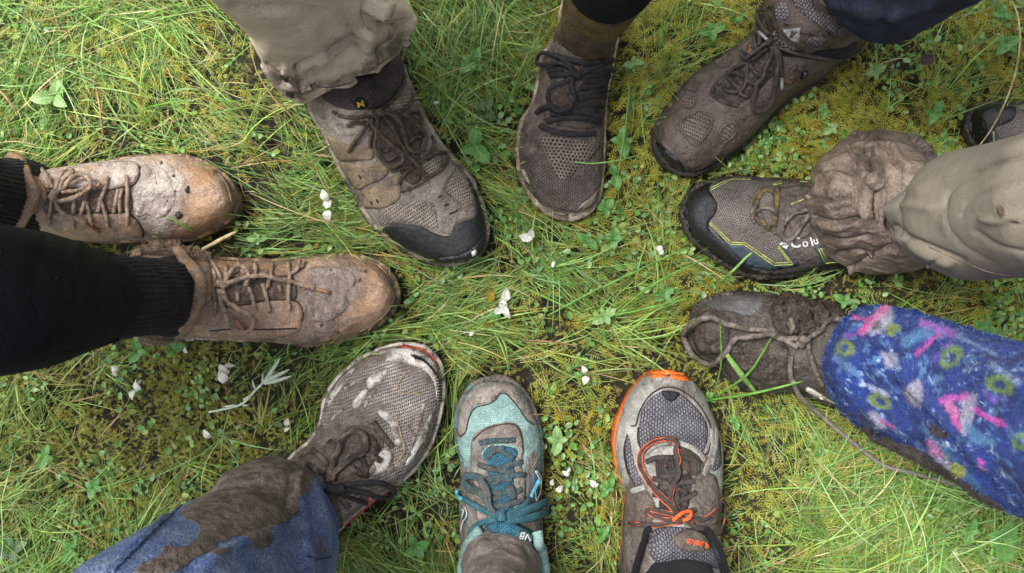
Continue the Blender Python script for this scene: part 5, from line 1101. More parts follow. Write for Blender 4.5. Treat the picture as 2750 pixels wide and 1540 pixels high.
# grey-beige trousers with a mud-soaked cuff, right
p5, b5 = person(925, -155, 'person in grey-beige trousers with a mud-soaked bunched cuff at the right edge')
loft('muddy_cuff', [ringp([(2500, 600, .02), (2460, 440, .02), (2360, 378, .02), (2252, 425, .02), (2205, 545, .05), (2225, 650, .04), (2330, 712, .02), (2450, 700, .02)]),
    ringp([(2535, 590, .05), (2482, 398, .05), (2350, 348, .05), (2226, 405, .055), (2170, 540, .083), (2206, 664, .065), (2320, 730, .045), (2462, 718, .045)]),
    ringp([(2550, 585, .09), (2500, 402, .09), (2372, 352, .085), (2252, 408, .10), (2190, 535, .115), (2228, 655, .10), (2340, 722, .08), (2480, 715, .08)]),
    ringp([(2560, 580, .125), (2520, 440, .12), (2420, 385, .115), (2320, 430, .130), (2265, 535, .140), (2290, 630, .13), (2385, 700, .11), (2500, 700, .11)]),
    ringp([(2560, 570, .15), (2530, 480, .15), (2460, 440, .15), (2395, 470, .155), (2355, 545, .155), (2370, 615, .15), (2440, 670, .14), (2530, 660, .145)])],
    M_mudcloth, p5, b5, N=170, M=320, cap=True, folds=crumple(.0042, 21), rough=.0006, rscale=120,
    strokes=[(c6((1380, 400), (1450, 480), (1470, 560), (1450, 700), (1460, 900), (1560, 1080)), 11, -.012), (c6((1490, 520), (1510, 600), (1480, 680)), 9, .010), (c6((1420, 420), (1460, 400), (1480, 440)), 9, .007), (c6((1330, 320), (1380, 330)), 8, -.006), (c6((1740, 340), (1840, 440), (1920, 550)), 8, -.007), (c6((1500, 690), (1640, 660), (1750, 650)), 12, .008), (c6((1300, 1290), (1450, 1200), (1560, 1130)), 9, -.008), (c6((1360, 540), (1420, 700), (1400, 900)), 22, .006), (c6((1100, 560), (1200, 700), (1180, 900), (1260, 1080)), 24, .005), (c6((1240, 500), (1330, 700), (1310, 950)), 10, -.004)] +
    [(c6(*q_), 6, -.007) for q_ in (((1040, 610), (1170, 565), (1300, 610)), ((1000, 770), (1140, 790), (1290, 760)), ((1030, 910), (1180, 950), (1340, 920)), ((1110, 1060), (1260, 1085), (1420, 1050)), ((1270, 400), (1310, 470), (1320, 560)), ((1560, 400), (1620, 520), (1760, 610)), ((1540, 760), (1600, 830), (1590, 950)), ((1200, 1180), (1330, 1160), (1440, 1180)))] +
    [(c6(*q_), 9, .004) for q_ in (((1040, 650), (1170, 605), (1300, 650)), ((1000, 815), (1140, 835), (1290, 805)), ((1030, 955), (1180, 995), (1340, 965)), ((1600, 400), (1660, 510), (1800, 590)))])
fl5 = loft('trouser_leg', [ringp([(2630, 560, .155), (2600, 452, .165), (2520, 455, .165), (2440, 502, .165), (2378, 562, .165), (2402, 622, .155), (2442, 690, .145), (2560, 726, .145)]),
    ringp([(2660, 560, .180), (2625, 436, .185), (2545, 432, .185), (2470, 478, .185), (2405, 553, .185), (2425, 622, .178), (2470, 694, .165), (2590, 730, .165)]),
    ringp([(2740, 558, .225), (2690, 415, .225), (2600, 398, .225), (2520, 440, .225), (2470, 548, .225), (2490, 632, .22), (2545, 712, .21), (2660, 738, .21)]),
    rw(926, -148, .0595, .29), rw(929, -145, .0585, .36), rw(930, -145, .0585, .42), rw(932, -146, .064, .52), rw(932, -146, .064, .64), rw(932, -146, .074, .80)], M_greybeige, p5, b5, N=150, M=220, rough=.0008, rscale=20, folds=wrinkle(.0012, 6, 8, 33, .6),
    strokes=[(c6((2600, 440), (2300, 545), (2080, 650), (1985, 740), (1960, 820)), 10, -.005), (c6((2600, 380), (2300, 490), (2000, 610), (1800, 720)), 24, .004), (c6((1965, 830), (1990, 980), (2110, 1130), (2300, 1240)), 14, -.0016), (c6((1615, 985), (1700, 1055), (1870, 1130), (2100, 1230)), 7, -.006), (c6((1640, 1060), (1800, 1165), (2000, 1250)), 14, .004), (c6((1560, 860), (1700, 830), (1850, 850)), 14, .003), (c6((1850, 1270), (1910, 1220), (1930, 1200)), 5, -.003), (c6((2600, 640), (2350, 700), (2150, 800), (2080, 900)), 7, -.0035), (c6((2600, 1180), (2350, 1120), (2200, 1020)), 7, -.003), (c6((2500, 900), (2350, 950), (2240, 930)), 9, .0025)],
    attrs={'mud': stain([(.5, c6((2370, 840), (2400, 820), (2405, 880), (2370, 910), (2355, 890))), (.5, c6((2455, 940), (2485, 935), (2480, 960), (2460, 962))), (.25, c6((1600, 1190), (1760, 1230), (1900, 1330), (1760, 1330)))], 6)})

sf_ = Surf(fl5, b5)
for q_ in (((2539, 1350), (2300, 1310), (2140, 1250), (1990, 1190), (1860, 1130)), ((1830, 1290), (1880, 1240), (1930, 1200))):
    V_, N_ = sf_.line3(c6(*q_), .0002, step=4)
    _v, _f = tube(V_, .0005, .0006, N_, 6); mesh_obj('seam', _v, _f, M_stitch, fl5, b5)

# printed fleece, right
p6, b6 = person(985, 255, 'person in royal blue printed fleece trousers at the lower right edge')
c_blue, c_sky, c_white = lin(32, 60, 138)[:3], lin(88, 136, 190)[:3], lin(176, 178, 204)[:3]
def fleece_paint(px, V):
    out = np.zeros((len(px), 4)); out[:, 3] = 1
    n1 = n3(V, 55, 2, 4); n2 = n3(V, 130, 7, 3); n4 = n3(V, 420, 3, 2)
    out[:, :3] = c_blue
    def blend(c, w):
        w = np.clip(w, 0, 1)[:, None]; out[:, :3] = out[:, :3] * (1 - w) + np.array(lin(*c)[:3]) * w
    blend((22, 38, 92), np.clip(n1 * 1.5, 0, .75)); blend((92, 136, 190), np.clip((n2 + n1 * .4 + n4 * .6 - .22) * 1.7, 0, .7)); blend((176, 196, 224), np.clip((n2 * .8 - n1 * .5 + n4 * .6 - .50) * 2.4, 0, .85))
    n5 = n3(V, 900, 6, 2); q = px + np.stack([n2 * 5 + n4 * 6, n4 * 4 + n5 * 6], 1)
    def oval(cx, cy, a, b, rot, c, ringw=.34, fill=None):
        d = q - np.array(c7((cx, cy))[0]); ca, sa = math.cos(R(rot)), math.sin(R(rot))
        u = (d[:, 0] * ca + d[:, 1] * sa) * 2.2548 / a; v = (-d[:, 0] * sa + d[:, 1] * ca) * 2.2548 / b
        r = np.sqrt(u * u + v * v)
        blend(c, np.clip((1.15 - r) * 4, 0, 1) * np.clip((r - ringw) * 4 + .15, 0, 1) * .8)
        if fill: blend(fill, np.clip((ringw - r) * 6, 0, 1) * .6)
    def stroke(pts, w, c, a=.78):
        d = dist_poly(q, np.array(c7(*pts))) * 2.2548
        blend(c, np.clip((w - d) / (w * .5), 0, 1) * a)
    def blob(pts, c, a=.75, soft=9):
        pl = cr(c7(*pts), step=6, closed=True); d = dist_poly(q, pl, True); s_ = np.where(inside(q, pl), d, -d)
        blend(c, np.clip(s_ / soft + .6, 0, 1) * a)
    for pts in (((1210, 170), (1290, 160), (1300, 230), (1230, 300), (1140, 310), (1180, 230)), ((1420, 610), (1470, 600), (1480, 720), (1440, 720), (1390, 640)), ((1720, 700), (1810, 680), (1790, 800), (1740, 920), (1700, 880), (1720, 780)), ((1240, 430), (1320, 440), (1330, 500), (1270, 510)), ((1520, 950), (1560, 960), (1650, 1080), (1640, 1120), (1580, 1090), (1520, 1020)), ((1160, 790), (1220, 800), (1260, 880), (1200, 870)), ((1370, 650), (1420, 680), (1470, 760), (1400, 720))):
        blob(pts, (196, 190, 206), .66)
    stroke(((1110, 305), (1180, 225), (1260, 160)), 26, (214, 92, 156)); stroke(((1070, 215), (1170, 230)), 16, (196, 90, 160))
    stroke(((1450, 430), (1520, 370), (1580, 320)), 18, (196, 84, 176)); stroke(((1480, 250), (1580, 280), (1670, 315)), 30, (170, 110, 206)); stroke(((1560, 470), (1600, 400), (1650, 370)), 22, (110, 80, 176))
    stroke(((1800, 770), (1880, 820), (1970, 860)), 22, (206, 78, 178)); stroke(((1640, 760), (1700, 880)), 24, (214, 96, 176)); stroke(((1600, 720), (1680, 700), (1740, 690)), 28, (206, 92, 190)); stroke(((1640, 740), (1690, 800)), 34, (216, 130, 186))
    stroke(((1530, 970), (1580, 1040)), 30, (222, 110, 196)); stroke(((1240, 840), (1310, 880)), 14, (190, 60, 150)); stroke(((1830, 1080), (1850, 1140)), 18, (190, 84, 176)); stroke(((1870, 680), (1930, 720), (1980, 700)), 24, (112, 84, 176)); stroke(((1010, 330), (1060, 320)), 24, (110, 76, 160))
    stroke(((1380, 360), (1440, 330), (1500, 300)), 44, (96, 150, 196), .6); stroke(((1760, 880), (1840, 960), (1900, 960)), 40, (104, 160, 200), .55); stroke(((1900, 500), (1990, 560), (2060, 600)), 26, (150, 176, 210), .5); stroke(((1700, 330), (1850, 400), (1930, 440)), 16, (130, 160, 200), .5); stroke(((1480, 880), (1700, 1100), (1900, 1350)), 26, (70, 130, 170), .5); stroke(((960, 460), (1040, 520), (1100, 560)), 30, (120, 160, 206), .5); stroke(((1180, 640), (1260, 680)), 22, (190, 196, 220), .6)
    oval(1015, 400, 55, 50, 20, (120, 140, 60)); oval(1300, 285, 46, 36, -30, (136, 160, 50), .0); oval(1655, 455, 80, 56, -50, (112, 146, 56)); oval(1950, 618, 84, 56, 18, (122, 156, 62)); oval(1225, 720, 74, 42, 28, (120, 140, 56), .3); oval(1700, 1140, 50, 40, 40, (170, 176, 50), .0); oval(2080, 965, 46, 56, 60, (112, 146, 56))
    return out
fl6 = loft('trouser_leg', [ringp([(2480, 1030, .07), (2450, 905, .07), (2375, 852, .07), (2282, 846, .085), (2214, 965, .10), (2240, 1072, .08), (2330, 1150, .05), (2440, 1140, .06)]),
    ringp([(2530, 1040, .10), (2490, 890, .10), (2400, 832, .10), (2300, 838, .11), (2228, 958, .125), (2258, 1080, .11), (2352, 1172, .085), (2470, 1165, .09)]),
    ringp([(2600, 1062, .145), (2560, 900, .145), (2450, 842, .145), (2350, 845, .145), (2275, 950, .165), (2305, 1092, .15), (2405, 1210, .13), (2530, 1210, .135)]),
    ringp([(2770, 1120, .225), (2710, 945, .225), (2590, 885, .225), (2480, 880, .225), (2415, 990, .235), (2450, 1150, .225), (2550, 1285, .215), (2690, 1265, .22)]),
    rw(1005, 280, .074, .32), rw(1004, 274, .073, .42), rw(1005, 300, .078, .55), rw(1005, 300, .078, .67), rw(1000, 295, .088, .80)], M_fleece, p6, b6, N=230, M=300, rough=.0022, rscale=90, folds=wrinkle(.004, 6, 8, 44, .7),
    strokes=[(c7((1230, 420), (1350, 620), (1480, 760), (1620, 900), (1760, 1080), (1900, 1250)), 16, -.009), (c7((1350, 560), (1500, 700), (1680, 880), (1850, 1100)), 18, .007), (c7((1190, 930), (1400, 1000), (1600, 1120)), 18, -.006), (c7((1000, 560), (1150, 760), (1400, 900)), 24, .006), (c7((1400, 240), (1650, 420), (1900, 560), (2097, 640)), 26, .005)],
    attrs={'paint': fleece_paint, 'paintw': lambda px, V: np.ones(len(px)), 'mud': stain([(.62, c7((1120, 880), (1250, 930), (1500, 1030), (1700, 1180), (1950, 1330), (2000, 1420), (1700, 1290), (1450, 1160), (1230, 1060))), (.34, c7((890, 350), (960, 300), (960, 620), (1080, 760), (1240, 850), (1120, 900), (960, 780), (880, 560))), (.6, c7((1520, 860), (1560, 860), (1640, 920), (1620, 950), (1540, 920))), (.36, c7((1170, 240), (1240, 200), (1240, 290), (1170, 300)))], 12, 0)})

# the pile of the fleece: short fuzzy hairs over the cloth
me6 = fl6.data; nv6 = 230 * 300
co6 = np.array([tuple(v.co) for v in me6.vertices])[:nv6]; no6 = np.array([tuple(v.normal) for v in me6.vertices])[:nv6]
pc6 = np.empty(len(me6.vertices) * 4); me6.attributes['paint'].data.foreach_get('color', pc6); pc6 = pc6.reshape(-1, 4)[:nv6]
mu6 = np.empty(len(me6.vertices)); me6.attributes['mud'].data.foreach_get('value', mu6); mu6 = mu6[:nv6]
sel = rng.choice(np.where(co6[:, 2] < .44)[0], 26000)
p0 = co6[sel] + rng.normal(0, .0007, (len(sel), 3)); dr = no6[sel] + rng.normal(0, .65, (len(sel), 3)); dr /= np.linalg.norm(dr, axis=1, keepdims=True)
sd6 = np.cross(dr, rng.normal(0, 1, (len(sel), 3))); sd6 /= np.linalg.norm(sd6, axis=1, keepdims=True)
L6 = rng.uniform(.0016, .0042, (len(sel), 1))
V6 = np.stack([p0 - sd6 * .0005, p0 + sd6 * .0005, p0 + dr * L6], 1).reshape(-1, 3)
pile = mesh_obj('pile', V6, [(i * 3, i * 3 + 1, i * 3 + 2) for i in range(len(sel))], M_fleece, fl6, None, {'paint': np.repeat(pc6[sel] * rng.uniform(.7, 1.35, (len(sel), 1)), 3, 0), 'paintw': np.ones(len(sel) * 3), 'mud': np.repeat(mu6[sel], 3)}, smooth=False)
pile['kind'] = 'stuff'

# blue jeans, bottom left
p7, b7 = person(-545, 590, 'person in blue jeans with a big brown mud stain at the lower left')
j0 = [(902, 1440, .055), (885, 1322, .075), (808, 1246, .105), (700, 1226, .10), (640, 1300, .06), (650, 1430, .04), (740, 1530, .04), (860, 1540, .045)]
j1 = [(908, 1462, .08), (884, 1340, .10), (800, 1254, .128), (680, 1236, .125), (606, 1310, .09), (610, 1450, .075), (715, 1570, .075), (850, 1580, .075)]
j2 = [(905, 1500, .125), (868, 1370, .145), (772, 1280, .165), (640, 1270, .165), (552, 1350, .14), (548, 1500, .125), (660, 1640, .12), (820, 1640, .12)]
j3 = [(890, 1580, .19), (835, 1430, .205), (715, 1340, .22), (570, 1340, .22), (468, 1440, .205), (455, 1600, .19), (570, 1750, .185), (760, 1740, .185)]
jl = loft('trouser_leg', [ringp(j0), ringp(j1), ringp(j2), ringp(j3), rw(-574, 585, .076, .29), rw(-578, 582, .0757, .37), rw(-605, 595, .079, .5), rw(-605, 595, .077, .64), rw(-600, 590, .088, .80)], M_jean, p7, b7, N=150, M=200, rough=.0016, rscale=18, folds=wrinkle(.004, 6, 9, 52, .6),
    strokes=[(c8((1220, 860), (1200, 950), (1240, 1100), (1260, 1300), (1270, 1440)), 12, .008), (c8((1180, 900), (1160, 1000), (1200, 1150)), 14, -.006), (c8((1100, 1150), (900, 1220), (700, 1320), (520, 1440)), 14, -.005), (c8((1080, 1200), (880, 1270), (650, 1400)), 16, .006), (c8((60, 1440), (250, 1260), (420, 1110)), 7, .004), (c8((1300, 900), (1360, 1050), (1400, 1250), (1380, 1400)), 14, .005), (c8((760, 860), (900, 900), (1100, 860)), 30, .004)],
    attrs={'mud': stain([(1.0, c8((640, 920), (760, 830), (870, 745), (980, 728), (1150, 745), (1290, 800), (1310, 860), (1260, 960), (1210, 980), (1220, 1040), (1180, 1110), (1100, 1140), (1040, 1180), (1060, 1220), (1030, 1280), (960, 1280), (920, 1220), (840, 1210), (700, 1270), (600, 1340), (480, 1420), (360, 1440), (240, 1430), (320, 1370), (480, 1310), (600, 1260), (640, 1180), (600, 1130), (540, 1110), (530, 1060), (600, 1000))), (.8, c8((700, 1300), (820, 1295), (830, 1310), (720, 1325))), (.5, c8((400, 1290), (460, 1270), (450, 1310), (400, 1315))), (.42, c8((1340, 1200), (1400, 1230), (1390, 1330), (1320, 1310)))], 15, 0)})
# seam down the jeans leg
sj = Surf(jl, b7)
sj.root = jl
V_, N_ = sj.line3(c8((90, 1440), (210, 1318), (330, 1200), (440, 1100), (560, 1000), (660, 910)), .0004, step=4)
_v, _f = tube(V_, .0012 * (1 + .5 * np.sin(np.arange(len(V_)) * .9)), .0016, N_, 6); mesh_obj('seam', _v, _f, M_jean, jl, b7)
V_, N_ = sj.line3(c8((1270, 1340), (1340, 1360), (1420, 1345)), .0004, step=4)
_v, _f = tube(V_, .0009, .0012, N_, 6); mesh_obj('hem_stitching', _v, _f, M_darkjean, jl, b7)
# mud-soaked sock in the teal shoe; black sock in the orange one
p8, b8 = person(-33, 702, 'person with a mud-soaked grey sock in the teal shoe')
loft('sock', [rw(-28, 690, .046, .045), rw(-30, 695, .044, .075), rw(-33, 702, .041, .105), rw(-34, 706, .040, .14), rw(-34, 708, .041, .19), rw(-34, 708, .044, .28), rw(-34, 708, .046, .38)], M_muddysock, p8, b8, N=90, M=120, rough=.004, rscale=30, cap=False, strokes=[(c9((230, 1300), (350, 1200), (500, 1210), (640, 1300)), 8, .003), (c9((250, 1350), (380, 1260), (500, 1260)), 8, -.003)],
    attrs={'mud': stain([(-.5, c9((370, 1390), (420, 1340), (520, 1350), (580, 1380), (500, 1410), (400, 1410))), (-.4, c9((300, 1320), (350, 1290), (340, 1320)))], 8, 0)})
loft('trouser_leg', [rw(-34, 708, .050, .36), rw(-34, 710, .056, .40), rw(-34, 712, .06, .45), rw(-34, 712, .06, .62), rw(-34, 710, .07, .8)], M_darkjean, p8, b8, N=40, M=60, folds=wrinkle(.004, 12, 8, 5, .6))
p9, b9 = person(422, 757, 'person with a black sock in the grey and orange shoe')
loft('sock', [rw(418, 745, .044, .045), rw(420, 752, .042, .08), rw(422, 757, .040, .12), rw(424, 760, .040, .17), rw(424, 760, .044, .28), rw(424, 760, .046, .38)], M_blacksock, p9, b9, N=60, M=100, rough=.0015, rscale=30, cap=False)
loft('trouser_leg', [rw(424, 760, .050, .36), rw(424, 762, .056, .40), rw(424, 762, .06, .45), rw(424, 762, .06, .62), rw(424, 760, .07, .8)], M_legging, p9, b9, N=40, M=60, folds=wrinkle(.004, 12, 8, 6, .6))
# the second leg of the person in grey-beige trousers, mostly beyond the right edge
loft('trouser_leg', [rw(1590, -300, .062, .06), rw(1590, -300, .06, .12), rw(1592, -300, .061, .25), rw(1592, -298, .062, .4), rw(1500, -296, .064, .62), rw(1240, -290, .074, .8)], M_greybeige, p5, b5, N=50, M=60, folds=wrinkle(.004, 12, 8, 8, .6))

# the people's upper bodies stand outside the picture and shade the ring
def torso(p, b, x, y, facing, mat, s=1.0):
    """hips to neck as one jacket; facing: direction towards the ring, degrees"""
    c, sn = math.cos(R(facing)), math.sin(R(facing))
    def rg(h, wd, dp, fw=0.0):
        out = []
        for i in range(8):
            a = 2 * math.pi * i / 8
            u, v = dp * math.cos(a) + fw, wd * math.sin(a)
            out.append((x * K0 + u * c - v * sn, -y * K0 + u * sn + v * c, h * s))
        return np.array(out)
    loft('jacket', [rg(.74, .185, .125), rg(.86, .195, .13), rg(1.02, .175, .115), rg(1.2, .20, .13, .01), rg(1.34, .215, .125), rg(1.41, .17, .10), rg(1.45, .07, .065)], mat, p, b, N=60, M=60, folds=wrinkle(.01, 6, 9, x, 2), hem=.03)
    for sd_ in (-1, 1):
        pt = lambda u, v, h: (x * K0 + u * c - v * sn, -y * K0 + u * sn + v * c, h * s)
        A_ = cr([pt(-.01, sd_ * .17, 1.37), pt(-.02, sd_ * .25, 1.28), pt(-.03, sd_ * .29, 1.08), pt(.0, sd_ * .29, .92), pt(.05, sd_ * .27, .80)], 24)
        v, f = tube(A_, np.interp(np.linspace(0, 1, 24), [0, .3, 1], [.065, .058, .040]), ups=np.tile([c, sn, .01], (24, 1)), sides=14)
        mesh_obj('sleeve', v, f, mat, p, b)
jk = [fabric(n_, lin(*a_), lin(*b_), 6, None, rough=.8) for n_, a_, b_ in (('grey_jacket', (92, 94, 98), (78, 80, 84)), ('navy_jacket', (52, 58, 78), (44, 48, 66)), ('olive_jacket', (92, 92, 70), (78, 78, 60)))]
for (p_, b_, fc, j_), (x_, y_) in zip(((p1, b1, 0, 0), (p2, b2, -60, 2), (p3, b3, -95, 1), (p4, b4, -140, 0), (p5, b5, 175, 2), (p6, b6, 160, 1), (p7, b7, 45, 0), (p8, b8, 85, 2), (p9, b9, 110, 1)), TORSO):
    torso(p_, b_, x_, y_, fc, jk[j_])
# ------------------------------------------------------------------ the ground and what grows on it
def gz(x, y):
    return (fbm(x, y, 9, 3, 3) - .45) * .016 + (fbm(x, y, 45, 5, 2) - .4) * .006
GX, GY = .86, .58
xs = np.concatenate([[-60, -20, -6, -2.5, -1.4, -1.05], np.linspace(-GX, GX, 345), [1.05, 1.4, 2.5, 6, 20, 60]])
ys_ = np.concatenate([[-60, -20, -6, -2.2, -1.1, -.75], np.linspace(-GY, GY, 233), [.75, 1.1, 2.2, 6, 20, 60]])
XX, YY = np.meshgrid(xs, ys_)
fade = np.clip((1.0 - np.maximum(np.abs(XX) - GX, np.abs(YY) - GY)), 0, 1)
ZZ = gz(XX, YY) * fade - .004
nt = NT('wet_soil')
g1 = nt.mix(nt.ramp(nt.noise(35, 8, .7), .35, .65), lin(30, 27, 22), lin(58, 49, 38))
g2 = nt.mix(nt.ramp(nt.noise(12, 6, .6), .45, .62), g1, lin(58, 60, 30))
nt.set(nt.b.inputs['Base Color'], g2); nt.b.inputs['Roughness'].default_value = .7
nt.set(nt.b.inputs['Normal'], nt.bump(nt.noise(260, 8, .75), .9, .006, nt.bump(nt.noise(50, 6, .7), .8, .02)))
gro = mesh_obj('ground', np.stack([XX.ravel(), YY.ravel(), ZZ.ravel()], 1), grid_faces(len(ys_), len(xs)), nt.m)
gro['kind'] = 'structure'; gro['label'] = 'dark wet soil under the grass and moss'

# where shoes and hems stand
MS = .002
mx = np.arange(-GX - .1, GX + .1, MS); my = np.arange(-GY - .1, GY + .1, MS)
mask = np.zeros((len(my), len(mx)), bool)
def stamp(poly):
    lo, hi = poly.min(0), poly.max(0)
    i0, i1 = np.searchsorted(mx, [lo[0], hi[0]]); j0, j1 = np.searchsorted(my, [lo[1], hi[1]])
    if i1 <= i0 or j1 <= j0: return
    gx, gy = np.meshgrid(mx[i0:i1], my[j0:j1])
    mask[j0:j1, i0:i1] |= inside(np.stack([gx.ravel(), gy.ravel()], 1), poly).reshape(gx.shape)
for o_ in OUTLINES: stamp(o_)
for hm, hh_ in (([(2500, 600), (2460, 440), (2360, 378), (2252, 425), (2205, 545), (2225, 650), (2330, 712), (2450, 700)], .03), ([(2480, 1030), (2450, 905), (2375, 852), (2282, 846), (2214, 965), (2240, 1072), (2330, 1150), (2440, 1140)], .06), ([(902, 1440), (885, 1322), (808, 1246), (700, 1226), (640, 1300), (650, 1430), (740, 1530), (860, 1540)], .05)):
    stamp(np.array([tuple(P(a, b, hh_))[:2] for a, b in hm]))
def occupied(x, y):
    i = np.clip(((x - mx[0]) / MS).astype(int), 0, len(mx) - 1); j = np.clip(((y - my[0]) / MS).astype(int), 0, len(my) - 1)
    return mask[j, i]

# character of the sward from place to place: px, py, flow angle, spread, grass, straw, star moss, feather moss, leafiness
FLOW = np.array([
    (120, 120, 25, 50, 1.2, .25, .4, .3, .3), (420, 120, -30, 60, .9, .30, .6, .6, .4), (330, 260, -10, 60, .5, .3, .8, 1.2, .3), (120, 350, 70, 40, 1.1, .3, .6, .2, .5), (520, 330, -40, 50, .8, .4, .5, .6, .3),
    (740, 360, -22, 22, 1.5, .75, .3, .2, .3), (740, 520, -25, 35, 1.5, .35, .2, .1, .4), (720, 640, 10, 35, 1.2, .4, .3, .1, .3), (1180, 80, -60, 45, 1.1, .25, .5, .4, .6), (1250, 330, 60, 50, .7, .2, .5, .7, .9), (1340, 480, -20, 35, .9, .3, .4, .5, .7),
    (1150, 780, 15, 35, 1.3, .2, .4, .2, .3), (1450, 640, -45, 25, 1.2, .2, .5, .4, .6), (1480, 830, -30, 60, .6, .3, 1.2, .8, .4), (1450, 960, 8, 25, 1.5, .25, .5, .3, .2), (1720, 900, 20, 40, .9, .2, .8, .9, .3), (1700, 560, 40, 60, .5, .2, .8, 1.0, .8), (1700, 130, 50, 40, .5, .1, .6, 1.6, .6),
    (1850, 60, 60, 40, .7, .05, .4, 1.6, .5), (2050, 430, 30, 50, .45, .1, .5, .9, 1.2), (2400, 200, 20, 70, .3, .2, .4, 1.4, 1.6), (2650, 100, 60, 60, .3, .2, .4, 1.5, 1.3), (2600, 250, 60, 50, .5, .1, .4, .8, 1.3), (2150, 770, 40, 60, .5, .2, .6, .8, .6), (2600, 820, 60, 60, .5, .2, .6, .8, 1.0),
    (2050, 1150, -55, 35, .9, .2, .8, .8, .3), (2000, 1330, -40, 50, .5, .3, .8, 1.0, .3), (2250, 1320, 35, 45, 1.2, .5, .6, .5, .4), (2500, 1480, 50, 60, 1.1, .4, .4, .3, .7), (2200, 1500, 35, 50, 1.0, .45, .4, .5, .4), (1560, 1250, -60, 50, .5, .2, .8, .8, .8), (1540, 1480, -30, 60, .7, .3, .5, .4, .4),
    (1130, 1400, -65, 40, 1.1, .25, .3, .2, .4), (1180, 1150, 70, 40, 1.2, .2, .4, .2, .3), (720, 1010, 30, 30, .9, .15, .9, .1, .5), (420, 1100, 30, 60, .5, .2, 1.8, .1, .4), (650, 1170, 60, 60, .5, .2, 1.6, .2, .4), (200, 1080, 35, 50, .7, .25, 1.5, .1, .3), (120, 1300, 10, 25, 1.3, .25, .9, .1, .5), (350, 1350, 70, 50, .5, .3, 1.8, .1, .4), (100, 1480, 60, 45, 1.2, .25, .6, .1, .7)], float)
def field(x, y):
    px = 1375 + x / K0; py = 770 - y / K0
    d2 = (px[:, None] - FLOW[None, :, 0])**2 + (py[:, None] - FLOW[None, :, 1])**2
    w = 1 / (d2 + 70**2)**1.6; w /= w.sum(1, keepdims=True)
    a = np.radians(FLOW[:, 2]); ang = np.arctan2((w * np.sin(a)).sum(1), (w * np.cos(a)).sum(1))
    return ang, [(w * FLOW[:, k]).sum(1) for k in range(3, 9)]

def plant_mat(name, rough=.45, trans=.35, spec=.4):
    nt = NT(name)
    c = nt.attr('tint', 'Color')
    nt.set(nt.b.inputs['Base Color'], c); nt.b.inputs['Roughness'].default_value = rough; nt.b.inputs['Specular IOR Level'].default_value = spec
    tr = nt.n('ShaderNodeBsdfTranslucent'); nt.set(tr.inputs['Color'], c)
    ms = nt.n('ShaderNodeMixShader'); ms.inputs[0].default_value = trans
    nt.t.links.new(nt.b.outputs[0], ms.inputs[1]); nt.t.links.new(tr.outputs[0], ms.inputs[2]); nt.t.links.new(ms.outputs[0], nt.out.inputs['Surface'])
    return nt.m
M_grass = plant_mat('grass_blade', .42, .25, .4)
M_moss = plant_mat('moss', .7, .35, .2)
M_leafy = plant_mat('small_leaf', .35, .25, .45)
def big_mesh(name, V, quads, tris, tint, mat, label):
    me = bpy.data.meshes.new(name)
    nq = 0 if quads is None else len(quads); nt_ = 0 if tris is None else len(tris)
    me.vertices.add(len(V)); me.vertices.foreach_set('co', V.astype(np.float32).ravel())
    loops = np.concatenate([a.ravel() for a in (quads, tris) if a is not None])
    me.loops.add(len(loops)); me.loops.foreach_set('vertex_index', loops.astype(np.int32))
    st = np.concatenate([np.arange(nq) * 4, nq * 4 + np.arange(nt_) * 3]); tot = np.concatenate([np.full(nq, 4), np.full(nt_, 3)])
    me.polygons.add(nq + nt_); me.polygons.foreach_set('loop_start', st.astype(np.int32)); me.polygons.foreach_set('loop_total', tot.astype(np.int32))
    me.polygons.foreach_set('use_smooth', np.ones(nq + nt_, bool))
    at = me.attributes.new('tint', 'FLOAT_COLOR', 'POINT'); at.data.foreach_set('color', np.c_[tint, np.ones(len(tint))].astype(np.float32).ravel())
    me.materials.append(mat); me.update(calc_edges=True); me.validate()
    o = bpy.data.objects.new(name, me); col.objects.link(o)
    o['kind'] = 'stuff'; o['label'] = label
    return o
def pal(cols, n, w=None):
    c = np.array([lin(*a)[:3] for a in cols])
    return c[rng.choice(len(c), n, p=None if w is None else np.array(w) / sum(w))]

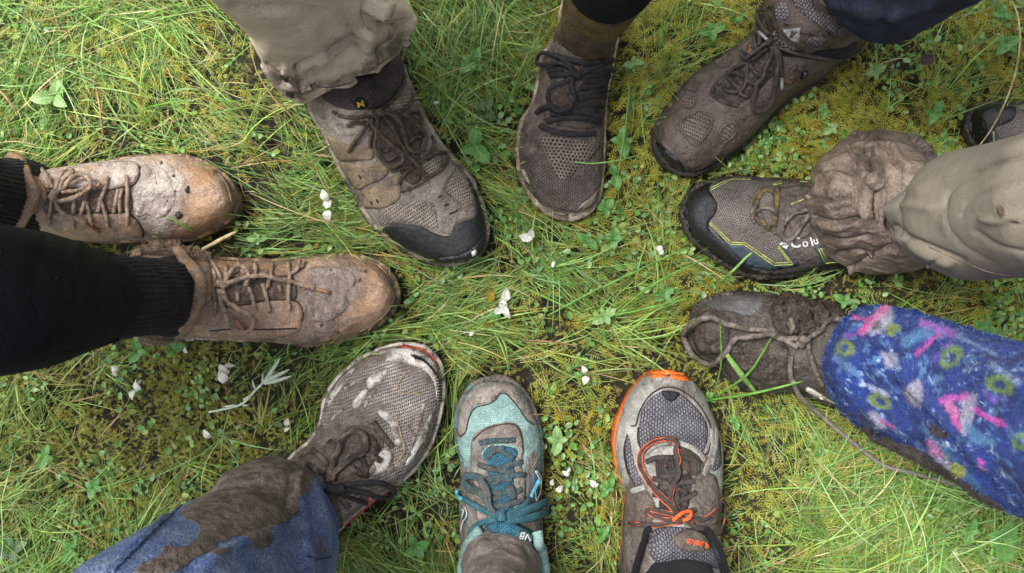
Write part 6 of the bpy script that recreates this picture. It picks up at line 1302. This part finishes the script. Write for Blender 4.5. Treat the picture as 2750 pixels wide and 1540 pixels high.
# --- grass: tussocks of arching blades laid over by the flow of the sward
def blades(n_tuft, per, lmin, lmax, wid, hue, seed, e0=(10, 55), dens_k=1.0, straw_only=False, S=8, gp=1.9):
    tx = rng.uniform(-GX, GX, n_tuft * 9); ty = rng.uniform(-GY, GY, n_tuft * 9)
    ang, (spr, gd, st, _, _, _) = field(tx, ty)
    keep = rng.random(len(tx)) < np.clip(gd**gp * dens_k * np.clip(fbm(tx, ty, 13, seed, 3) * 3.4 - .75, .08, 2.2) * np.clip(fbm(tx, ty, 7, 77, 3) * 4.2 - 1.15, .10, 1.3), 0, 2.2) / 2.2
    keep &= ~occupied(tx, ty)
    tx, ty, ang, spr, st = [a[keep][:n_tuft] for a in (tx, ty, ang, spr, st)]
    k = rng.integers(max(2, per // 3), per * 2, len(tx))
    ix = np.repeat(np.arange(len(tx)), k); n = len(ix)
    bx = tx[ix] + rng.normal(0, .006, n); by = ty[ix] + rng.normal(0, .006, n)
    ta = ang + rng.normal(0, 1, len(ang)) * np.radians(spr) * .8 + rng.choice([0, math.pi], len(ang), p=[.72, .28])
    a0 = ta[ix] + rng.normal(0, 1, n) * np.radians(spr[ix]) * .45
    L = rng.uniform(lmin, lmax, n) * rng.uniform(.6, 1.1, n)
    t = np.linspace(0, 1, S + 1)
    el0 = np.radians(rng.uniform(*e0, n)); el1 = np.radians(rng.uniform(-30, 6, n)); cv = rng.normal(0, .55, n)
    el = el0[:, None] + (el1 - el0)[:, None] * t[None]**.7; az = a0[:, None] + cv[:, None] * t[None]**1.5
    ds = (L / S)[:, None]
    dx = np.cos(el) * np.cos(az) * ds; dy = np.cos(el) * np.sin(az) * ds; dz = np.sin(el) * ds
    cum = lambda d: np.concatenate([np.zeros((n, 1)), np.cumsum(d[:, :-1], 1)], 1)
    X, Y, Z = cum(dx), cum(dy), cum(dz)
    # blades stop where a shoe presses them down
    oc = occupied((bx[:, None] + X).ravel(), (by[:, None] + Y).ravel()).reshape(n, S + 1)
    first = np.where(oc.any(1), oc.argmax(1), S + 1)
    over = rng.random(n) < .20
    f = np.where(over, 1.0, np.clip((first - .3) / S, 0, 1))
    ok = (f > .28) & (first > 0)
    g = gz(bx, by)
    X = bx[:, None] + X * f[:, None]; Y = by[:, None] + Y * f[:, None]
    Z = g[:, None] + Z * f[:, None]
    Z = np.maximum(Z, gz(X, Y) + .003 + rng.uniform(0, .008, n)[:, None] * np.minimum(1, t * 4)[None])
    Z = np.where(oc & over[:, None], np.maximum(Z, .031 + .012 * rng.random(n)[:, None]), Z)
    w0 = wid * rng.uniform(.55, 1.45, n) * np.sqrt(np.clip(f, .3, 1))
    wt_ = w0[:, None] * (np.minimum(1, t * 5 + .5) * (1 - t**2.2) + .04)[None] * .5
    T = np.stack([np.gradient(X, axis=1), np.gradient(Y, axis=1)], 2); T /= np.linalg.norm(T, axis=2, keepdims=True) + 1e-9
    roll = rng.normal(0, .7, n)[:, None] + rng.normal(0, .5, n)[:, None] * t
    sx, sy = -T[:, :, 1] * np.cos(roll), T[:, :, 0] * np.cos(roll); sz = np.sin(roll)
    A_ = np.stack([X + sx * wt_, Y + sy * wt_, Z + sz * wt_], 2); B_ = np.stack([X - sx * wt_, Y - sy * wt_, Z - sz * wt_], 2)
    V = np.stack([A_, B_], 2)[ok]                      # n,S+1,2,3
    n2 = len(V)
    idx = np.arange(n2 * (S + 1) * 2).reshape(n2, S + 1, 2)
    Q = np.stack([idx[:, :-1, 0], idx[:, :-1, 1], idx[:, 1:, 1], idx[:, 1:, 0]], 3 - 1).reshape(-1, 4)
    st_ = st[ix][ok]
    green = pal(hue, n2); tuft = pal(hue, len(tx))[ix][ok]
    c = (green * .45 + tuft * .55) * rng.uniform(.38, 1.25, n2)[:, None]
    dry = rng.random(n2) < (st_ * .30 if not straw_only else 1.0)
    c[dry] = pal([(196, 176, 122), (214, 198, 150), (170, 134, 84), (186, 168, 96), (150, 118, 80)], dry.sum(), [3, 2, 2, 2, 1])
    tip = pal([(176, 168, 96), (196, 170, 110)], n2)
    tt = (np.clip(t - .8, 0, 1) / .2 * .4)[None, :, None]
    base_c = pal([(150, 158, 92), (168, 160, 110), (140, 112, 72)], n2)
    bb = (np.clip(.16 - t, 0, 1) / .16 * .6)[None, :, None]
    col_ = c[:, None] * (1 - tt) + tip[:, None] * tt
    col_ = col_ * (1 - bb) + base_c[:, None] * bb
    col_ = np.repeat(col_[:, :, None], 2, 2)
    return V.reshape(-1, 3), Q, col_.reshape(-1, 3)
GREENS = [(120, 166, 66), (146, 188, 86), (98, 144, 60), (168, 204, 116), (134, 178, 106), (94, 146, 56), (176, 202, 104), (154, 188, 124), (78, 118, 50), (160, 182, 84)]
sets = [blades(2300, 8, .045, .115, .00115, GREENS, 1), blades(850, 7, .08, .17, .0013, GREENS, 2, (20, 55)), blades(1300, 9, .03, .07, .0010, GREENS, 3, (25, 70)), blades(420, 5, .04, .11, .0011, GREENS, 4, (2, 20), straw_only=True), blades(3000, 9, .014, .045, .0009, GREENS, 6, (20, 75), S=4, gp=1.6), blades(130, 3, .08, .18, .0022, [(126, 172, 76), (140, 184, 104), (108, 156, 66)], 5, (10, 45))]
off = 0; Vs, Qs, Cs = [], [], []
for v, q, c in sets:
    Vs.append(v); Qs.append(q + off); Cs.append(c); off += len(v)
big_mesh('grass', np.vstack(Vs), np.vstack(Qs), None, np.vstack(Cs), M_grass, 'long thin grass blades lying over the moss between the shoes')

# --- star moss: little rosettes of pointed leaflets
def scatter(n, which, seed, scale, power=1.3, cut=.0, tries=4):
    x = rng.uniform(-GX, GX, n * tries); y = rng.uniform(-GY, GY, n * tries)
    _, f = field(x, y)
    d = f[which]**1.5 * np.clip(fbm(x, y, scale, seed, 3) * 1.9 - cut, 0, 2)**power
    k = (rng.random(len(x)) < np.clip(d / 1.6, 0, 1)) & ~occupied(x, y)
    return x[k][:n], y[k][:n]
def stars(x, y, size, leaf=9, cols=None, lift=.004):
    n = len(x); m = leaf
    s = size * rng.uniform(.6, 1.35, n)
    a = rng.uniform(0, 6.28, n)[:, None] + np.arange(m)[None] * 2 * math.pi / m + rng.normal(0, .16, (n, m))
    el = rng.uniform(.05, .9, (n, m)); L = s[:, None] * rng.uniform(.7, 1.2, (n, m)); w = L * rng.uniform(.09, .15, (n, m))
    z = gz(x, y) + lift * rng.uniform(.2, 2.2, n) + .010 * np.clip(fbm(x, y, 60, 9, 2) - .35, 0, 1)
    lean = rng.normal(0, .35, (n, 2))
    C = np.stack([x, y, z], 1)[:, None, :]
    d = np.stack([np.cos(a) * np.cos(el) + lean[:, :1], np.sin(a) * np.cos(el) + lean[:, 1:], np.sin(el)], 2)
    sd = np.stack([-np.sin(a), np.cos(a), np.zeros_like(a)], 2)
    p0 = C + d * 0; p1 = C + d * (L * .45)[..., None] + sd * w[..., None]; p2 = C + d * (L * .45)[..., None] - sd * w[..., None]
    p3 = C + d * L[..., None]; p3[..., 2] -= L * .25
    V = np.stack([p0, p1, p3, p2], 2).reshape(-1, 3)
    Q = np.arange(len(V)).reshape(-1, 4)
    zone = fbm(x, y, 20, 13, 3)
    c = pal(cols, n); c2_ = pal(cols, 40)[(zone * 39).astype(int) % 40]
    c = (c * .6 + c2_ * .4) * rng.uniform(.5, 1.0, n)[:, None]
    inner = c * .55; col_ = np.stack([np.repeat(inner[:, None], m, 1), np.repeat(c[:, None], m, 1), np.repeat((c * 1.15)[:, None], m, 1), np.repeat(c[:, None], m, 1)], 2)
    return V, Q, col_.reshape(-1, 3)
YG = [(160, 168, 68), (178, 184, 92), (142, 150, 56), (190, 192, 112), (146, 134, 56), (134, 118, 56), (186, 190, 88)]
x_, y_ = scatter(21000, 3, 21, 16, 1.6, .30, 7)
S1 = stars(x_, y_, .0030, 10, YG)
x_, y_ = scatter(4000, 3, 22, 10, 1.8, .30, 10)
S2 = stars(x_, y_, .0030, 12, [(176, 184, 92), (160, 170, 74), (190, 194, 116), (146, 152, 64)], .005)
x_, y_ = scatter(9000, 5, 27, 12, .8)
S3 = stars(x_, y_, .0034, 7, [(104, 88, 48), (122, 104, 54), (92, 84, 40), (84, 66, 42)], .002)
off = 0; Vs, Qs, Cs = [], [], []
for v, q, c in (S1, S2, S3):
    Vs.append(v); Qs.append(q + off); Cs.append(c); off += len(v)
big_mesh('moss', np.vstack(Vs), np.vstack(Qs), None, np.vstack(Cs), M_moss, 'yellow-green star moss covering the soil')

# --- feather moss: little combs of needles on curved stems
def fronds(x, y, length, cols):
    n = len(x); m = 9
    L = length * rng.uniform(.55, 1.4, n); a = rng.uniform(0, 6.28, n); cv = rng.normal(0, .9, n); e0 = rng.uniform(.1, 1.0, n); e1 = rng.uniform(-.6, .2, n)
    t = np.linspace(0, 1, m)
    az = a[:, None] + cv[:, None] * t; el = e0[:, None] + (e1 - e0)[:, None] * t; ds = (L / m)[:, None]
    X = x[:, None] + np.cumsum(np.cos(el) * np.cos(az) * ds, 1); Y = y[:, None] + np.cumsum(np.cos(el) * np.sin(az) * ds, 1)
    Z = (gz(x, y) + rng.uniform(.002, .012, n))[:, None] + np.cumsum(np.sin(el) * ds, 1)
    Pn = np.stack([X, Y, Z], 2)
    fw = np.stack([np.cos(az), np.sin(az), 0 * az], 2); sd = np.stack([-np.sin(az), np.cos(az), 0 * az], 2)
    nl = (L * .17)[:, None] * np.sin(np.clip(t * 1.1 + .12, 0, 1) * math.pi)[None]**.6 * rng.uniform(.6, 1.3, (n, m))
    w = .00042 + .00003 * rng.normal(size=(n, m))
    tri = []
    for sg in (1, -1):
        tipp = Pn + sd * (sg * nl)[..., None] + fw * (nl * .55)[..., None]; tipp[..., 2] += nl * rng.uniform(-.2, .5, (n, m))
        tri.append(np.stack([Pn - fw * w[..., None], Pn + fw * w[..., None], tipp], 2))
    stem = np.stack([Pn[:, :-1] + sd[:, :-1] * .0003, Pn[:, :-1] - sd[:, :-1] * .0003, Pn[:, 1:]], 2)
    c = pal(cols, n)
    V = np.concatenate([tri[0].reshape(-1, 3), tri[1].reshape(-1, 3), stem.reshape(-1, 3)])
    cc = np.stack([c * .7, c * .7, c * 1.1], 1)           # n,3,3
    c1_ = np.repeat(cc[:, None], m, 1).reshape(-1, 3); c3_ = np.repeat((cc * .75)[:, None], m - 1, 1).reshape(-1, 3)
    return V, np.arange(len(V)).reshape(-1, 3), np.concatenate([c1_, c1_, c3_])
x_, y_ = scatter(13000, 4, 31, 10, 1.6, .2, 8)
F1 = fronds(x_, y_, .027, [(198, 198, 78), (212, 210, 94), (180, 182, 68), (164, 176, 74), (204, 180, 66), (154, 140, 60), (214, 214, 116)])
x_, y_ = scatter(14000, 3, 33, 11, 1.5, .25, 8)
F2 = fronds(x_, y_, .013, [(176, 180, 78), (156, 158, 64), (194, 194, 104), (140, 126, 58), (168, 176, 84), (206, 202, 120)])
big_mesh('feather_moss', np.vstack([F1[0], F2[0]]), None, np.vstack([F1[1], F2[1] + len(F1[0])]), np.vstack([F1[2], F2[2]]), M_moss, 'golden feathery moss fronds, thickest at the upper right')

# --- tiny-leaved ground cover
def cover(x, y, size, cols):
    n = len(x); S = size * rng.uniform(.5, 1.3, n); a = rng.uniform(0, 6.28, n); el = rng.normal(.15, .35, n)
    k = 7
    t = np.linspace(0, 2 * math.pi, k, endpoint=False)
    u = np.cos(t) * .5 + .5; v = np.sin(t) * .34 * (1 - .25 * np.cos(t))
    fw = np.stack([np.cos(a) * np.cos(el), np.sin(a) * np.cos(el), np.sin(el)], 1); sd = np.stack([-np.sin(a), np.cos(a), rng.normal(0, .3, n)], 1)
    C = np.stack([x, y, gz(x, y) + rng.uniform(.006, .018, n)], 1)
    rim = C[:, None] + fw[:, None] * (S[:, None] * u[None])[..., None] + sd[:, None] * (S[:, None] * v[None])[..., None]
    rim[..., 2] += (S[:, None] * (np.abs(v) * .5 - .12 * u**2)[None])
    mid = (C + fw * (S * .5)[:, None])[:, None]
    V = np.concatenate([mid, rim], 1); idx = np.arange(n * (k + 1)).reshape(n, k + 1)
    T = np.stack([np.repeat(idx[:, :1], k, 1), idx[:, 1:], np.roll(idx[:, 1:], -1, 1)], 2).reshape(-1, 3)
    c = pal(cols, n)
    return V.reshape(-1, 3), T, np.repeat(c[:, None], k + 1, 1).reshape(-1, 3)
cx_, cy_ = scatter(2600, 5, 41, 9, 2.0, .25, 14)
k_ = rng.integers(3, 7, len(cx_)); ii = np.repeat(np.arange(len(cx_)), k_)
x_ = cx_[ii] + rng.normal(0, .006, len(ii)); y_ = cy_[ii] + rng.normal(0, .006, len(ii)); q_ = ~occupied(x_, y_)
C1 = cover(x_[q_], y_[q_], .0080, [(98, 146, 66), (116, 164, 84), (80, 124, 58), (140, 176, 106), (108, 146, 96), (142, 164, 78)])
big_mesh('leafy_ground_cover', C1[0], None, C1[1], C1[2], M_leafy, 'tiny round-leaved green ground cover among the moss')
# ------------------------------------------------------------------ single plants, petals and straws
def leaf_mesh(name, mat, k=9, wide=.42, point=1.6, curl=.18, fold=.22, serr=0.0, crumple=0.0, seed=1):
    V = []; F = []; rr = random.Random(seed)
    for i in range(k + 1):
        t = i / k
        w = wide * (math.sin(math.pi * min(1, t**.9 * .98 + .02))**.58) * (1 - .22 * t**point) + .008
        if serr: w *= 1 + serr * (1 if i % 2 else -1)
        z = curl * (t * (1 - t)) * 1.5 - curl * t * t * .6
        for s in (-1, -.5, 0, .5, 1):
            V.append((t + rr.gauss(0, crumple), s * w + rr.gauss(0, crumple), z + abs(s) * w * fold + rr.gauss(0, crumple * 1.4)))
    for i in range(k):
        for j in range(4):
            a = i * 5 + j; F.append((a, a + 1, a + 6, a + 5))
    me = bpy.data.meshes.new(name); me.from_pydata(V, [], F)
    me.polygons.foreach_set('use_smooth', np.ones(len(F), bool)); me.materials.append(mat); me.update()
    return me
def leaf_mat(name, c, c2_, rough=.38, trans=.2):
    nt = NT(name)
    sx = nt.n('ShaderNodeSeparateXYZ'); nt.set(sx.inputs[0], nt.co)
    vein = nt.ramp(nt.math('ABSOLUTE', sx.outputs[1]), .0, .05, 1, 0)
    side = nt.math('SINE', nt.math('MULTIPLY', nt.math('SUBTRACT', sx.outputs[0], nt.math('ABSOLUTE', sx.outputs[1])), 42))
    cc = nt.mix(nt.ramp(nt.noise(6, 5, .6), .35, .68), c, c2_)
    cc = nt.mix(nt.math('MULTIPLY', vein, .5), cc, tuple(min(1, a * 1.8) for a in c[:3]) + (1,))
    nt.set(nt.b.inputs['Base Color'], cc); nt.b.inputs['Roughness'].default_value = rough; nt.b.inputs['Specular IOR Level'].default_value = .5
    nt.set(nt.b.inputs['Normal'], nt.bump(side, .18, .012))
    tr = nt.n('ShaderNodeBsdfTranslucent'); nt.set(tr.inputs['Color'], cc)
    ms = nt.n('ShaderNodeMixShader'); ms.inputs[0].default_value = trans
    nt.t.links.new(nt.b.outputs[0], ms.inputs[1]); nt.t.links.new(tr.outputs[0], ms.inputs[2]); nt.t.links.new(ms.outputs[0], nt.out.inputs['Surface'])
    return nt.m
LM = {'mid': leaf_mat('green_leaf', lin(98, 150, 70), lin(78, 124, 60)), 'pale': leaf_mat('pale_leaf', lin(136, 168, 104), lin(112, 150, 86)), 'dark': leaf_mat('dark_leaf', lin(62, 100, 50), lin(78, 92, 62)),
      'white': leaf_mat('white_petal', lin(236, 235, 228), lin(208, 204, 192), .6, .3), 'yellow': leaf_mat('yellow_leaf', lin(172, 150, 50), lin(140, 96, 40)), 'brown': leaf_mat('dead_leaf', lin(84, 66, 58), lin(62, 48, 42), .6), 'silver': leaf_mat('silver_leaf', lin(188, 204, 182), lin(160, 178, 158), .6)}
LS = {k: leaf_mesh('leaf', m, wide=.34 if k != 'white' else .33, curl=.22 if k != 'white' else .4, fold=.25) for k, m in LM.items()}
PETALS = [leaf_mesh('petal', LM['white'], wide=w_, curl=c_, fold=f_, crumple=.022, seed=i_) for i_, (w_, c_, f_) in enumerate(((.34, .5, .3), (.26, .3, -.3), (.40, .7, .1)))]
LNARROW = {k: leaf_mesh('leaf_narrow', LM[k], wide=.075, curl=.1) for k in ('silver', 'mid')}
LOBED = leaf_mesh('leaf_lobed', LM['mid'], k=10, wide=.46, serr=.14)
M_stem = fabric('plant_stem', lin(112, 132, 70), lin(96, 110, 60), 60, None, rough=.6)
_stem = leaf_mesh('stem', M_stem, 4, .05)
def plant(label, px, py, size, n, kind, h=.018, mesh=None, flat=.35, group='broad-leaved plants in the grass', name='leafy_plant', a0=None, small=.75, cat='plant'):
    c = P(px, py, h); g = float(gz(np.array([c.x]), np.array([c.y]))[0])
    r = empty(name, (c.x, c.y, g), label, cat, group)
    rr = random.Random(int(px * 7 + py)); a0 = rr.uniform(0, 6.28) if a0 is None else R(a0)
    V_, F_t = tube([(0, 0, -.004), (0.001, 0, h * .5), (0, 0.001, h)], .0011, sides=6)
    mesh_obj('stem', V_, F_t, M_stem, r)
    for i in range(n):
        o = bpy.data.objects.new('leaf', mesh or LS[kind]); col.objects.link(o); o.parent = r
        s = size * .85 * (1 if i % 2 == 0 else small) * (.6 if i >= 4 else 1) * rr.uniform(.85, 1.15)
        o.location = (0, 0, h + rr.uniform(-.002, .004) + (.003 if i >= 4 else 0)); o.scale = (s, s, s)
        o.rotation_euler = (rr.uniform(-.25, .25), -flat * rr.uniform(.2, 1.2), a0 + i * 2 * math.pi / min(n, 4) + (.75 if i >= 4 else 0) + rr.uniform(-.25, .25))
    return r
PL = [('pale broad-leaved seedling near the upper left edge', 150, 262, .030, 3, 'pale'), ('bright four-leaved plant right of the beige trousers', 1268, 168, .022, 5, 'mid'), ('dull purplish-green plant between the taupe shoe and the knit sneaker', 1300, 300, .022, 6, 'dark'),
      ('broad oval-leaved plant beside the laces of the taupe shoe', 1275, 392, .030, 3, 'mid'), ('mint-green toothed plant right of the mustard sock', 1700, 172, .018, 6, 'pale'), ('small plant touching the right side of the knit sneaker laces', 1672, 378, .022, 4, 'mid'),
      ('single-leaf plant beside the knit sneaker toe', 1650, 470, .022, 2, 'mid'), ('little green plant below the right toe of the knit sneaker', 1628, 560, .018, 3, 'mid'), ('four-leaved plant between knit sneaker toe and trail shoe', 1575, 645, .019, 5, 'mid'), ('paired-leaf plant left of the trail shoe toe', 1650, 640, .018, 4, 'mid'),
      ('pale four-leaved plant under the dark jeans hem', 2345, 190, .017, 5, 'pale'), ('three-leaved plant above the muddy cuff', 2512, 302, .018, 4, 'mid'), ('leafy plant in the top right corner', 2690, 40, .018, 6, 'mid'), ('glossy leaf cluster by the right edge, above the second trail shoe', 2698, 122, .021, 5, 'mid'),
      ('small plant by the left edge below the legging', 118, 1228, .020, 4, 'mid'), ('dark plant at the left edge near the lower corner', 30, 1480, .026, 5, 'dark'), ('blue-green plant left of the jeans leg', 185, 1480, .022, 4, 'mid'), ('small plant growing from the moss left of the jeans', 250, 1310, .018, 4, 'mid'),
      ('dark glossy plant right of the jeans hem', 1118, 1470, .023, 6, 'mid'), ('small plant by the collar of the lower tan boot', 372, 945, .021, 3, 'mid'), ('leaf pair beneath the white midsole of the lower tan boot', 470, 938, .019, 3, 'mid'), ('plant between teal shoe and orange-soled shoe, upper', 1500, 1185, .022, 4, 'pale'),
      ('plant between teal shoe and orange-soled shoe, beside white petals', 1630, 1310, .017, 6, 'mid'), ('toothed rosette between teal and orange-soled shoes near the bottom', 1618, 1432, .015, 7, 'mid'), ('three-leaved plant in the open middle of the ring', 1625, 850, .020, 5, 'pale'), ('small leaf plant right of the middle, near the mud-plastered boot', 1785, 790, .017, 4, 'mid'),
      ('sprouting plant above the mud-plastered boot', 2265, 810, .015, 5, 'mid'), ('green plant beside the fleece trousers at the right edge', 2640, 880, .020, 5, 'mid'), ('round-leaved plant left of the lobed plant in the lower right corner', 2600, 1425, .022, 4, 'mid'), ('small plant under the fleece near the lower right', 2545, 1360, .020, 3, 'mid'),
      ('small plant right of the orange-soled shoe', 1975, 1135, .012, 6, 'mid'), ('rosette beside the toe of the orange-soled shoe', 1905, 1070, .014, 5, 'mid'), ('round leaf cluster in front of the taupe toe', 1160, 610, .012, 3, 'mid'), ('small pale plant between the taupe shoe and upper tan boot', 690, 640, .014, 5, 'pale'),
      ('leafy plant below the brown hiking boot', 2210, 300, .014, 6, 'mid'), ('second leafy plant below the brown hiking boot, nearer the cuff', 2230, 345, .013, 5, 'pale'), ('oval-leaved plant left of the brown hiking boot', 1912, 82, .020, 4, 'mid')]
for lb_, px_, py_, s_, n_, k_ in PL: plant(lb_, px_, py_, s_, n_, k_)
plant('big lobed leaf rosette in the lower right corner', 2692, 1448, .034, 5, 'mid', mesh=LOBED, h=.02)
# fallen petals and stray leaves
def lying(name, label, px, py, size, kind, rot, pieces=1, group='white petals scattered on the grass', h=.026, cat='petal', mesh=None):
    c = P(px, py, h); g = h
    rr = random.Random(int(px * 3 + py * 5))
    r = empty(name, (c.x, c.y, g), label, cat, group)
    for i in range(pieces):
        o = bpy.data.objects.new(cat if cat == 'petal' else 'blade', mesh or (rr.choice(PETALS) if kind == 'white' else LS[kind])); col.objects.link(o); o.parent = r
        s = size * .78 * rr.uniform(.8, 1.1); o.scale = (s, s * rr.uniform(.8, 1.15), s * 1.1)
        o.location = (rr.uniform(-.3, .3) * size * (pieces > 1), rr.uniform(-.5, .5) * size * (pieces > 1), .001 * i)
        o.rotation_euler = (rr.uniform(-.5, .5), rr.uniform(-.25, .25), R(rot) + i * rr.uniform(.9, 2.2))
    return r
for lb_, px_, py_, s_, n_, ro in (('white petal pair left of the taupe shoe', 884, 548, .017, 3, 70), ('large crumpled white petals below the lower tan boot', 606, 1000, .020, 4, 150), ('white petal near the left edge below the legging', 318, 1000, .014, 2, 110), ('folded white petals in the moss left of the silvery sprig', 372, 1048, .016, 3, 60), ('tiny white petal under the lower tan boot', 503, 950, .010, 1, 120),
                              ('pale petal left of the white running shoe', 776, 1142, .013, 2, 90), ('lilac-white petal in the moss above the jeans', 566, 1175, .016, 1, 140), ('curled white petals in the middle of the ring', 1356, 838, .018, 3, 100), ('tall white petal in the middle of the ring', 1352, 810, .020, 1, 70), ('crumpled white petals between the two tan and knit toes', 1428, 634, .019, 3, 60),
                              ('single white petal below the knit sneaker', 1484, 718, .013, 1, 80), ('white petals above the orange-soled shoe', 1578, 1000, .014, 2, 110), ('white petal beside the teal shoe', 1488, 1312, .012, 2, 30), ('round white petal left of the orange-soled shoe', 1592, 1308, .013, 2, 10), ('curled white petal right of the teal laces', 1526, 1272, .013, 2, 60),
                              ('tiny white petals left of the teal shoe toe', 1262, 905, .012, 1, 60), ('white flower scraps below the trail shoe', 1782, 680, .013, 3, 20), ('small white petal beside the taupe shoe laces', 1164, 276, .011, 1, 10)):
    lying('petal', lb_, px_, py_, s_, 'white', ro, n_)
lying('fallen_leaf', 'mottled yellow leaf beside the white petals in the middle', 1312, 812, .020, 'yellow', 70, 1, 'stray leaves', cat='leaf')
lying('fallen_leaf', 'wet green leaf lying below the white petals in the middle', 1310, 850, .024, 'mid', 0, 1, 'stray leaves', cat='leaf')
lying('fallen_leaf', 'dark brown dead leaf in the moss near the upper right', 2470, 162, .030, 'brown', 12, 1, 'stray leaves', cat='leaf')
# the silvery sprig
c = P(690, 1060, .03)
sp = empty('silver_sprig', (c.x, c.y, c.z), 'silvery sprig with narrow pale leaves above the jeans', 'sprig')
pts = [P(*a, .03) - c for a in c8((680, 470), (780, 450), (880, 420), (960, 340), (1010, 290))]
_v, _f = tube(cr(pts, 16), .0013); mesh_obj('stem', _v, _f, LM['silver'], sp)
for (a, b) in (((1010, 290), (1105, 145)), ((1000, 300), (1000, 240)), ((1010, 300), (1175, 255)), ((1000, 290), (1160, 215)), ((880, 430), (905, 432)), ((930, 370), (880, 400)), ((850, 430), (760, 440)), ((960, 340), (935, 280))):
    A0, B0 = P(*c8(a)[0], .032), P(*c8(b)[0], .036)
    o = bpy.data.objects.new('leaf', LNARROW['silver']); col.objects.link(o); o.parent = sp
    d = B0 - A0; o.location = A0 - c; s_ = d.length; o.scale = (s_, max(s_ * .9, .016), max(s_, .012)); o.rotation_euler = (.2, 0, math.atan2(d.y, d.x))
# single bold blades and straws
def strand(name, label, pts, h, w, c_, group='single blades and straws on the grass', flat=.35, cat='grass blade'):
    pl = cr(pts, 26); hh_ = np.interp(np.linspace(0, 1, 26), np.linspace(0, 1, len(h)), h)
    Vw = np.array([tuple(P(a, b, z)) for (a, b), z in zip(pl, hh_)])
    t = np.linspace(0, 1, 26); ww = w * (.35 + .65 * np.sin(np.clip(t * .9 + .1, 0, 1) * math.pi)**.5)
    base = Vector(Vw[0])
    v, f = tube(Vw, ww, ww * flat, sides=6)
    o = mesh_obj(name, v, f, c_, None, base); o.location = base
    return tag(o, label, cat, group)
M_fresh = fabric('fresh_blade', lin(104, 152, 62), lin(88, 132, 54), 60, None, rough=.4); M_lightblade = fabric('pale_blade', lin(138, 174, 96), lin(112, 152, 76), 60, None, rough=.4); M_strawm = fabric('straw', lin(214, 200, 156), lin(182, 156, 104), 60, None, rough=.6); M_redstem = fabric('red_stem', lin(132, 92, 68), lin(160, 124, 86), 60, None, rough=.6)
q4 = Crop(2300, 0, 3.4356)
strand('straw', 'long pale straw arching at the upper right over the shiny black toe', q4((1440, 10), (1490, 150), (1510, 380), (1470, 650), (1390, 900), (1250, 1180), (1110, 1375)), [.05, .09, .10, .09, .08, .06, .04], .0012, M_strawm, flat=.8, cat='straw')
strand('grass_blade', 'wide pale green blade leaning on the mud-plastered boot', c7((298, 440), (380, 550), (485, 682)), [.085, .07, .03], .0036, M_lightblade)
strand('grass_blade', 'green blade crossing in front of the mud-plastered boot', c7((200, 712), (420, 680), (600, 640), (755, 600)), [.02, .055, .075, .085], .0016, M_fresh)
strand('grass_blade', 'thin blade rising across the mud-plastered boot toe', c7((225, 700), (420, 560), (500, 450), (565, 340)), [.02, .06, .08, .10], .0014, M_fresh)
strand('grass_blade', 'thin upright blade over the mud loop of the boot', c7((215, 700), (262, 500), (260, 330), (258, 255)), [.02, .06, .09, .10], .0010, M_fresh)
strand('straw', 'pinkish straw lying between the two tan boots', c2((760, 155), (850, 110), (940, 60), (1050, 5)), [.02, .03, .035, .04], .0026, M_strawm, flat=.9, cat='straw')
strand('straw', 'reddish broken stem near the upper left edge', [(260, 245), (268, 290), (277, 370)], [.03, .035, .03], .0013, M_redstem, flat=.9, cat='straw')
strand('straw', 'dark red stem at the left edge', [(-20, 225), (20, 265), (50, 310)], [.03, .035, .03], .0013, M_redstem, flat=.9, cat='straw')
strand('grass_blade', 'thin blade lying over the toe of the upper tan boot', c1((985, 440), (1060, 480), (1140, 532)), [.068, .066, .055], .0011, M_fresh)
strand('grass_blade', 'thin arched blade over the side of the lower tan boot', c2((1612, 760), (1540, 860), (1490, 980), (1485, 1060)), [.060, .055, .04, .02], .0012, M_lightblade)
strand('grass_blade', 'blade lying across the knit sneaker toe from the right', c4((450, 1010), (560, 1020), (720, 1000), (860, 965)), [.061, .058, .05, .03], .0009, M_lightblade)
strand('grass_blade', 'seed stalk lying over the lime lines of the trail shoe', c6((610, 1150), (540, 1210), (460, 1290), (350, 1390)), [.062, .058, .05, .02], .0016, M_lightblade)
strand('straw', 'long brown straw in the middle above the teal shoe', [(1400, 915), (1480, 920), (1550, 930)], [.03, .034, .03], .0011, M_redstem, flat=.9, cat='straw')
for i, (a, b, c_) in enumerate((((1470, 850), (1640, 760), (1850, 662)), ((1650, 850), (1780, 820), (1860, 800)), ((1650, 848), (1760, 760), (1900, 690)))):
    strand('grass_blade', ('broad blade sweeping up right from the middle to the trail shoe', 'lowest broad blade reaching from the middle to the mud-plastered boot', 'upper broad blade reaching from the middle towards the trail shoe')[i], [a, b, c_], [.025, .05, .045], .0014, M_fresh)
